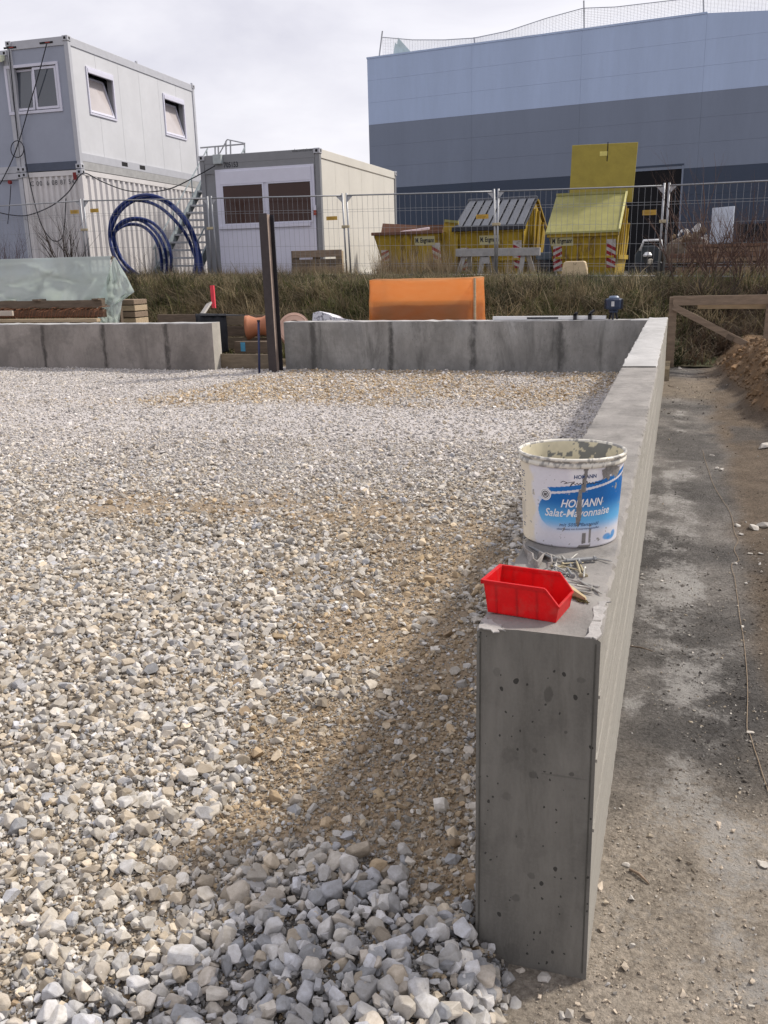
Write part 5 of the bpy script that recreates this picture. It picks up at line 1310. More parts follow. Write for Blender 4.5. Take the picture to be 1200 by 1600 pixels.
M_gl_d = glass('shaded_glass', (.06, .07, .09)); M_gl_b = glass('brown_glass', (.050, .022, .016), .12, .3); M_gl_l = glass('sky_reflection_glass', (.50, .46, .46), .05)  # pale and brown panes carry reflections of sky and brick in their colour
def casting(root, x, y, z, sx, sy):
    c = MB().box((x - .08, y - .08, z - .06), (x + .08, y + .08, z + .06)).build('corner_casting', M_cf, root, world=False, bevel=.01)
    MB().box((x - .03, y - .083, z - .03), (x + .03, y - .079, z + .03)).build('slot', M_slot, c, world=False)
    MB().box((x + .079, y - .03, z - .03), (x + .083, y + .03, z + .03)).build('slot', M_slot, c, world=False)
def frame_window(root, o, ex, w, h, depth, panes, gl, tilt=0.0, box=0.0, fr=.07):
    """window in a wall: o lower left corner on the wall plane, ex along the wall, nrm outward"""
    ex = Vector(ex); ez = Vector((0, 0, 1)); n = ex.cross(ez); o = Vector(o)
    def bx(x0, x1, z0, z1, d0, d1): 
        p = [o + ex * x + ez * z + n * d for z in (z0, z1) for (x, d) in ((x0, d1), (x1, d1), (x1, d0), (x0, d0))]; return p
    f = MB()
    for (x0, x1, z0, z1) in ((-fr, w + fr, -fr, 0), (-fr, w + fr, h, h + fr), (-fr, 0, 0, h), (w, w + fr, 0, h)): f.hexa(bx(x0, x1, z0, z1, -.03, .03))
    if box: f.hexa(bx(0, w, h - box, h, -.02, .045))
    f = f.build('window', M_pvc, root, world=False, bevel=.006)
    rv = MB()
    for (x0, x1, z0, z1) in ((-.012, 0, 0, h), (w, w + .012, 0, h), (0, w, -.012, 0), (0, w, h, h + .012)): rv.hexa(bx(x0, x1, z0, z1, -.16, -.031))
    rv.build('reveal', M_cfr, f, world=False)
    pw = w / panes
    for k in range(panes):
        x0 = k * pw + .02; x1 = (k + 1) * pw - .02; zt = h - box - .02
        tl = tilt if (k == 0) else 0.0; s = .055
        def q(x, z, d): return o + ex * x + ez * z + n * (d - tl * (z - .02) / zt)
        fm = MB()
        for (a0, a1, b0, b1) in ((x0, x1, .02, .02 + s), (x0, x1, zt - s, zt), (x0, x0 + s, .02 + s, zt - s), (x1 - s, x1, .02 + s, zt - s)):
            fm.hexa([q(a0, b0, .005), q(a1, b0, .005), q(a1, b0, -.035), q(a0, b0, -.035), q(a0, b1, .005), q(a1, b1, .005), q(a1, b1, -.035), q(a0, b1, -.035)])
        fm.build('sash', M_pvc, f, world=False)
        MB().hexa([q(x0 + s, .02 + s, -.012), q(x1 - s, .02 + s, -.012), q(x1 - s, .02 + s, -.02), q(x0 + s, .02 + s, -.02), q(x0 + s, zt - s, -.012), q(x1 - s, zt - s, -.012), q(x1 - s, zt - s, -.02), q(x0 + s, zt - s, -.02)]).build('pane', gl, f, world=False)
    return f
def holed(mb, a0, a1, z0, z1, holes, fn):
    """rectangle a0..a1 x z0..z1 cut round the openings; fn(a0, a1, z0, z1) adds one plate"""
    for (h0, h1, k0, k1) in holes:
        if h1 > a0 and h0 < a1 and k1 > z0 and k0 < z1:
            rest = [h for h in holes if h != (h0, h1, k0, k1)]
            if h0 > a0: holed(mb, a0, h0, z0, z1, rest, fn)
            if h1 < a1: holed(mb, h1, a1, z0, z1, rest, fn)
            if k0 > z0: fn(max(a0, h0), min(a1, h1), z0, k0)
            if k1 < z1: fn(max(a0, h0), min(a1, h1), k1, z1)
            return
    fn(a0, a1, z0, z1)
def office(root, w, L, h, base, mside, mfront, mframe, hs=(), hf=()):
    """container body in local axes: right front bottom corner at 0,0,0, body towards -x and +y"""
    P = .12
    if hs or hf:                               # hollow inside, seen through the windows
        MB().box((-w + .05, .05, .05), (-.05, L - .05, .12)).build('floor', mframe, root, world=False); MB().box((-w + .05, .05, h - .12), (-.05, L - .05, h - .05)).build('ceiling', mframe, root, world=False)
        MB().box((-w + .05, .06, .12), (-w + .09, L - .05, h - .12)).build('inner_wall', mframe, root, world=False); MB().box((-w + .09, L - .10, .12), (-.05, L - .05, h - .12)).build('inner_wall', mframe, root, world=False)
    else: MB().box((-w + .05, .05, .05), (-.05, L - .05, h - .05)).build('core', mframe, root, world=False)
    for x in (-w, -P):
        for y in (0, L - P): MB().box((x, y, .0), (x + P, y + P, h)).build('corner_post', mframe, root, world=False, bevel=.01)
    for z0, z1, nm in ((h - .20, h, 'roof_rail'), (0, .20, 'floor_rail')):
        MB().box((-w + P, .008, z0), (-P, P, z1)).build(nm, mframe, root, world=False, bevel=.008)
        MB().box((-w + P, L - P, z0), (-P, L - .008, z1)).build(nm, mframe, root, world=False)
        MB().box((-P, P, z0), (-.008, L - P, z1)).build(nm, mframe, root, world=False, bevel=.008)
        MB().box((-w + .008, P, z0), (-w + P, L - P, z1)).build(nm, mframe, root, world=False)
    n = 6; pl = (L - 2 * P) / n
    for k in range(n):
        mb = MB(); holed(mb, P + k * pl + .004, P + (k + 1) * pl - .004, .20, h - .20, list(hs), lambda a0, a1, z0, z1: mb.box((-.05, a0, z0), (-.032, a1, z1))); mb.build('wall_panel', mside, root, world=False)
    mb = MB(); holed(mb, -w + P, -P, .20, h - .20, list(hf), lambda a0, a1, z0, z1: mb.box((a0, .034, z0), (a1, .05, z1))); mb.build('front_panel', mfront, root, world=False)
    for x in (-w + .06, -.06):
        for z in (.07, h - .05): casting(root, x, .055, z, 1, 1)
    casting(root, -.06, L - .06, h - .05, 1, 1); casting(root, -.06, L - .06, .07, 1, 1)
    MB().box((-w + .1, .1, h - .05), (-.1, L - .1, h + .015)).build('roof_sheet', mframe, root, world=False)

c0 = PY(125, 249, 20.9); SD = Vector((-.25, 6.7, 0)); srot = math.atan2(SD.y, SD.x) - math.pi / 2; UW, UL, UZ, UH = 1.78, 6.75, 4.14, 3.11
up = thing('office_container', 'upper white office container with two tilted side windows on the white sea container', 'container', (c0[0], 20.9, UZ), srot)
def local_px(root, rot, px, py, plane, val):
    """local coordinates of the photograph's ray on a vertical plane of a rotated thing (plane 'x' or 'y' = val)"""
    c = ray(px, py); M = Matrix.Rotation(-rot, 3, 'Z'); o = M @ (Vector(CAMP) - Vector(root.location)); d = M @ Vector(c)
    t = (val - (o.x if plane == 'x' else o.y)) / (d.x if plane == 'x' else d.y); return o + d * t
win = []
for q0, q1, q2 in (((142, 176), (181, 190), (139, 108)), ((260, 209), (290, 216), (257, 149))):
    a, b, a2 = (local_px(up, srot, *q, 'x', -.03) for q in (q0, q1, q2)); win.append((a.y, b.y, a.z, a2.z))
a, b, a2 = (local_px(up, srot, *q, 'y', .034) for q in ((19, 177), (95, 172), (12, 108))); fwin = (a.x, b.x, a.z + .02, a2.z)
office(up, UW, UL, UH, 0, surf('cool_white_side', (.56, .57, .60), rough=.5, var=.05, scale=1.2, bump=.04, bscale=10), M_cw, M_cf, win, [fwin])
for (y0, y1, z0, z1) in win: frame_window(up, (-.03, y0, z0), (0, 1, 0), y1 - y0, z1 - z0, .1, 1, M_gl_l, tilt=.26, box=.10, fr=.05)
frame_window(up, (fwin[0], .034, fwin[2]), (1, 0, 0), fwin[1] - fwin[0], fwin[3] - fwin[2], .1, 2, M_gl_d, tilt=.10, box=.0, fr=.07)
MB().box((-UW + .12, -.004, .0), (-.10, .03, .20)).build('plinth_sheet', surf('blue_grey_plinth', (.07, .085, .125), rough=.5, var=.1, bump=.05), up, world=False)
MB().box((-.03, .12, -.0), (-.004, UL - .12, .20)).build('plinth_sheet', surf('light_plinth', (.36, .36, .36), rough=.5, var=.15, bump=.05), up, world=False)
for yy in (2.0, 2.95): MB().box((-.006, yy, .26), (.000, yy + .30, .37)).build('fork_pocket', M_slot, up, world=False)
MB().box((-.031, .12, .205), (-.003, UL - .12, .40)).build('skirting', M_cf, up, world=False)
for pxa, pxb, pya, pyb in ((6, 25, 72, 77), (62, 82, 64, 69)):
    a = local_px(up, srot, pxa, pyb, 'y', .0); b = local_px(up, srot, pxb, pya, 'y', .0); mb = MB().box((a.x, -.006, a.z), (b.x, .007, b.z)).build('socket_hatch', M_slot, up, world=False)
    MB().box((a.x + (b.x - a.x) * .45, -.02, a.z + .03), (a.x + (b.x - a.x) * .8, -.006, b.z - .03)).build('red_socket', surf('red_socket', (.35, .04, .03), rough=.5, bump=0), mb, world=False)
for f in (.49, .985): MB().box((-.05, UL * f - .03, UH), (.0, UL * f + .03, UH + .05)).build('roof_lug', M_cf, up, world=False)
# sea container below
LH = UZ - 1.20 - .02
lo = thing('sea_container', 'lower white corrugated sea container under the office container', 'container', (c0[0] + .02, 20.88, 1.20), srot)
M_sea = surf('white_sea_paint', (.62, .60, .60), rough=.5, var=.06, scale=1.5, bump=.05, bscale=12, dirt=(.30, .22, .18), damt=.10, dscale=3)
MB().box((-UW + .1, .1, .1), (-.1, UL - .1, LH - .05)).build('core', M_sea, lo, world=False)
for x in (-UW, -.12):
    for y in (0, UL - .12): MB().box((x, y, 0), (x + .12, y + .12, LH)).build('corner_post', M_sea, lo, world=False, bevel=.01)
for z0, z1, nm in ((LH - .12, LH, 'top_rail'), (0, .14, 'bottom_rail')):
    MB().box((-UW + .12, .01, z0), (-.12, .10, z1)).build(nm, M_sea, lo, world=False); MB().box((-.10, .12, z0), (-.01, UL - .12, z1)).build(nm, M_sea, lo, world=False)
def corrug(n, a, b, depth, z0, z1, along, off):
    mb = MB(); pts = []; p = (b - a) / n
    for k in range(n):
        for f, d in ((0, 0), (.26, 0), (.42, 1), (.76, 1), (.92, 0)): pts.append((a + (k + f) * p, d * depth))
    pts.append((b, 0)); vs = []; fs = []
    for s, d in pts:
        for z in (z0, z1): vs.append((s, off + d, z) if along == 'x' else (off - d, s, z))
    for i in range(len(pts) - 1): fs.append((2 * i, 2 * i + 2, 2 * i + 3, 2 * i + 1))
    mb.add(vs, fs); return mb
corrug(9, -UW + .12, -.12, .05, .14, LH - .12, 'x', .02).build('end_wall', M_sea, lo, world=False, normals=False)
corrug(24, .12, UL - .12, .05, .14, LH - .12, 'y', -.02).build('side_wall', M_sea, lo, world=False, normals=False)
for x in (-UW + .06, -.06): casting(lo, x, .055, LH - .05, 1, 1)
casting(lo, -.06, UL - .06, LH - .05, 1, 1)
a = local_px(lo, srot, 48, 291, 'y', .015); b = local_px(lo, srot, 116, 285, 'y', .015)
mb = MB(); vs, fs = text_geo('C 00  6 08 87 54', .20, spacing=1.15); w_ = max(v[0] for v in vs) - min(v[0] for v in vs); k = (b.x - a.x) / w_
mb.add([((a.x + b.x) / 2 + v[0] * k, .013, a.z + v[1] * .85) for v in vs], fs); mb.build('container_number', M_black, lo, world=False, normals=False)
M_redp = surf('dark_red_marking', (.20, .02, .02), rough=.7, var=.2, bump=0)
a = local_px(lo, srot, 115, 281, 'y', .015); MB().box((a.x, .006, a.z), (a.x + .10, .014, a.z + .18)).build('red_marking', M_redp, lo, world=False)
a = local_px(lo, srot, 14, 287, 'y', .015); MB().tube([(a.x + .06, .014, a.z + .03), (a.x + .06, -.05, a.z + .03)], .05, 10).build('socket', M_redp, lo, world=False)
# neighbouring stack at the very left edge
nb = thing('office_container', 'container stack cut by the left edge of the picture with a floodlight', 'container', (c0[0] - UW - .03, 20.86, 1.20), srot)
for z in (0, LH + .02):
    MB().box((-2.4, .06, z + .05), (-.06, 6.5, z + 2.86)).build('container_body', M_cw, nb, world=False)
    MB().box((-2.4, .0, z), (0, .10, z + .16)).build('floor_rail', M_cf, nb, world=False); MB().box((-2.4, .0, z + 2.78), (0, .10, z + 2.93)).build('roof_rail', M_cf, nb, world=False)
    MB().box((-.12, -.004, z + .16), (0, .10, z + 2.78)).build('corner_post', M_cf, nb, world=False)
    casting(nb, -.07, .05, z + .08, 1, 1); casting(nb, -.07, .05, z + 2.86, 1, 1)
a = local_px(nb, srot, 1, 92, 'y', -.1)
fl = thing('floodlight', 'small pale floodlight on the container front at the left edge', 'floodlight', tuple(Vector(nb.location) + Matrix.Rotation(srot, 3, 'Z') @ a), srot)
MB().hexa([(-.22, -.10, -.10), (.10, -.10, -.10), (.10, .03, -.03), (-.22, .03, -.03), (-.22, -.12, .06), (.10, -.12, .06), (.10, .05, .09), (-.22, .05, .09)]).build('housing', surf('pale_lamp_glass', (.62, .66, .50), rough=.3, bump=0), fl, world=False, bevel=.01)
MB().bar((-.06, .03, .03), (-.06, .12, .08), .04, .04).build('bracket', M_darkst, fl, world=False)

# small container with the big window
s0 = PY(504, 430, 20.85); SZ = 1.22; SW, SL, SH = 3.17, 6.1, PY(502.5, 231, 20.85)[2] - 1.22; sr = R_(-0.2)
sm = thing('office_container', 'single grey and white container with a wide brown window behind the mesh fence', 'container', (s0[0] + .04, 20.85, SZ), sr)
office(sm, SW, SL, SH, 0, M_cs, M_cfr, M_cfr)
for ob in sm.children:                          # side frame of this one is cream like its wall
    if ob.name.split('.')[0] in ('roof_rail', 'floor_rail') and max(v.co.x for v in ob.data.vertices) > -.05 and max(v.co.x for v in ob.data.vertices) - min(v.co.x for v in ob.data.vertices) < .3: ob.data.materials[0] = M_cs
def sp(px, py, y=.03): return local_px(sm, sr, px, py, 'y', y)
MB().box((-SW + .13, .012, SH - .42), (-.13, .034, SH - .19)).build('fascia', M_cfr, sm, world=False)
a = sp(340, 420); b = sp(492, 256); 
x0, x1, z1 = sp(339, 300).x, sp(492.5, 300).x, sp(492, 256).z
MB().box((x0, -.012, .10), (x1, .033, z1)).build('shopfront_panel', M_pvc, sm, world=False, bevel=.006)
wz0, wz1 = sp(420, 347, -.02).z, sp(420, 287, -.02).z
MB().box((sp(345, 270).x, -.035, wz1 + .03), (sp(487, 270).x, -.0121, wz1 + .34)).build('shutter_box', M_pvc, sm, world=False, bevel=.01)
for (pa, pb) in ((350, 411), (420.5, 486)):
    xa, xb = sp(pa, 318, -.02).x, sp(pb, 318, -.02).x
    f = MB()
    for (p0, p1, q0, q1) in ((xa - .04, xb + .04, wz0 - .04, wz0), (xa - .04, xb + .04, wz1, wz1 + .03), (xa - .04, xa, wz0, wz1), (xb, xb + .04, wz0, wz1)): f.box((p0, -.034, q0), (p1, -.0122, q1))
    f = f.build('window', M_pvc, sm, world=False, bevel=.004)
    MB().box((xa, -.020, wz0), (xb, -.0125, wz1)).build('pane', M_gl_b, f, world=False)
MB().box((sp(344, 350).x, -.06, wz0 - .13), (sp(487, 350).x, -.0122, wz0 - .045)).build('sill', M_pvc, sm, world=False, bevel=.008)
MB().box((sp(350, 350).x, -.020, .22), (sp(484, 350).x, -.0122, wz0 - .20)).build('lower_panel', M_pvc, sm, world=False, bevel=.012)
MB().box((x0, -.02, .02), (x1, .02, .10)).build('threshold', surf('grey_metal_strip', (.36, .37, .38), rough=.5, var=.1), sm, world=False)
mb = MB(); a = sp(350, 262, .01); vs, fs = text_geo('705153', .17, bold=.004); b = sp(372, 258, .01); w_ = max(v[0] for v in vs) - min(v[0] for v in vs); k = (b.x - a.x) / w_
mb.add([((a.x + b.x) / 2 + v[0] * k, .006, a.z + v[1]) for v in vs], fs)
a = sp(457, 242, .01); vs, fs = text_geo('elacontainer', .105); b = sp(489, 239, .01); w_ = max(v[0] for v in vs) - min(v[0] for v in vs); k = (b.x - a.x) / w_
mb.add([((a.x + b.x) / 2 + v[0] * k, .006, a.z + .06 + v[1]) for v in vs], fs); mb.build('lettering', M_black, sm, world=False, normals=False)
a = sp(341, 250, .0); MB().box((a.x - .10, -.10, a.z - .10), (a.x + .12, .007, a.z + .12)).build('junction_box', surf('pale_box', (.40, .44, .45), rough=.5, bump=0), sm, world=False, bevel=.01)
a = sp(493.5, 330, .0); l = MB().tube([(a.x, -.06, a.z - .09), (a.x, -.06, a.z + .10)], .035, 10).build('door_lamp', surf('red_lamp', (.30, .05, .03), rough=.4, bump=0), sm, world=False)
MB().tube([(a.x, -.06, a.z + .02), (a.x, -.06, a.z + .13)], .038, 10).build('lamp_cap', M_pvc, l, world=False)
MB().box((x1 - .18, -.004, .35), (x1 - .16, .0, z1 - .3)).build('cable_strip', M_cfr, sm, world=False)

# ------------------------------------------------------------------ stair beside the sea container
la = Vector(PY(243, 428, 21.0)); lb = Vector(PY(327, 268, 24.4)); ra = Vector(PY(306, 428, 21.1)); rb_ = lb + (ra - la)
stair = thing('metal_stair', 'galvanised metal stair climbing beside the corrugated white container', 'stair', tuple(la))
M_stair = surf('dull_galvanised', (.25, .29, .31), rough=.7, metal=.0, var=.15, scale=8, bump=.05)
for a, b in ((la, lb), (ra, rb_)): MB().bar(a, b, .05, .24, up=(0, 0, 1)).build('stringer', M_stair, stair)
for k in range(1, 14):
    f = k / 14; p = la.lerp(lb, f); q = ra.lerp(rb_, f); MB().bar(p, q, .24, .045, up=(0, 0, 1)).build('tread', M_galv, stair)
for a, b in ((la, lb), (ra, rb_)):
    h = Vector((0, 0, .62)); MB().tube([a + h, b + h], .020, 6).build('handrail', M_stair, stair)
    for f in (0.03, .35, .68, .98): p = a.lerp(b, f); MB().tube([p, p + h], .018, 6).build('baluster', M_stair, stair)
ld = thing('stair_landing', 'galvanised landing with railing behind the roof of the grey container', 'landing', (-11.6, 26.5, 3.2))
zl = PY(345, 263, 27.0)[2]
MB().box((-13.6, 25.9, zl - .1), (-10.2, 27.6, zl)).build('platform', M_galv, ld)
for x in (-13.5, -10.3):
    for y in (26.0, 27.5): MB().box((x - .04, y - .04, 1.2), (x + .04, y + .04, zl - .1)).build('support', M_galv, ld)
def rl(p, q, Y, r=.024, Y2=None): MB().tube([PY(p[0], p[1], Y), PY(q[0], q[1], Y2 or Y)], r, 6).build('rail', M_galv, ld)
rl((313, 231), (382, 225), 26.0); rl((313, 247), (345, 245), 26.0, .018); rl((313, 262), (345, 259), 26.0, .018); rl((343, 240), (355, 218), 26.0, .018); rl((355, 218), (383, 224), 26.0, .02)
for px, pt in ((336, 229), (341, 229), (353, 220), (360, 219), (382, 224)): MB().tube([PY(px, pt, 26.0), PY(px + 1, 268, 26.0)], .024, 6).build('post', M_galv, ld)

# ------------------------------------------------------------------ blue pipe coils
M_bpipe = surf('dark_blue_pipe', (.012, .03, .15), rough=.35, var=.2, scale=4, bump=.03)
def smooth_path(pts, n=10):
    out = []; m = len(pts); V = [Vector(p) for p in pts]
    for i in range(m - 1):
        p0, p1, p2, p3 = V[max(i - 1, 0)], V[i], V[i + 1], V[min(i + 2, m - 1)]
        for k in range(n):
            t = k / n; out.append(.5 * ((2 * p1) + (-p0 + p2) * t + (2 * p0 - 5 * p1 + 4 * p2 - p3) * t * t + (-p0 + 3 * p1 - 3 * p2 + p3) * t ** 3))
    out.append(V[-1]); return out
def coil(name, label, paths, Y, group):
    c = PY(paths[0][0][0], 430, Y); t = thing(name, label, 'pipe coil', (c[0], Y, 1.2), 0, group)
    for k, pth in enumerate(paths):
        P_ = [tuple(PY(x, y, Y + .05 * (k % 3) + .25 * math.sin(i * 1.3 + k))) for i, (x, y) in enumerate(pth)]
        MB().tube(smooth_path(P_), .042, 8).build('pipe_turn', M_bpipe, t, smooth=True)
    return t
coil('pipe_coil', 'larger coil of dark blue plastic pipe standing behind the fence', [
    [(200, 432), (178, 400), (171, 365), (177, 338), (193, 318), (216, 306), (240, 306), (262, 316), (284, 335), (300, 360), (311, 392), (318, 432)],
    [(206, 434), (180, 404), (173, 372), (180, 343), (196, 322), (222, 309), (248, 311), (270, 325), (291, 349), (302, 375), (306, 400), (303, 432)],
    [(196, 430), (176, 392), (172, 352), (184, 326), (204, 314), (228, 315), (250, 324), (272, 343), (290, 366), (300, 388), (308, 410), (316, 430)],
    [(212, 436), (186, 412), (174, 382), (174, 350), (188, 322), (214, 307), (236, 305), (262, 315), (282, 332), (296, 352), (306, 382), (313, 430)]], 20.45, 'coils of blue pipe')
coil('pipe_coil', 'smaller coil of dark blue plastic pipe nested inside the larger coil', [
    [(222, 434), (194, 410), (180, 380), (180, 360), (192, 346), (212, 341), (234, 346), (252, 361), (264, 384), (268, 406), (265, 432)],
    [(216, 432), (190, 406), (178, 376), (182, 358), (198, 346), (214, 343), (230, 350), (246, 366), (257, 388), (261, 410), (260, 432)],
    [(210, 430), (186, 400), (177, 372), (184, 358), (200, 351), (218, 352), (234, 362), (246, 380), (252, 402), (253, 430)]], 20.55, 'coils of blue pipe')

# ------------------------------------------------------------------ skips
M_sy = surf('yellow_skip_paint', (.36, .245, .016), rough=.6, var=.25, scale=2.5, bump=.12, bscale=25, dirt=(.10, .055, .022), damt=.42, dscale=5, stretch=(1, 1, .4))
M_sl = surf('faded_yellow_lid', (.255, .24, .08), rough=.65, var=.16, scale=3, bump=.1, bscale=25, dirt=(.26, .23, .08), damt=.24, dscale=5)
M_sbr = surf('brown_skip_inside', (.15, .075, .05), rough=.8, var=.25, scale=4, bump=.1)
M_sbl = surf('black_ribbed_lid', (.075, .082, .10), rough=.38, var=.12, scale=4, bump=.05)
M_sbl2 = surf('black_plastic', (.012, .013, .02), rough=.4, var=.1, bump=.03)
M_hw = surf('hazard_white', (.52, .50, .49), rough=.6, var=.15, bump=0, dirt=(.24, .19, .13), damt=.42, dscale=9); M_hr = surf('hazard_red', (.30, .02, .03), rough=.6, var=.2, bump=0, dirt=(.16, .05, .04), damt=.40, dscale=9)
def hazard(root, P, x0, x1, z0, z1, n=4, flip=1):
    """red and white striped plate on the front plane y = P(z)"""
    pl = MB().add([(x0, P(z0) - .004, z0), (x1, P(z0) - .004, z0), (x1, P(z1) - .004, z1), (x0, P(z1) - .004, z1)], [(0, 1, 2, 3)]).build('hazard_plate', M_hw, root, world=False, normals=False)
    mb = MB(); h = (z1 - z0) / n; w = x1 - x0
    for k in range(n):
        a = z0 + k * h; sl = h * .7 * flip
        z = [a, a + sl, a + sl + h * .5, a + h * .5]; z = [min(max(q, z0), z1) for q in z]
        mb.add([(x0, P(z[0]) - .007, z[0]), (x1, P(z[1]) - .007, z[1]), (x1, P(z[2]) - .007, z[2]), (x0, P(z[3]) - .007, z[3])], [(0, 1, 2, 3)])
    mb.build('red_stripe', M_hr, pl, world=False, normals=False)
def skip(name, label, px0, px1, pyE, pyB, Y, pbx0, pbx1, D=3.0, ridge_py=None, lid=None, open_lid=False):
    xl, xr = PY(px0, pyE, Y)[0], PY(px1, pyE, Y)[0]; zE = PY((px0 + px1) / 2, pyE, Y)[2]; zB = z_yard(-3.0) + 0.0
    zB = float(min(zB, PY((px0 + px1) / 2, pyB, Y)[2])); w = xr - xl; hE = zE - zB
    bl = PY(pbx0, pyB, Y)[0] - xl; br = w - (xr - PY(pbx1, pyB, Y)[0])
    t = thing(name, label, 'skip', (xl, Y, zB), R_(-1.5)); in_ = .28
    def Pf(z): return in_ * (1 - z / hE)
    def fx(x, z): return lerp(bl + (br - bl) * x / w, x, z / hE)
    th = .04
    # body: front, back, two sides, floor as plates
    def plate(nm, p, e, m=M_sy): return MB().prism(p, e).build(nm, m, t, world=False, bevel=.004)
    plate('front_wall', [(bl, in_, 0), (br, in_, 0), (w, 0, hE), (0, 0, hE)], (0, th, 0))
    plate('back_wall', [(bl, D - in_, 0), (br, D - in_, 0), (w, D, hE), (0, D, hE)], (0, th, 0), M_sy if lid else M_sbr)
    zr = None
    if ridge_py: zr = PY((px0 + px1) / 2 + 6, ridge_py, Y + D / 2)[2] - zB
    for x0, x1, s in ((bl, 0, 1), (br, w, -1)):
        pts = [(x0, in_, 0), (x0, D - in_, 0), (x1, D, hE)] + ([(x1, D * .52, zr - .06), (x1, D * .46, zr - .06)] if zr else []) + [(x1, 0, hE)]
        plate('side_wall', pts, (th * s, 0, 0))
        mb = MB()
        for f in (.22, .42, .6, .8):
            zt = (hE + (zr - hE) * (1 - abs(f - .5) * 2) * .85) if zr else hE
            mb.hexa([(x0 - .05 * s, D * f - .05, .45), (x0, D * f - .05, .45), (x0, D * f + .05, .45), (x0 - .05 * s, D * f + .05, .45), (x1 - .06 * s, D * f - .05, zt), (x1, D * f - .05, zt), (x1, D * f + .05, zt), (x1 - .06 * s, D * f + .05, zt)])
        mb.build('side_ribs', M_sy, t, world=False)
        MB().bar((lerp(x0, x1, .4) - .03 * s, in_ * .8, .44), (lerp(x0, x1, .4) - .03 * s, D - in_ * .8, .44), .07, .10).build('side_rail', M_sy, t, world=False)
    plate('floor', [(bl, in_, 0.02), (br, in_, 0.02), (br, D - in_, .02), (bl, D - in_, .02)], (0, 0, th))
    MB().bar((-.03, -.02, hE), (w + .03, -.02, hE), .09, .07).build('rim', M_sy if lid else M_sbr, t, world=False, bevel=.008)
    MB().bar((fx(.05, .45), Pf(.45) - .012, .45), (fx(w - .05, .45), Pf(.45) - .012, .45), .03, .05).build('front_rail', M_sy, t, world=False)
    hz = .20; hazard(t, Pf, fx(.02, .55), fx(.02, .55) + hz, hE * .16, hE * .16 + .56, 4, 1); hazard(t, Pf, fx(w - .02, .55) - hz, fx(w - .02, .55), hE * .22, hE * .22 + .62, 4, -1)
    return t, w, hE, zr, D, Pf
def name_plate(t, w, hE, Pf, fx0, fw, f):
    z0, z1 = hE * f, hE * f + .20; pl = MB().add([(fx0, Pf(z0) - .006, z0), (fx0 + fw, Pf(z0) - .006, z0), (fx0 + fw, Pf(z1) - .006, z1), (fx0, Pf(z1) - .006, z1)], [(0, 1, 2, 3)]).build('name_plate', surf('cream_plate', (.52, .48, .26), rough=.6, var=.08, bump=0), t, world=False, normals=False)
    vs, fs = text_geo('M. Engmann', .15, bold=.004, shear=.1); ww = max(v[0] for v in vs) - min(v[0] for v in vs); k = fw * .92 / ww
    MB().add([(fx0 + fw / 2 + v[0] * k, Pf(z0 + .06 + v[1]) - .010, z0 + .06 + v[1]) for v in vs], fs).build('lettering', M_black, pl, world=False, normals=False)
def lid_plane(t, w, hE, zr, D, name, mat, lift=.03):
    return MB().prism([(-.06, -.10, hE + lift), (w + .05, -.10, hE + lift), (w + .05, D * .47, zr), (-.06, D * .47, zr)], (0, .02, .05)).build(name, mat, t, world=False, bevel=.01)
# right hand skip, one lid closed and one standing open
t3, w, hE, zr, D, Pf = skip('skip', 'right yellow skip with one faded lid closed and the other lid standing upright', 857, 966, 367, 433, 21.5, 869, 958, 3.0, 307, True)
lp = lid_plane(t3, w, hE, zr, D, 'closed_lid', M_sl)
MB().bar((-.06, D * .47, zr + .06), (w + .05, D * .47, zr + .06), .07, .06).build('lid_edge', M_sl, t3, world=False); MB().bar((w + .03, -.08, hE + .09), (w + .03, D * .47, zr + .07), .04, .04).build('lid_edge', surf('pale_yellow_edge', (.62, .58, .25), rough=.5, bump=0), t3, world=False)
a = local_px(t3, R_(-1.5), 943, 300, 'y', D * .55)
lt = [local_px(t3, R_(-1.5), x, y, 'y', D * .55) for x, y in ((889, 316), (988, 316), (997, 222), (894, 227))]
MB().prism([tuple(lt[0]), tuple(lt[1]), tuple(lt[2]), tuple(lt[3])], (0, .05, 0)).build('open_lid', surf('open_lid_yellow', (.33, .265, .045), rough=.6, var=.14, scale=3, bump=.1, bscale=25, dirt=(.22, .17, .05), damt=.25, dscale=4), t3, world=False, bevel=.01)
for (xa, ya, xb, yb) in ((937, 244, 949, 236),):
    a = local_px(t3, R_(-1.5), xa, ya, 'y', D * .55 - .008); b = local_px(t3, R_(-1.5), xb, yb, 'y', D * .55 - .008); MB().box((a.x, a.y, a.z), (b.x, b.y + .006, b.z)).build('lid_sticker', surf('yellow_sticker', (.62, .55, .16), rough=.5, bump=0), t3, world=False)
a = local_px(t3, R_(-1.5), 948.5, 252, 'y', D * .55 - .004); b = local_px(t3, R_(-1.5), 950, 222, 'y', D * .55 - .004); MB().bar(a, b, .02, .006, up=(0, 1, 0)).build('lid_crack', M_slot, t3, world=False)
name_plate(t3, w, hE, Pf, .06, .50, .76)
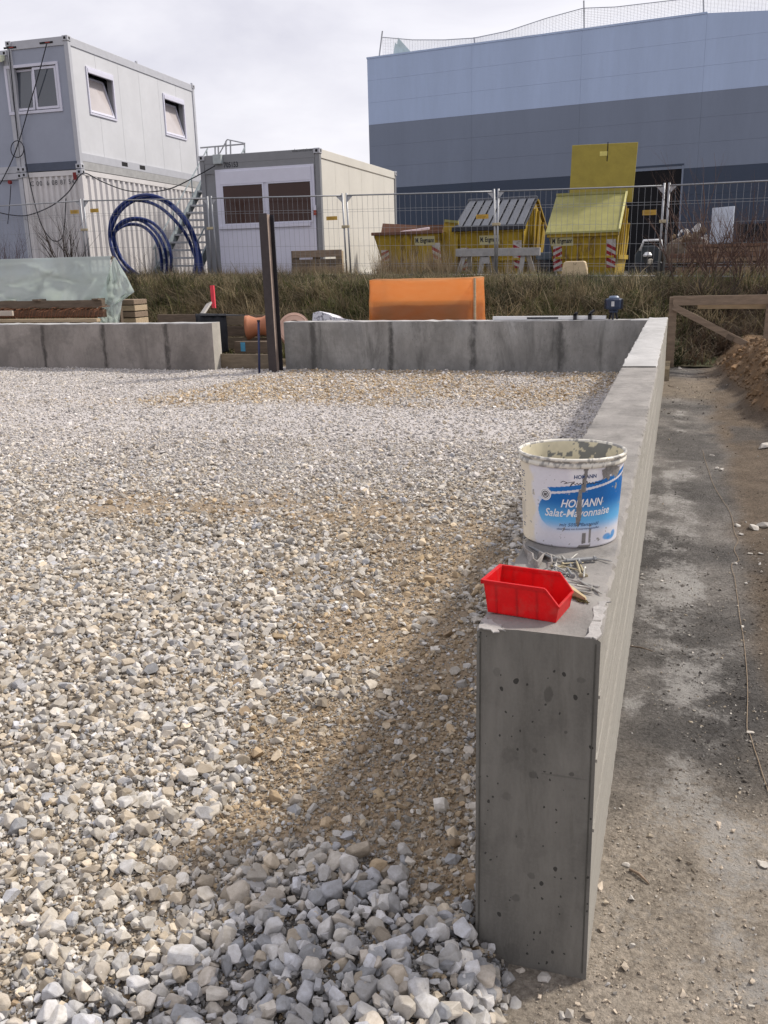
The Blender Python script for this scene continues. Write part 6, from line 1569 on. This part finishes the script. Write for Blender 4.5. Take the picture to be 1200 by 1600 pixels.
# middle skip with black ribbed lid
t2, w, hE, zr, D, Pf = skip('skip', 'middle yellow skip with a closed black ribbed lid behind the wooden trestle', 713, 819, 360, 433, 21.45, 720, 812, 3.0, 317, True)
lid_plane(t2, w, hE, zr, D, 'closed_lid', M_sbl2)
n = 8; sw = (w + .06) / n
for k in range(n):
    x0 = -.04 + k * sw + .03; x1 = x0 + sw - .045
    MB().prism([(x0, -.10, hE + .085), (x1, -.10, hE + .085), (x1, D * .44, zr + .035), (x0, D * .44, zr + .035)], (0, .01, .03)).build('lid_rib', M_sbl, t2, world=False, bevel=.012)
MB().bar((-.06, D * .47, zr + .06), (w + .05, D * .47, zr + .06), .16, .10).build('hinge_beam', M_sbl, t2, world=False, bevel=.02)
MB().bar((-.08, -.11, hE + .045), (w + .06, -.11, hE + .045), .06, .10).build('lid_lip', M_sbl2, t2, world=False, bevel=.01)
MB().prism([(-.06, D * .53, zr), (w + .05, D * .53, zr), (w + .05, D + .10, hE + .03), (-.06, D + .10, hE + .03)], (0, .02, .05)).build('rear_lid', M_sy, t2, world=False)
name_plate(t2, w, hE, Pf, w * .34, .48, .72)
# left skip, open
t1, w, hE, zr, D, Pf = skip('skip', 'left open yellow skip with a brown inside next to the grey container', 583, 691, 364, 436, 21.2, 602, 686, 2.6, None, None)
a = local_px(t1, R_(-1.5), 598, 349, 'y', D); b = local_px(t1, R_(-1.5), 651, 352, 'y', D); c = local_px(t1, R_(-1.5), 690, 352, 'y', D)
MB().prism([(a.x - .15, D, hE - .3), (b.x, D, hE - .3), (b.x, D, b.z), (a.x, D, a.z)], (0, .05, 0)).build('inner_board', surf('lit_brown_inside', (.24, .13, .095), rough=.8, var=.15, bump=.05), t1, world=False)  # lit part of the back wall, light put into a paler brown
MB().prism([(b.x + .01, D, hE - .3), (w, D, hE - .3), (w, D, c.z), (b.x + .01, D, b.z)], (0, .05, 0)).build('inner_board', M_sbr, t1, world=False)
e = [local_px(t1, R_(-1.5), *p, 'y', .3) for p in ((690, 430), (714, 428), (716, 347), (695, 345), (690, 364))]
MB().prism([tuple(q) for q in e], (0, .06, 0)).build('end_plate', M_sy, t1, world=False, bevel=.005)
a = local_px(t1, R_(-1.5), 695, 345, 'y', .28); b = local_px(t1, R_(-1.5), 716, 347, 'y', .28); MB().bar(a, b, .08, .06).build('end_rim', M_sl, t1, world=False)
name_plate(t1, w, hE, Pf, w * .60, .50, .74)
q = PY(645, 361, 21.3)
o = MB().bar((q[0] - .30, 21.35, q[2] - .02), (q[0] + .28, 21.7, q[2] + .06), .22, .06).build('foam_offcut', surf('pale_pink_foam', (.72, .60, .66), rough=.9, bump=.1), None, bevel=.01); tag(o, 'pale pink foam offcut sticking out of the left open skip', 'offcut')

# ------------------------------------------------------------------ trestle, canister, pallet
M_grw = surf('grey_painted_wood', (.34, .335, .33), rough=.8, var=.18, scale=8, bump=.2, bscale=40)
tr = thing('trestle', 'grey wooden trestle beam standing in front of the middle skip', 'trestle', (PY(778, 430, 20.7)[0], 20.7, 1.15))
a = Vector(PY(713, 395, 20.6)); b = Vector(PY(844, 393, 20.6)); MB().bar(a, b, .14, .17).build('beam', M_grw, tr, bevel=.006)
for (px0, px1) in ((727, 714), (733, 735), (754, 750), (760, 766), (818, 812), (824, 836), (770, 776)):
    p = Vector(PY(px0, 396, 20.62)); q = Vector(PY(px1, 433, 20.62 + (.3 if px1 > px0 else -.1))); MB().bar(q, p, .10, .05, up=(0, 1, 0)).build('leg', M_grw, tr, bevel=.004)
x0, x1, z0, z1 = rect_y(753, 765, 402, 412, 20.55); MB().box((x0, 20.5, z0), (x1, 20.56, z1)).build('brace', M_grw, tr)
x0, x1, z0, z1 = rect_y(875, 918, 408, 438, 19.3); cw = (x1 - x0)
cn = thing('canister', 'cream plastic canister standing at the fence in front of the right skip', 'canister', ((x0 + x1) / 2, 19.3, z0 - .02))
M_cream = surf('cream_plastic', (.62, .49, .31), rough=.5, var=.08, scale=5, bump=.05, dirt=(.42, .34, .22), damt=.15, dscale=8)
h_ = z1 - z0 + .02
MB().prism([(-cw * .50, 0, 0), (cw * .49, 0, 0), (cw * .47, 0, h_ * .55), (cw * .40, 0, h_ * .94), (cw * .34, 0, h_), (-cw * .30, 0, h_), (-cw * .38, 0, h_ * .92)], (0, .30, 0)).build('body', M_cream, cn, world=False, bevel=.035, segs=3)
MB().tube([(cw * .2, .15, h_ - .01), (cw * .2, .15, h_ + .0)], .035, 12).build('cap', M_cream, cn, world=False)
for dx in (-1, 1): MB().bar((.02 + dx * .008, -.002, h_ * .80), (.02 + dx * .03, -.002, h_ * .92), .008, .004, up=(0, 1, 0)).build('molded_mark', M_timber_d, cn, world=False)
pl = thing('pallet', 'weathered wooden pallet standing on edge behind the fence', 'pallet', (PY(496, 430, 20.3)[0], 20.3, 1.2))
for k, (py0, py1) in enumerate(((391, 402), (405, 414), (416, 426), (429, 436))):
    x0, x1, z0, z1 = rect_y(457 + k, 534 + k * .5, py0, py1, 20.28); MB().box((x0, 20.27 + .004 * k, z0), (x1, 20.295 + .004 * k, z1)).build('slat', M_timber if k != 1 else M_timber_d, pl, bevel=.003)
for px in (461, 494, 530):
    x0, x1, z0, z1 = rect_y(px - 4, px + 6, 392, 436, 20.36); MB().box((x0, 20.315, z0), (x1, 20.42, z1)).build('block', M_timber_l if px == 530 else M_timber_d, pl, bevel=.003)
for k in range(3):
    x0, x1, z0, z1 = rect_y(457, 534, 391 + 15 * k, 401 + 15 * k, 20.44); MB().box((x0, 20.425, z0), (x1, 20.45, z1)).build('slat', M_timber, pl)

# ------------------------------------------------------------------ things stored at the right
tb = thing('timber_stack', 'long stack of reddish brown beams behind the fence at the right', 'timber', (1.5, 20.5, 1.0))
cs_ = [surf('red_brown_beam_%d' % i, c, rough=.9, var=.25, scale=4, bump=.3, bscale=30, stretch=(.4, 5, 5)) for i, c in enumerate(((.20, .115, .075), (.15, .085, .06), (.25, .165, .11), (.11, .065, .05)))]
xl0 = PY(1052, 410, 20.4)[0]; zs_ = [PY(1120, y, 20.4)[2] for y in (434, 424, 416, 410, 402, 394, 386, 381)]
for k in range(len(zs_) - 1):
    for j in range(3):
        xo = .12 * ((k * 7 + j * 3) % 5) - .2 + (.45 if k >= 5 else 0)
        MB().box((xl0 + xo, 20.4 + .22 * j + .012 * (k % 3), zs_[k] + (.012 if k in (2, 3) else 0)), (xl0 + 5.2 + xo * .4, 20.61 + .22 * j, zs_[k + 1] - .008)).build('beam', cs_[(k * 2 + j) % 4] if k != 2 else cs_[3], tb, bevel=.006)
pp_ = [PY(x, y, 21.6) for x, y in ((1108, 381), (1143, 379), (1147, 322), (1113, 325))]
o = MB().prism([tuple(q) for q in pp_], (.02, .06, 0)).build('white_panel', surf('white_sheet', (.52, .58, .68), rough=.4, var=.05, bump=.03), None, bevel=.004); tag(o, 'white rectangular panel leaning behind the stacked beams', 'panel')
gr = thing('mesh_crate', 'dark steel mesh crate behind the beams at the right edge', 'crate', (PY(1180, 380, 21.3)[0], 21.3, 1.9))
x0, x1, z0, z1 = rect_y(1152, 1260, 344, 381, 21.3)
MB().box((x0 + .05, 21.75, z0), (x1, 21.8, z1 - .05)).build('back_panel', M_slot, gr); MB().box((x0, 21.3, z0 - .9), (x1, 21.9, z0)).build('base', M_timber_d, gr)
for k in range(11): x = lerp(x0, x1, k / 10); MB().bar((x, 21.3, z0), (x, 21.3, z1 - .06 * (k % 2)), .03, .03, up=(0, 1, 0)).build('upright', M_darkst, gr)
for k in range(5): z = lerp(z0, z1 - .06, k / 4); MB().bar((x0, 21.32, z), (x1, 21.32, z), .02, .02).build('cross_bar', M_darkst, gr)
hp = thing('rubble_heap', 'heap of mixed broken rubble between the right skip and the stacked beams', 'rubble', (PY(1075, 400, 21.0)[0], 21.0, 1.05))
rg = random.Random(11); M_rub = [surf('rubble_%d' % i, c, rough=.9, var=.3, scale=12, bump=.4, bscale=40) for i, c in enumerate(((.20, .16, .11), (.13, .10, .07), (.48, .46, .44), (.24, .17, .10), (.60, .60, .60), (.16, .14, .13)))]
for k in range(46):
    px = rg.uniform(1045, 1108); top = np.interp(px, [1042, 1056, 1075, 1096, 1110], [392, 358, 360, 354, 392]); py = rg.uniform(top, 428); Y = 20.95 + .7 * rg.random() * (1 - (py - top) / 90)
    me = hull_mesh('chunk', 12, 600 + k % 12, .6); me.materials.append(M_rub[[0, 1, 0, 3, 1, 5, 0, 2][k % 8] if py > top + 8 else [2, 3, 4, 0][k % 4]])
    o = bpy.data.objects.new('chunk', me); COL.objects.link(o); o.parent = hp; o.location = Vector(PY(px, py, Y)) - Vector(hp.location); s = rg.uniform(.07, .16); o.scale = (s, s, s * .8); o.rotation_euler = (rg.random() * 3, rg.random() * 3, rg.random() * 3)
MB().lathe([(.85, .0), (.7, .5), (.4, .85), (.05, 1.0)], 14).build('mound_core', M_rub[1], hp, world=False); hp.children[-1].location = (0, .6, 0)
mc = thing('small_machine', 'small dark machine with a light tubular frame beside the right skip', 'machine', (PY(1012, 430, 21.0)[0], 21.0, 1.1))
x0, x1, z0, z1 = rect_y(992, 1032, 384, 432, 21.0)
MB().prism([(x0, 21.0, z0), (x1, 21.0, z0), (x1 + .02, 21.0, z1 - .12), (x1 - .1, 21.0, z1), (x0 + .1, 21.0, z1), (x0 - .02, 21.0, z1 - .2)], (0, .9, 0)).build('hood', surf('dark_green_blue', (.025, .035, .042), rough=.35, var=.2, bump=.05), mc, bevel=.03)
a, b, c, d2 = (PY(x, y, 20.95) for x, y in ((1000, 392), (1006, 376), (1033, 375), (1035, 392))); MB().tube([a, b, c, d2], .028, 8).build('tube_frame', M_alu, mc, smooth=True)
q = PY(1012, 398, 20.95); MB().lathe([(.001, 0), (.09, .01), (.10, .04), (.06, .10), (.001, .11)], 14, tuple(q + np.array([0, -.02, -.05]))).build('lamp', M_alu, mc)
q = PY(1016, 410, 20.9); MB().lathe([(.001, 0), (.05, .01), (.055, .10), (.02, .12), (.001, .12)], 12, tuple(q + np.array([0, 0, -.04]))).build('cap', surf('cream_cap', (.6, .55, .45), rough=.5, bump=0), mc)
for px in (998, 1026): q = PY(px, 428, 20.9); MB().lathe([(.06, -.06), (.22, -.07), (.24, -.03), (.24, .03), (.22, .07), (.06, .06)], 20, (q[0], 20.92, 1.25), axis='y').build('wheel', M_cable, mc)
x0, x1, z0, z1 = rect_y(838, 862, 386, 434, 22.3)
o = MB().box((x0, 22.3, z0 - .1), (x1, 23.1, z1 - .3)).build('dark_bin', surf('dark_blue_bin', (.015, .022, .045), rough=.4, var=.2, bump=.05), None, bevel=.03); tag(o, 'dark blue bin in the gap between the middle and right skip', 'bin')
MB().box((x0 - .02, 22.28, z1 - .3), (x1 + .02, 23.12, z1 - .12)).build('bin_lid', surf('blue_grey_lid', (.14, .20, .28), rough=.4, bump=.05), None, bevel=.03); bpy.data.objects['bin_lid'].parent = o

# ------------------------------------------------------------------ mesh fence
M_gal2 = surf('galvanised_tube', (.34, .35, .37), rough=.5, metal=.6, var=.1, bump=.03)
M_sign = surf('yellow_tag', (.50, .31, .05), rough=.5, var=.12, bump=0)
FEN = [(-135, 330, 20.3), (128, 314, 20.15), (327, 310, 20.05), (538, 305.5, 20.0), (775.5, 299, 19.95), (1042, 290, 18.9), (1335, 276, 17.9)]
FLAB = ['mesh fence panel at the far left in front of the container stack', 'mesh fence panel in front of the blue pipe coils', 'mesh fence panel in front of the grey container and pallet', 'mesh fence panel in front of the left open skip',
        'mesh fence panel in front of the middle trestle and the right skip', 'mesh fence panel at the right in front of the stacked beams']
SIGN = [(110, 123, 328, 334), (141, 154, 326, 332), (510, 527, 338, 344), (744, 763, 335, 342), (1004, 1026, 328, 336), None]
for i in range(6):
    (pa, ya, Ya), (pb, yb, Yb) = FEN[i], FEN[i + 1]
    A_ = Vector(PY(pa, ya, Ya)); B_ = Vector(PY(pb, yb, Yb)); d_ = (B_ - A_); d_.z = 0; L = d_.length; d_.normalize()
    A_ = A_ + d_ * .05; B_ = B_ - d_ * .05; zb0 = float(z_yard(A_.x)) + .06; zb1 = float(z_yard(B_.x)) + .06
    lean = Vector((-.05, 0, 0)) if i in (2, 3) else Vector((.02, 0, 0))
    f = thing('fence_panel', FLAB[i], 'fence panel', (A_.x, A_.y, zb0 - .06), 0, 'mesh fence panels along the bank')
    def pt(u, v):
        top = A_.lerp(B_, u); bz = lerp(zb0, zb1, u); p = Vector((top.x, top.y, lerp(bz, top.z, v))); return p + lean * (v - 1) * (0.5 if 0.01 < u < .99 else 1)
    for u in (0, 1): MB().tube([pt(u, 0) - Vector((0, 0, .06)), pt(u, 1) + Vector((0, 0, .05))], .021, 8).build('post', M_gal2, f, smooth=True)
    MB().tube([pt(0, 1), pt(1, 1)], .017, 6).build('top_rail', M_gal2, f, smooth=True); MB().tube([pt(0, .02), pt(1, .02)], .017, 6).build('bottom_rail', M_gal2, f, smooth=True)
    for u, s in ((0, 1), (1, -1)):
        p = pt(u, 1); g = [p, p + d_ * .16 * s, p + Vector((0, 0, -.16))]; MB().prism([tuple(x) for x in g], (0, .006, 0)).build('gusset', M_galv, f)
        p = pt(u, .0); MB().box((p.x - .11, p.y - .30, p.z - .14), (p.x + .11, p.y + .30, p.z - .02)).build('foot', surf('fence_foot', (.10, .10, .10), rough=.9, bump=.3), f, bevel=.02)
    mb = MB(); n = int(L / .125)
    for k in range(1, n): mb.tube([pt(k / n, .02), pt(k / n, 1)], .0032, 3, caps=False)
    for v in (.13, .16, .38, .60, .80, .83): mb.tube([pt(0, v), pt(1, v)], .0032, 3, caps=False)
    o = mb.build('wire_mesh', M_wire, f); o['kind'] = 'stuff'
    p = pt(1, .62); MB().box((p.x - .05, p.y - .04, p.z - .03), (p.x + .12, p.y + .04, p.z + .03)).build('clip', surf('clip_brass', (.42, .36, .24), rough=.4, metal=.5, bump=0), f, bevel=.006)
    if SIGN[i]:
        Ym = (Ya + Yb) / 2 if i not in (2, 3) else 19.97; x0, x1, z0, z1 = rect_y(*SIGN[i], Ym - .03)
        sg = MB().box((x0, Ym - .035, z0), (x1, Ym - .029, z1)).build('tag_plate', M_sign, f); subroot(sg)
        mb = MB()
        for k, (fa, fb) in enumerate(((.12, .55), (.12, .8), (.12, .7))): mb.box((lerp(x0, x1, fa), Ym - .038, lerp(z1, z0, .25 + .25 * k)), (lerp(x0, x1, fb), Ym - .036, lerp(z1, z0, .17 + .25 * k)))
        mb.build('print_line', surf('ochre_print', (.34, .20, .03), rough=.6, bump=0), sg)

# ------------------------------------------------------------------ hanging cables on the containers
def cable(label, pts, Y, r=.013):
    P_ = smooth_path([PY(x, y, Y if not isinstance(Y, list) else Y[i]) for i, (x, y) in enumerate(pts)], 8)
    return tag(MB().tube(P_, r, 6).build('cable', M_cable, None, smooth=True), label, 'cable', None)
cable('black cable hanging straight down from the left roof socket of the upper container', [(14, 77), (18, 120), (23, 170), (28, 217)], 20.80)
cable('black cable running from the right roof socket across the window to the coiled loop', [(73, 68), (62, 110), (46, 165), (31, 216), (18, 252), (0, 288)], 20.78)
th_ = [(27 + 10 * math.cos(a), 233 + 13 * math.sin(a)) for a in np.linspace(-1.5, 11.2, 40)]
cable('black cable wound into a loop below the front window of the upper container', th_, 20.76, .011)
cable('black cable looping down behind the bare shrub in front of the sea container', [(37, 228), (42, 262), (50, 300), (57, 328), (66, 354), (78, 372), (88, 377), (97, 371), (101, 350), (103, 310)], 20.74)
cable('long black cable swagged from the containers to the junction box of the grey container', [(-10, 330), (18, 336), (45, 336), (80, 322), (104, 303), (116, 287), (125, 274), (135, 271), (160, 284), (195, 297), (230, 300), (265, 295), (300, 279), (336, 259)], [20.7] * 8 + [20.75] * 6, .014)
cable('thin black cable hanging from the red socket of the sea container', [(17, 289), (15, 320), (12, 350)], 20.7, .010)
# ------------------------------------------------------------------ vegetation
def blade_mat(name, mode):
    t = NT(name); a = t.n('ShaderNodeAttribute'); a.attribute_name = 'tint'; a.attribute_type = mode
    t.col(a.outputs['Color']); t.set(Roughness=.75); t.b.inputs['Specular IOR Level'].default_value = .25
    tr = t.n('ShaderNodeBsdfTranslucent'); t.l(a.outputs['Color'], tr.inputs[0]); m = t.n('ShaderNodeMixShader'); m.inputs[0].default_value = .30
    t.l(t.b.outputs[0], m.inputs[1]); t.l(tr.outputs[0], m.inputs[2]); t.l(m.outputs[0], t.out.inputs[0]); return t.m
M_blade = blade_mat('grass_blade', 'INSTANCER')
def tuft_mesh(name, seed, n, h, spread, lean, w=.006):
    r = random.Random(seed); V = []; F = []
    for k in range(n):
        a = r.uniform(0, 2 * math.pi); b = Vector((r.gauss(0, spread * .3), r.gauss(0, spread * .3), -.02)); L = h * r.uniform(.5, 1.15); ln = r.uniform(.15, 1.0) * lean
        d = Vector((math.cos(a), math.sin(a), 0)); s = Vector((-d.y, d.x, 0)) * w * r.uniform(.6, 1.2); o = len(V)
        for i in range(5):
            f = i / 4; p = b + d * (ln * L * f ** 1.7) + Vector((0, 0, L * (f - .45 * ln * f * f * f))); ww = 1 - f * .9; V += [tuple(p - s * ww), tuple(p + s * ww)]
        for i in range(4): q = o + 2 * i; F.append((q, q + 1, q + 3, q + 2))
    me = bpy.data.meshes.new(name); me.from_pydata(V, [], F); return me
TUFT = proto_collection('tuft', [tuft_mesh('tuft', 700 + i, 22, .30, .18, 1.1, .0085) for i in range(7)] + [tuft_mesh('tuft', 720 + i, 16, .46, .12, .8, .007) for i in range(3)], M_blade)
GR = np.random.default_rng(5)
n = 21000
x = GR.uniform(-15, 5.5, n); y = 13.3 + 6.8 * GR.random(n) ** 0.95; 
keep = ~((x > -.3) & (y < 13.9) & (GR.random(n) < .8)) & ~((x > -5.0) & (x < -2.4) & (y < 14.2)) & ~((y > 17.8) & (GR.random(n) < .35)); x, y = x[keep], y[keep]; n = len(x)
z = np.where(y < 18.3, z_bank(x, y), z_yard(x) - .01)
nz = vnoise(x, y, .55, 71, 3); n2 = vnoise(x, y, 2.2, 72, 3)
dry = np.array([(.22, .175, .105), (.16, .128, .078), (.33, .27, .17), (.11, .09, .055)]); grn = np.array([(.060, .072, .027), (.085, .10, .034), (.04, .047, .021), (.15, .155, .055)])
# greener towards the right crest, drier at the left and below
g = np.clip(.24 + .75 * nz + .45 * sstep(-3.5, 0, x) * sstep(15.5, 17, y) + .15 * sstep(-4, 1, x), 0, .95)
i4 = GR.integers(0, 4, n); tint = np.where((GR.random(n) < g)[:, None], grn[i4], dry[i4]) * GR.uniform(.5, 1.2, (n, 1)); tint *= np.clip(1 + 1.0 * vnoise(x, y, 3.2, 77, 2) + .35 * n2, .35, 1.75)[:, None]
br = (x > -.2) & (y < 16.6); tint[br] = np.where((GR.random(br.sum()) < .6)[:, None], np.array([.085, .058, .040]), tint[br] * .7)
short = np.where(y > 16.9, .42, 1.0) * np.where(y > 18.2, .8, 1.0)
pick = np.where(GR.random(n) < .16, GR.integers(7, 10, n), GR.integers(0, 7, n)); sc_ = GR.uniform(.7, 1.5, n)
scatter('grass', np.stack([x, y, z], -1), np.stack([GR.normal(.18, .2, n), GR.normal(0, .22, n), GR.uniform(-.6, .6, n)], -1) * np.array([1, 1, 1.0]) , np.stack([sc_, sc_, sc_ * GR.uniform(.75, 1.2, n) * short], -1), pick, tint, TUFT, bank)
# long dead grass draped down the face of the bank
DRP = proto_collection('drape', [tuft_mesh('drape', 740 + i, 30, .62, .22, .7, .008) for i in range(5)], M_blade)
m_ = 1050; xd = GR.uniform(-14, 3.5, m_); yd = GR.uniform(14.3, 17.6, m_); w_ = vnoise(xd, yd, .8, 78, 3) > -.25
xd, yd = xd[w_], yd[w_]; m_ = len(xd); sd = GR.uniform(.55, 1.15, m_) * np.where(yd > 16.6, .6, 1.0)
td = np.array([(.27, .215, .13), (.17, .135, .08), (.26, .21, .135), (.085, .07, .045), (.07, .08, .03)])[GR.integers(0, 5, m_)] * GR.uniform(.6, 1.1, (m_, 1))
scatter('draped_grass', np.stack([xd, yd, z_bank(xd, yd) + .03], -1), np.stack([GR.normal(1.0, .22, m_), GR.normal(0, .25, m_), GR.normal(0, .5, m_)], -1), np.stack([sd, sd, sd], -1), GR.integers(0, 5, m_), td, DRP, bank)
# tall dry stalks along the fence
STK = proto_collection('stalk', [tuft_mesh('stalk', 760 + i, 9, .85, .16, .30, .006) for i in range(5)], M_blade)
xs_, ys_, hs_ = [], [], []
for (px0, px1, Y0, Y1, m, h) in ((585, 712, 19.6, 21.0, 170, 1.0), (700, 850, 19.7, 21.2, 110, .75), (340, 560, 19.3, 20.2, 200, .55), (150, 335, 19.3, 20.6, 150, .5), (455, 545, 19.2, 20.2, 90, .62), (860, 1050, 19.0, 20.4, 50, .4)):
    for k in range(m):
        Y = GR.uniform(Y0, Y1); xs_.append(PY(GR.uniform(px0, px1), 430, Y)[0]); ys_.append(Y); hs_.append(h * GR.uniform(.55, 1.1))
xs_, ys_, hs_ = map(np.array, (xs_, ys_, hs_)); n = len(xs_)
tn = np.array([(.33, .255, .16), (.25, .19, .12), (.38, .31, .21), (.19, .14, .09)])[GR.integers(0, 4, n)] * GR.uniform(.7, 1.1, (n, 1))
scatter('dry_stalks', np.stack([xs_, ys_, z_yard(xs_) - .02], -1), np.stack([GR.normal(0, .12, n), GR.normal(0, .12, n), GR.uniform(0, 6.28, n)], -1), np.stack([hs_, hs_, hs_], -1), GR.integers(0, 5, n), tn, STK, bank)
# bare shrubs
def shrub(label, base, h, nst, spread, seed, c, r0=.013, depth=3, group=None):
    r = random.Random(seed); m = surf('bare_twig_%d' % int(c[0] * 1000), c, rough=.85, var=.25, scale=20, bump=.2)
    t = thing('bare_shrub', label, 'shrub', tuple(base), 0, group); tw = MB(); stems = []
    def grow(p, d, L, rad, lev, mbx):
        pts = [p]; rs = [rad]; q = p.copy(); dd = d.copy(); k = 5
        for i in range(k):
            dd = (dd + Vector((r.gauss(0, .10), r.gauss(0, .10), r.gauss(.03, .06)))).normalized(); q = q + dd * (L / k); pts.append(q.copy()); rs.append(rad * (1 - .75 * (i + 1) / k))
        mbx.tube(pts, rs, 4 if lev else 5, caps=False)
        if lev < depth:
            for b in range(r.randint(3, 5) if lev == 0 else r.randint(2, 3)):
                f = r.uniform(.25, .92); i = min(k - 1, int(f * k)); pp = pts[i].lerp(pts[i + 1], f * k - i); a = r.uniform(0, 6.28)
                nd = (dd + Vector((math.cos(a), math.sin(a), .15)) * r.uniform(.35, .75)).normalized(); grow(pp, nd, L * r.uniform(.35, .62), rs[i] * .55, lev + 1, tw)
    for s in range(nst):
        a = r.uniform(0, 6.28); d = Vector((math.cos(a) * spread, math.sin(a) * spread * .6, 1)).normalized(); mb = MB()
        grow(Vector(base) + Vector((r.gauss(0, .06), r.gauss(0, .06), -.05)), d, h * r.uniform(.6, 1.0), r0 * r.uniform(.7, 1.2), 0, mb); mb.build('stem', m, t)
    o = tw.build('twigs', m, t); o['kind'] = 'stuff'; return t
BR = (.115, .070, .055); DK = (.055, .042, .036)
def gb(px, Y): q = PY(px, 440, Y); return (q[0], Y, float(z_bank(q[0], Y) if Y < 18.3 else z_yard(q[0])))
shrub('bare brown shrub on the bank crest just right of the paired fence posts', gb(1062, 17.6), 1.5, 11, .55, 1, BR, .015)
shrub('tallest bare reddish shrub on the bank crest in front of the white panel', gb(1112, 17.5), 2.0, 13, .5, 2, BR, .018)
shrub('bare reddish shrub on the bank crest left of the right picture edge', gb(1160, 17.4), 1.6, 12, .55, 3, BR, .016)
shrub('bare reddish shrub cut by the right picture edge', gb(1200, 17.3), 1.5, 11, .6, 4, BR, .016)
shrub('low dark bramble below the fence post pair at the right', gb(1035, 17.5), .85, 8, .9, 5, DK, .011)
shrub('low dark bramble on the slope behind the timber batter frame', gb(1120, 15.6), .8, 12, 1.2, 6, DK, .011)
shrub('low dark bramble on the slope beside the right batter post', gb(1170, 15.4), .8, 12, 1.2, 7, DK, .011)
shrub('dark bare shrub fanning out in front of the white sea container', (PY(107, 410, 19.7)[0], 19.7, 1.3), 1.55, 10, .62, 8, DK, .024, 3)
shrub('dense reddish bare shrub at the left edge before the containers', (PY(12, 410, 19.6)[0], 19.6, 1.35), 1.15, 14, .45, 9, (.10, .058, .052), .013)
shrub('thin bare shrub between the dense left shrub and the fanning shrub', (PY(40, 410, 19.8)[0], 19.8, 1.35), 1.3, 5, .55, 10, DK, .008)
shrub('small bare sapling seen through the smaller pipe coil', (PY(235, 425, 20.2)[0], 20.2, 1.25), 1.0, 4, .35, 11, DK, .009, 2)
shrub('thin leaning sapling before the right flank of the sea container', (PY(152, 425, 20.0)[0], 20.0, 1.3), .9, 3, .4, 12, DK, .008, 2)
clean_props()
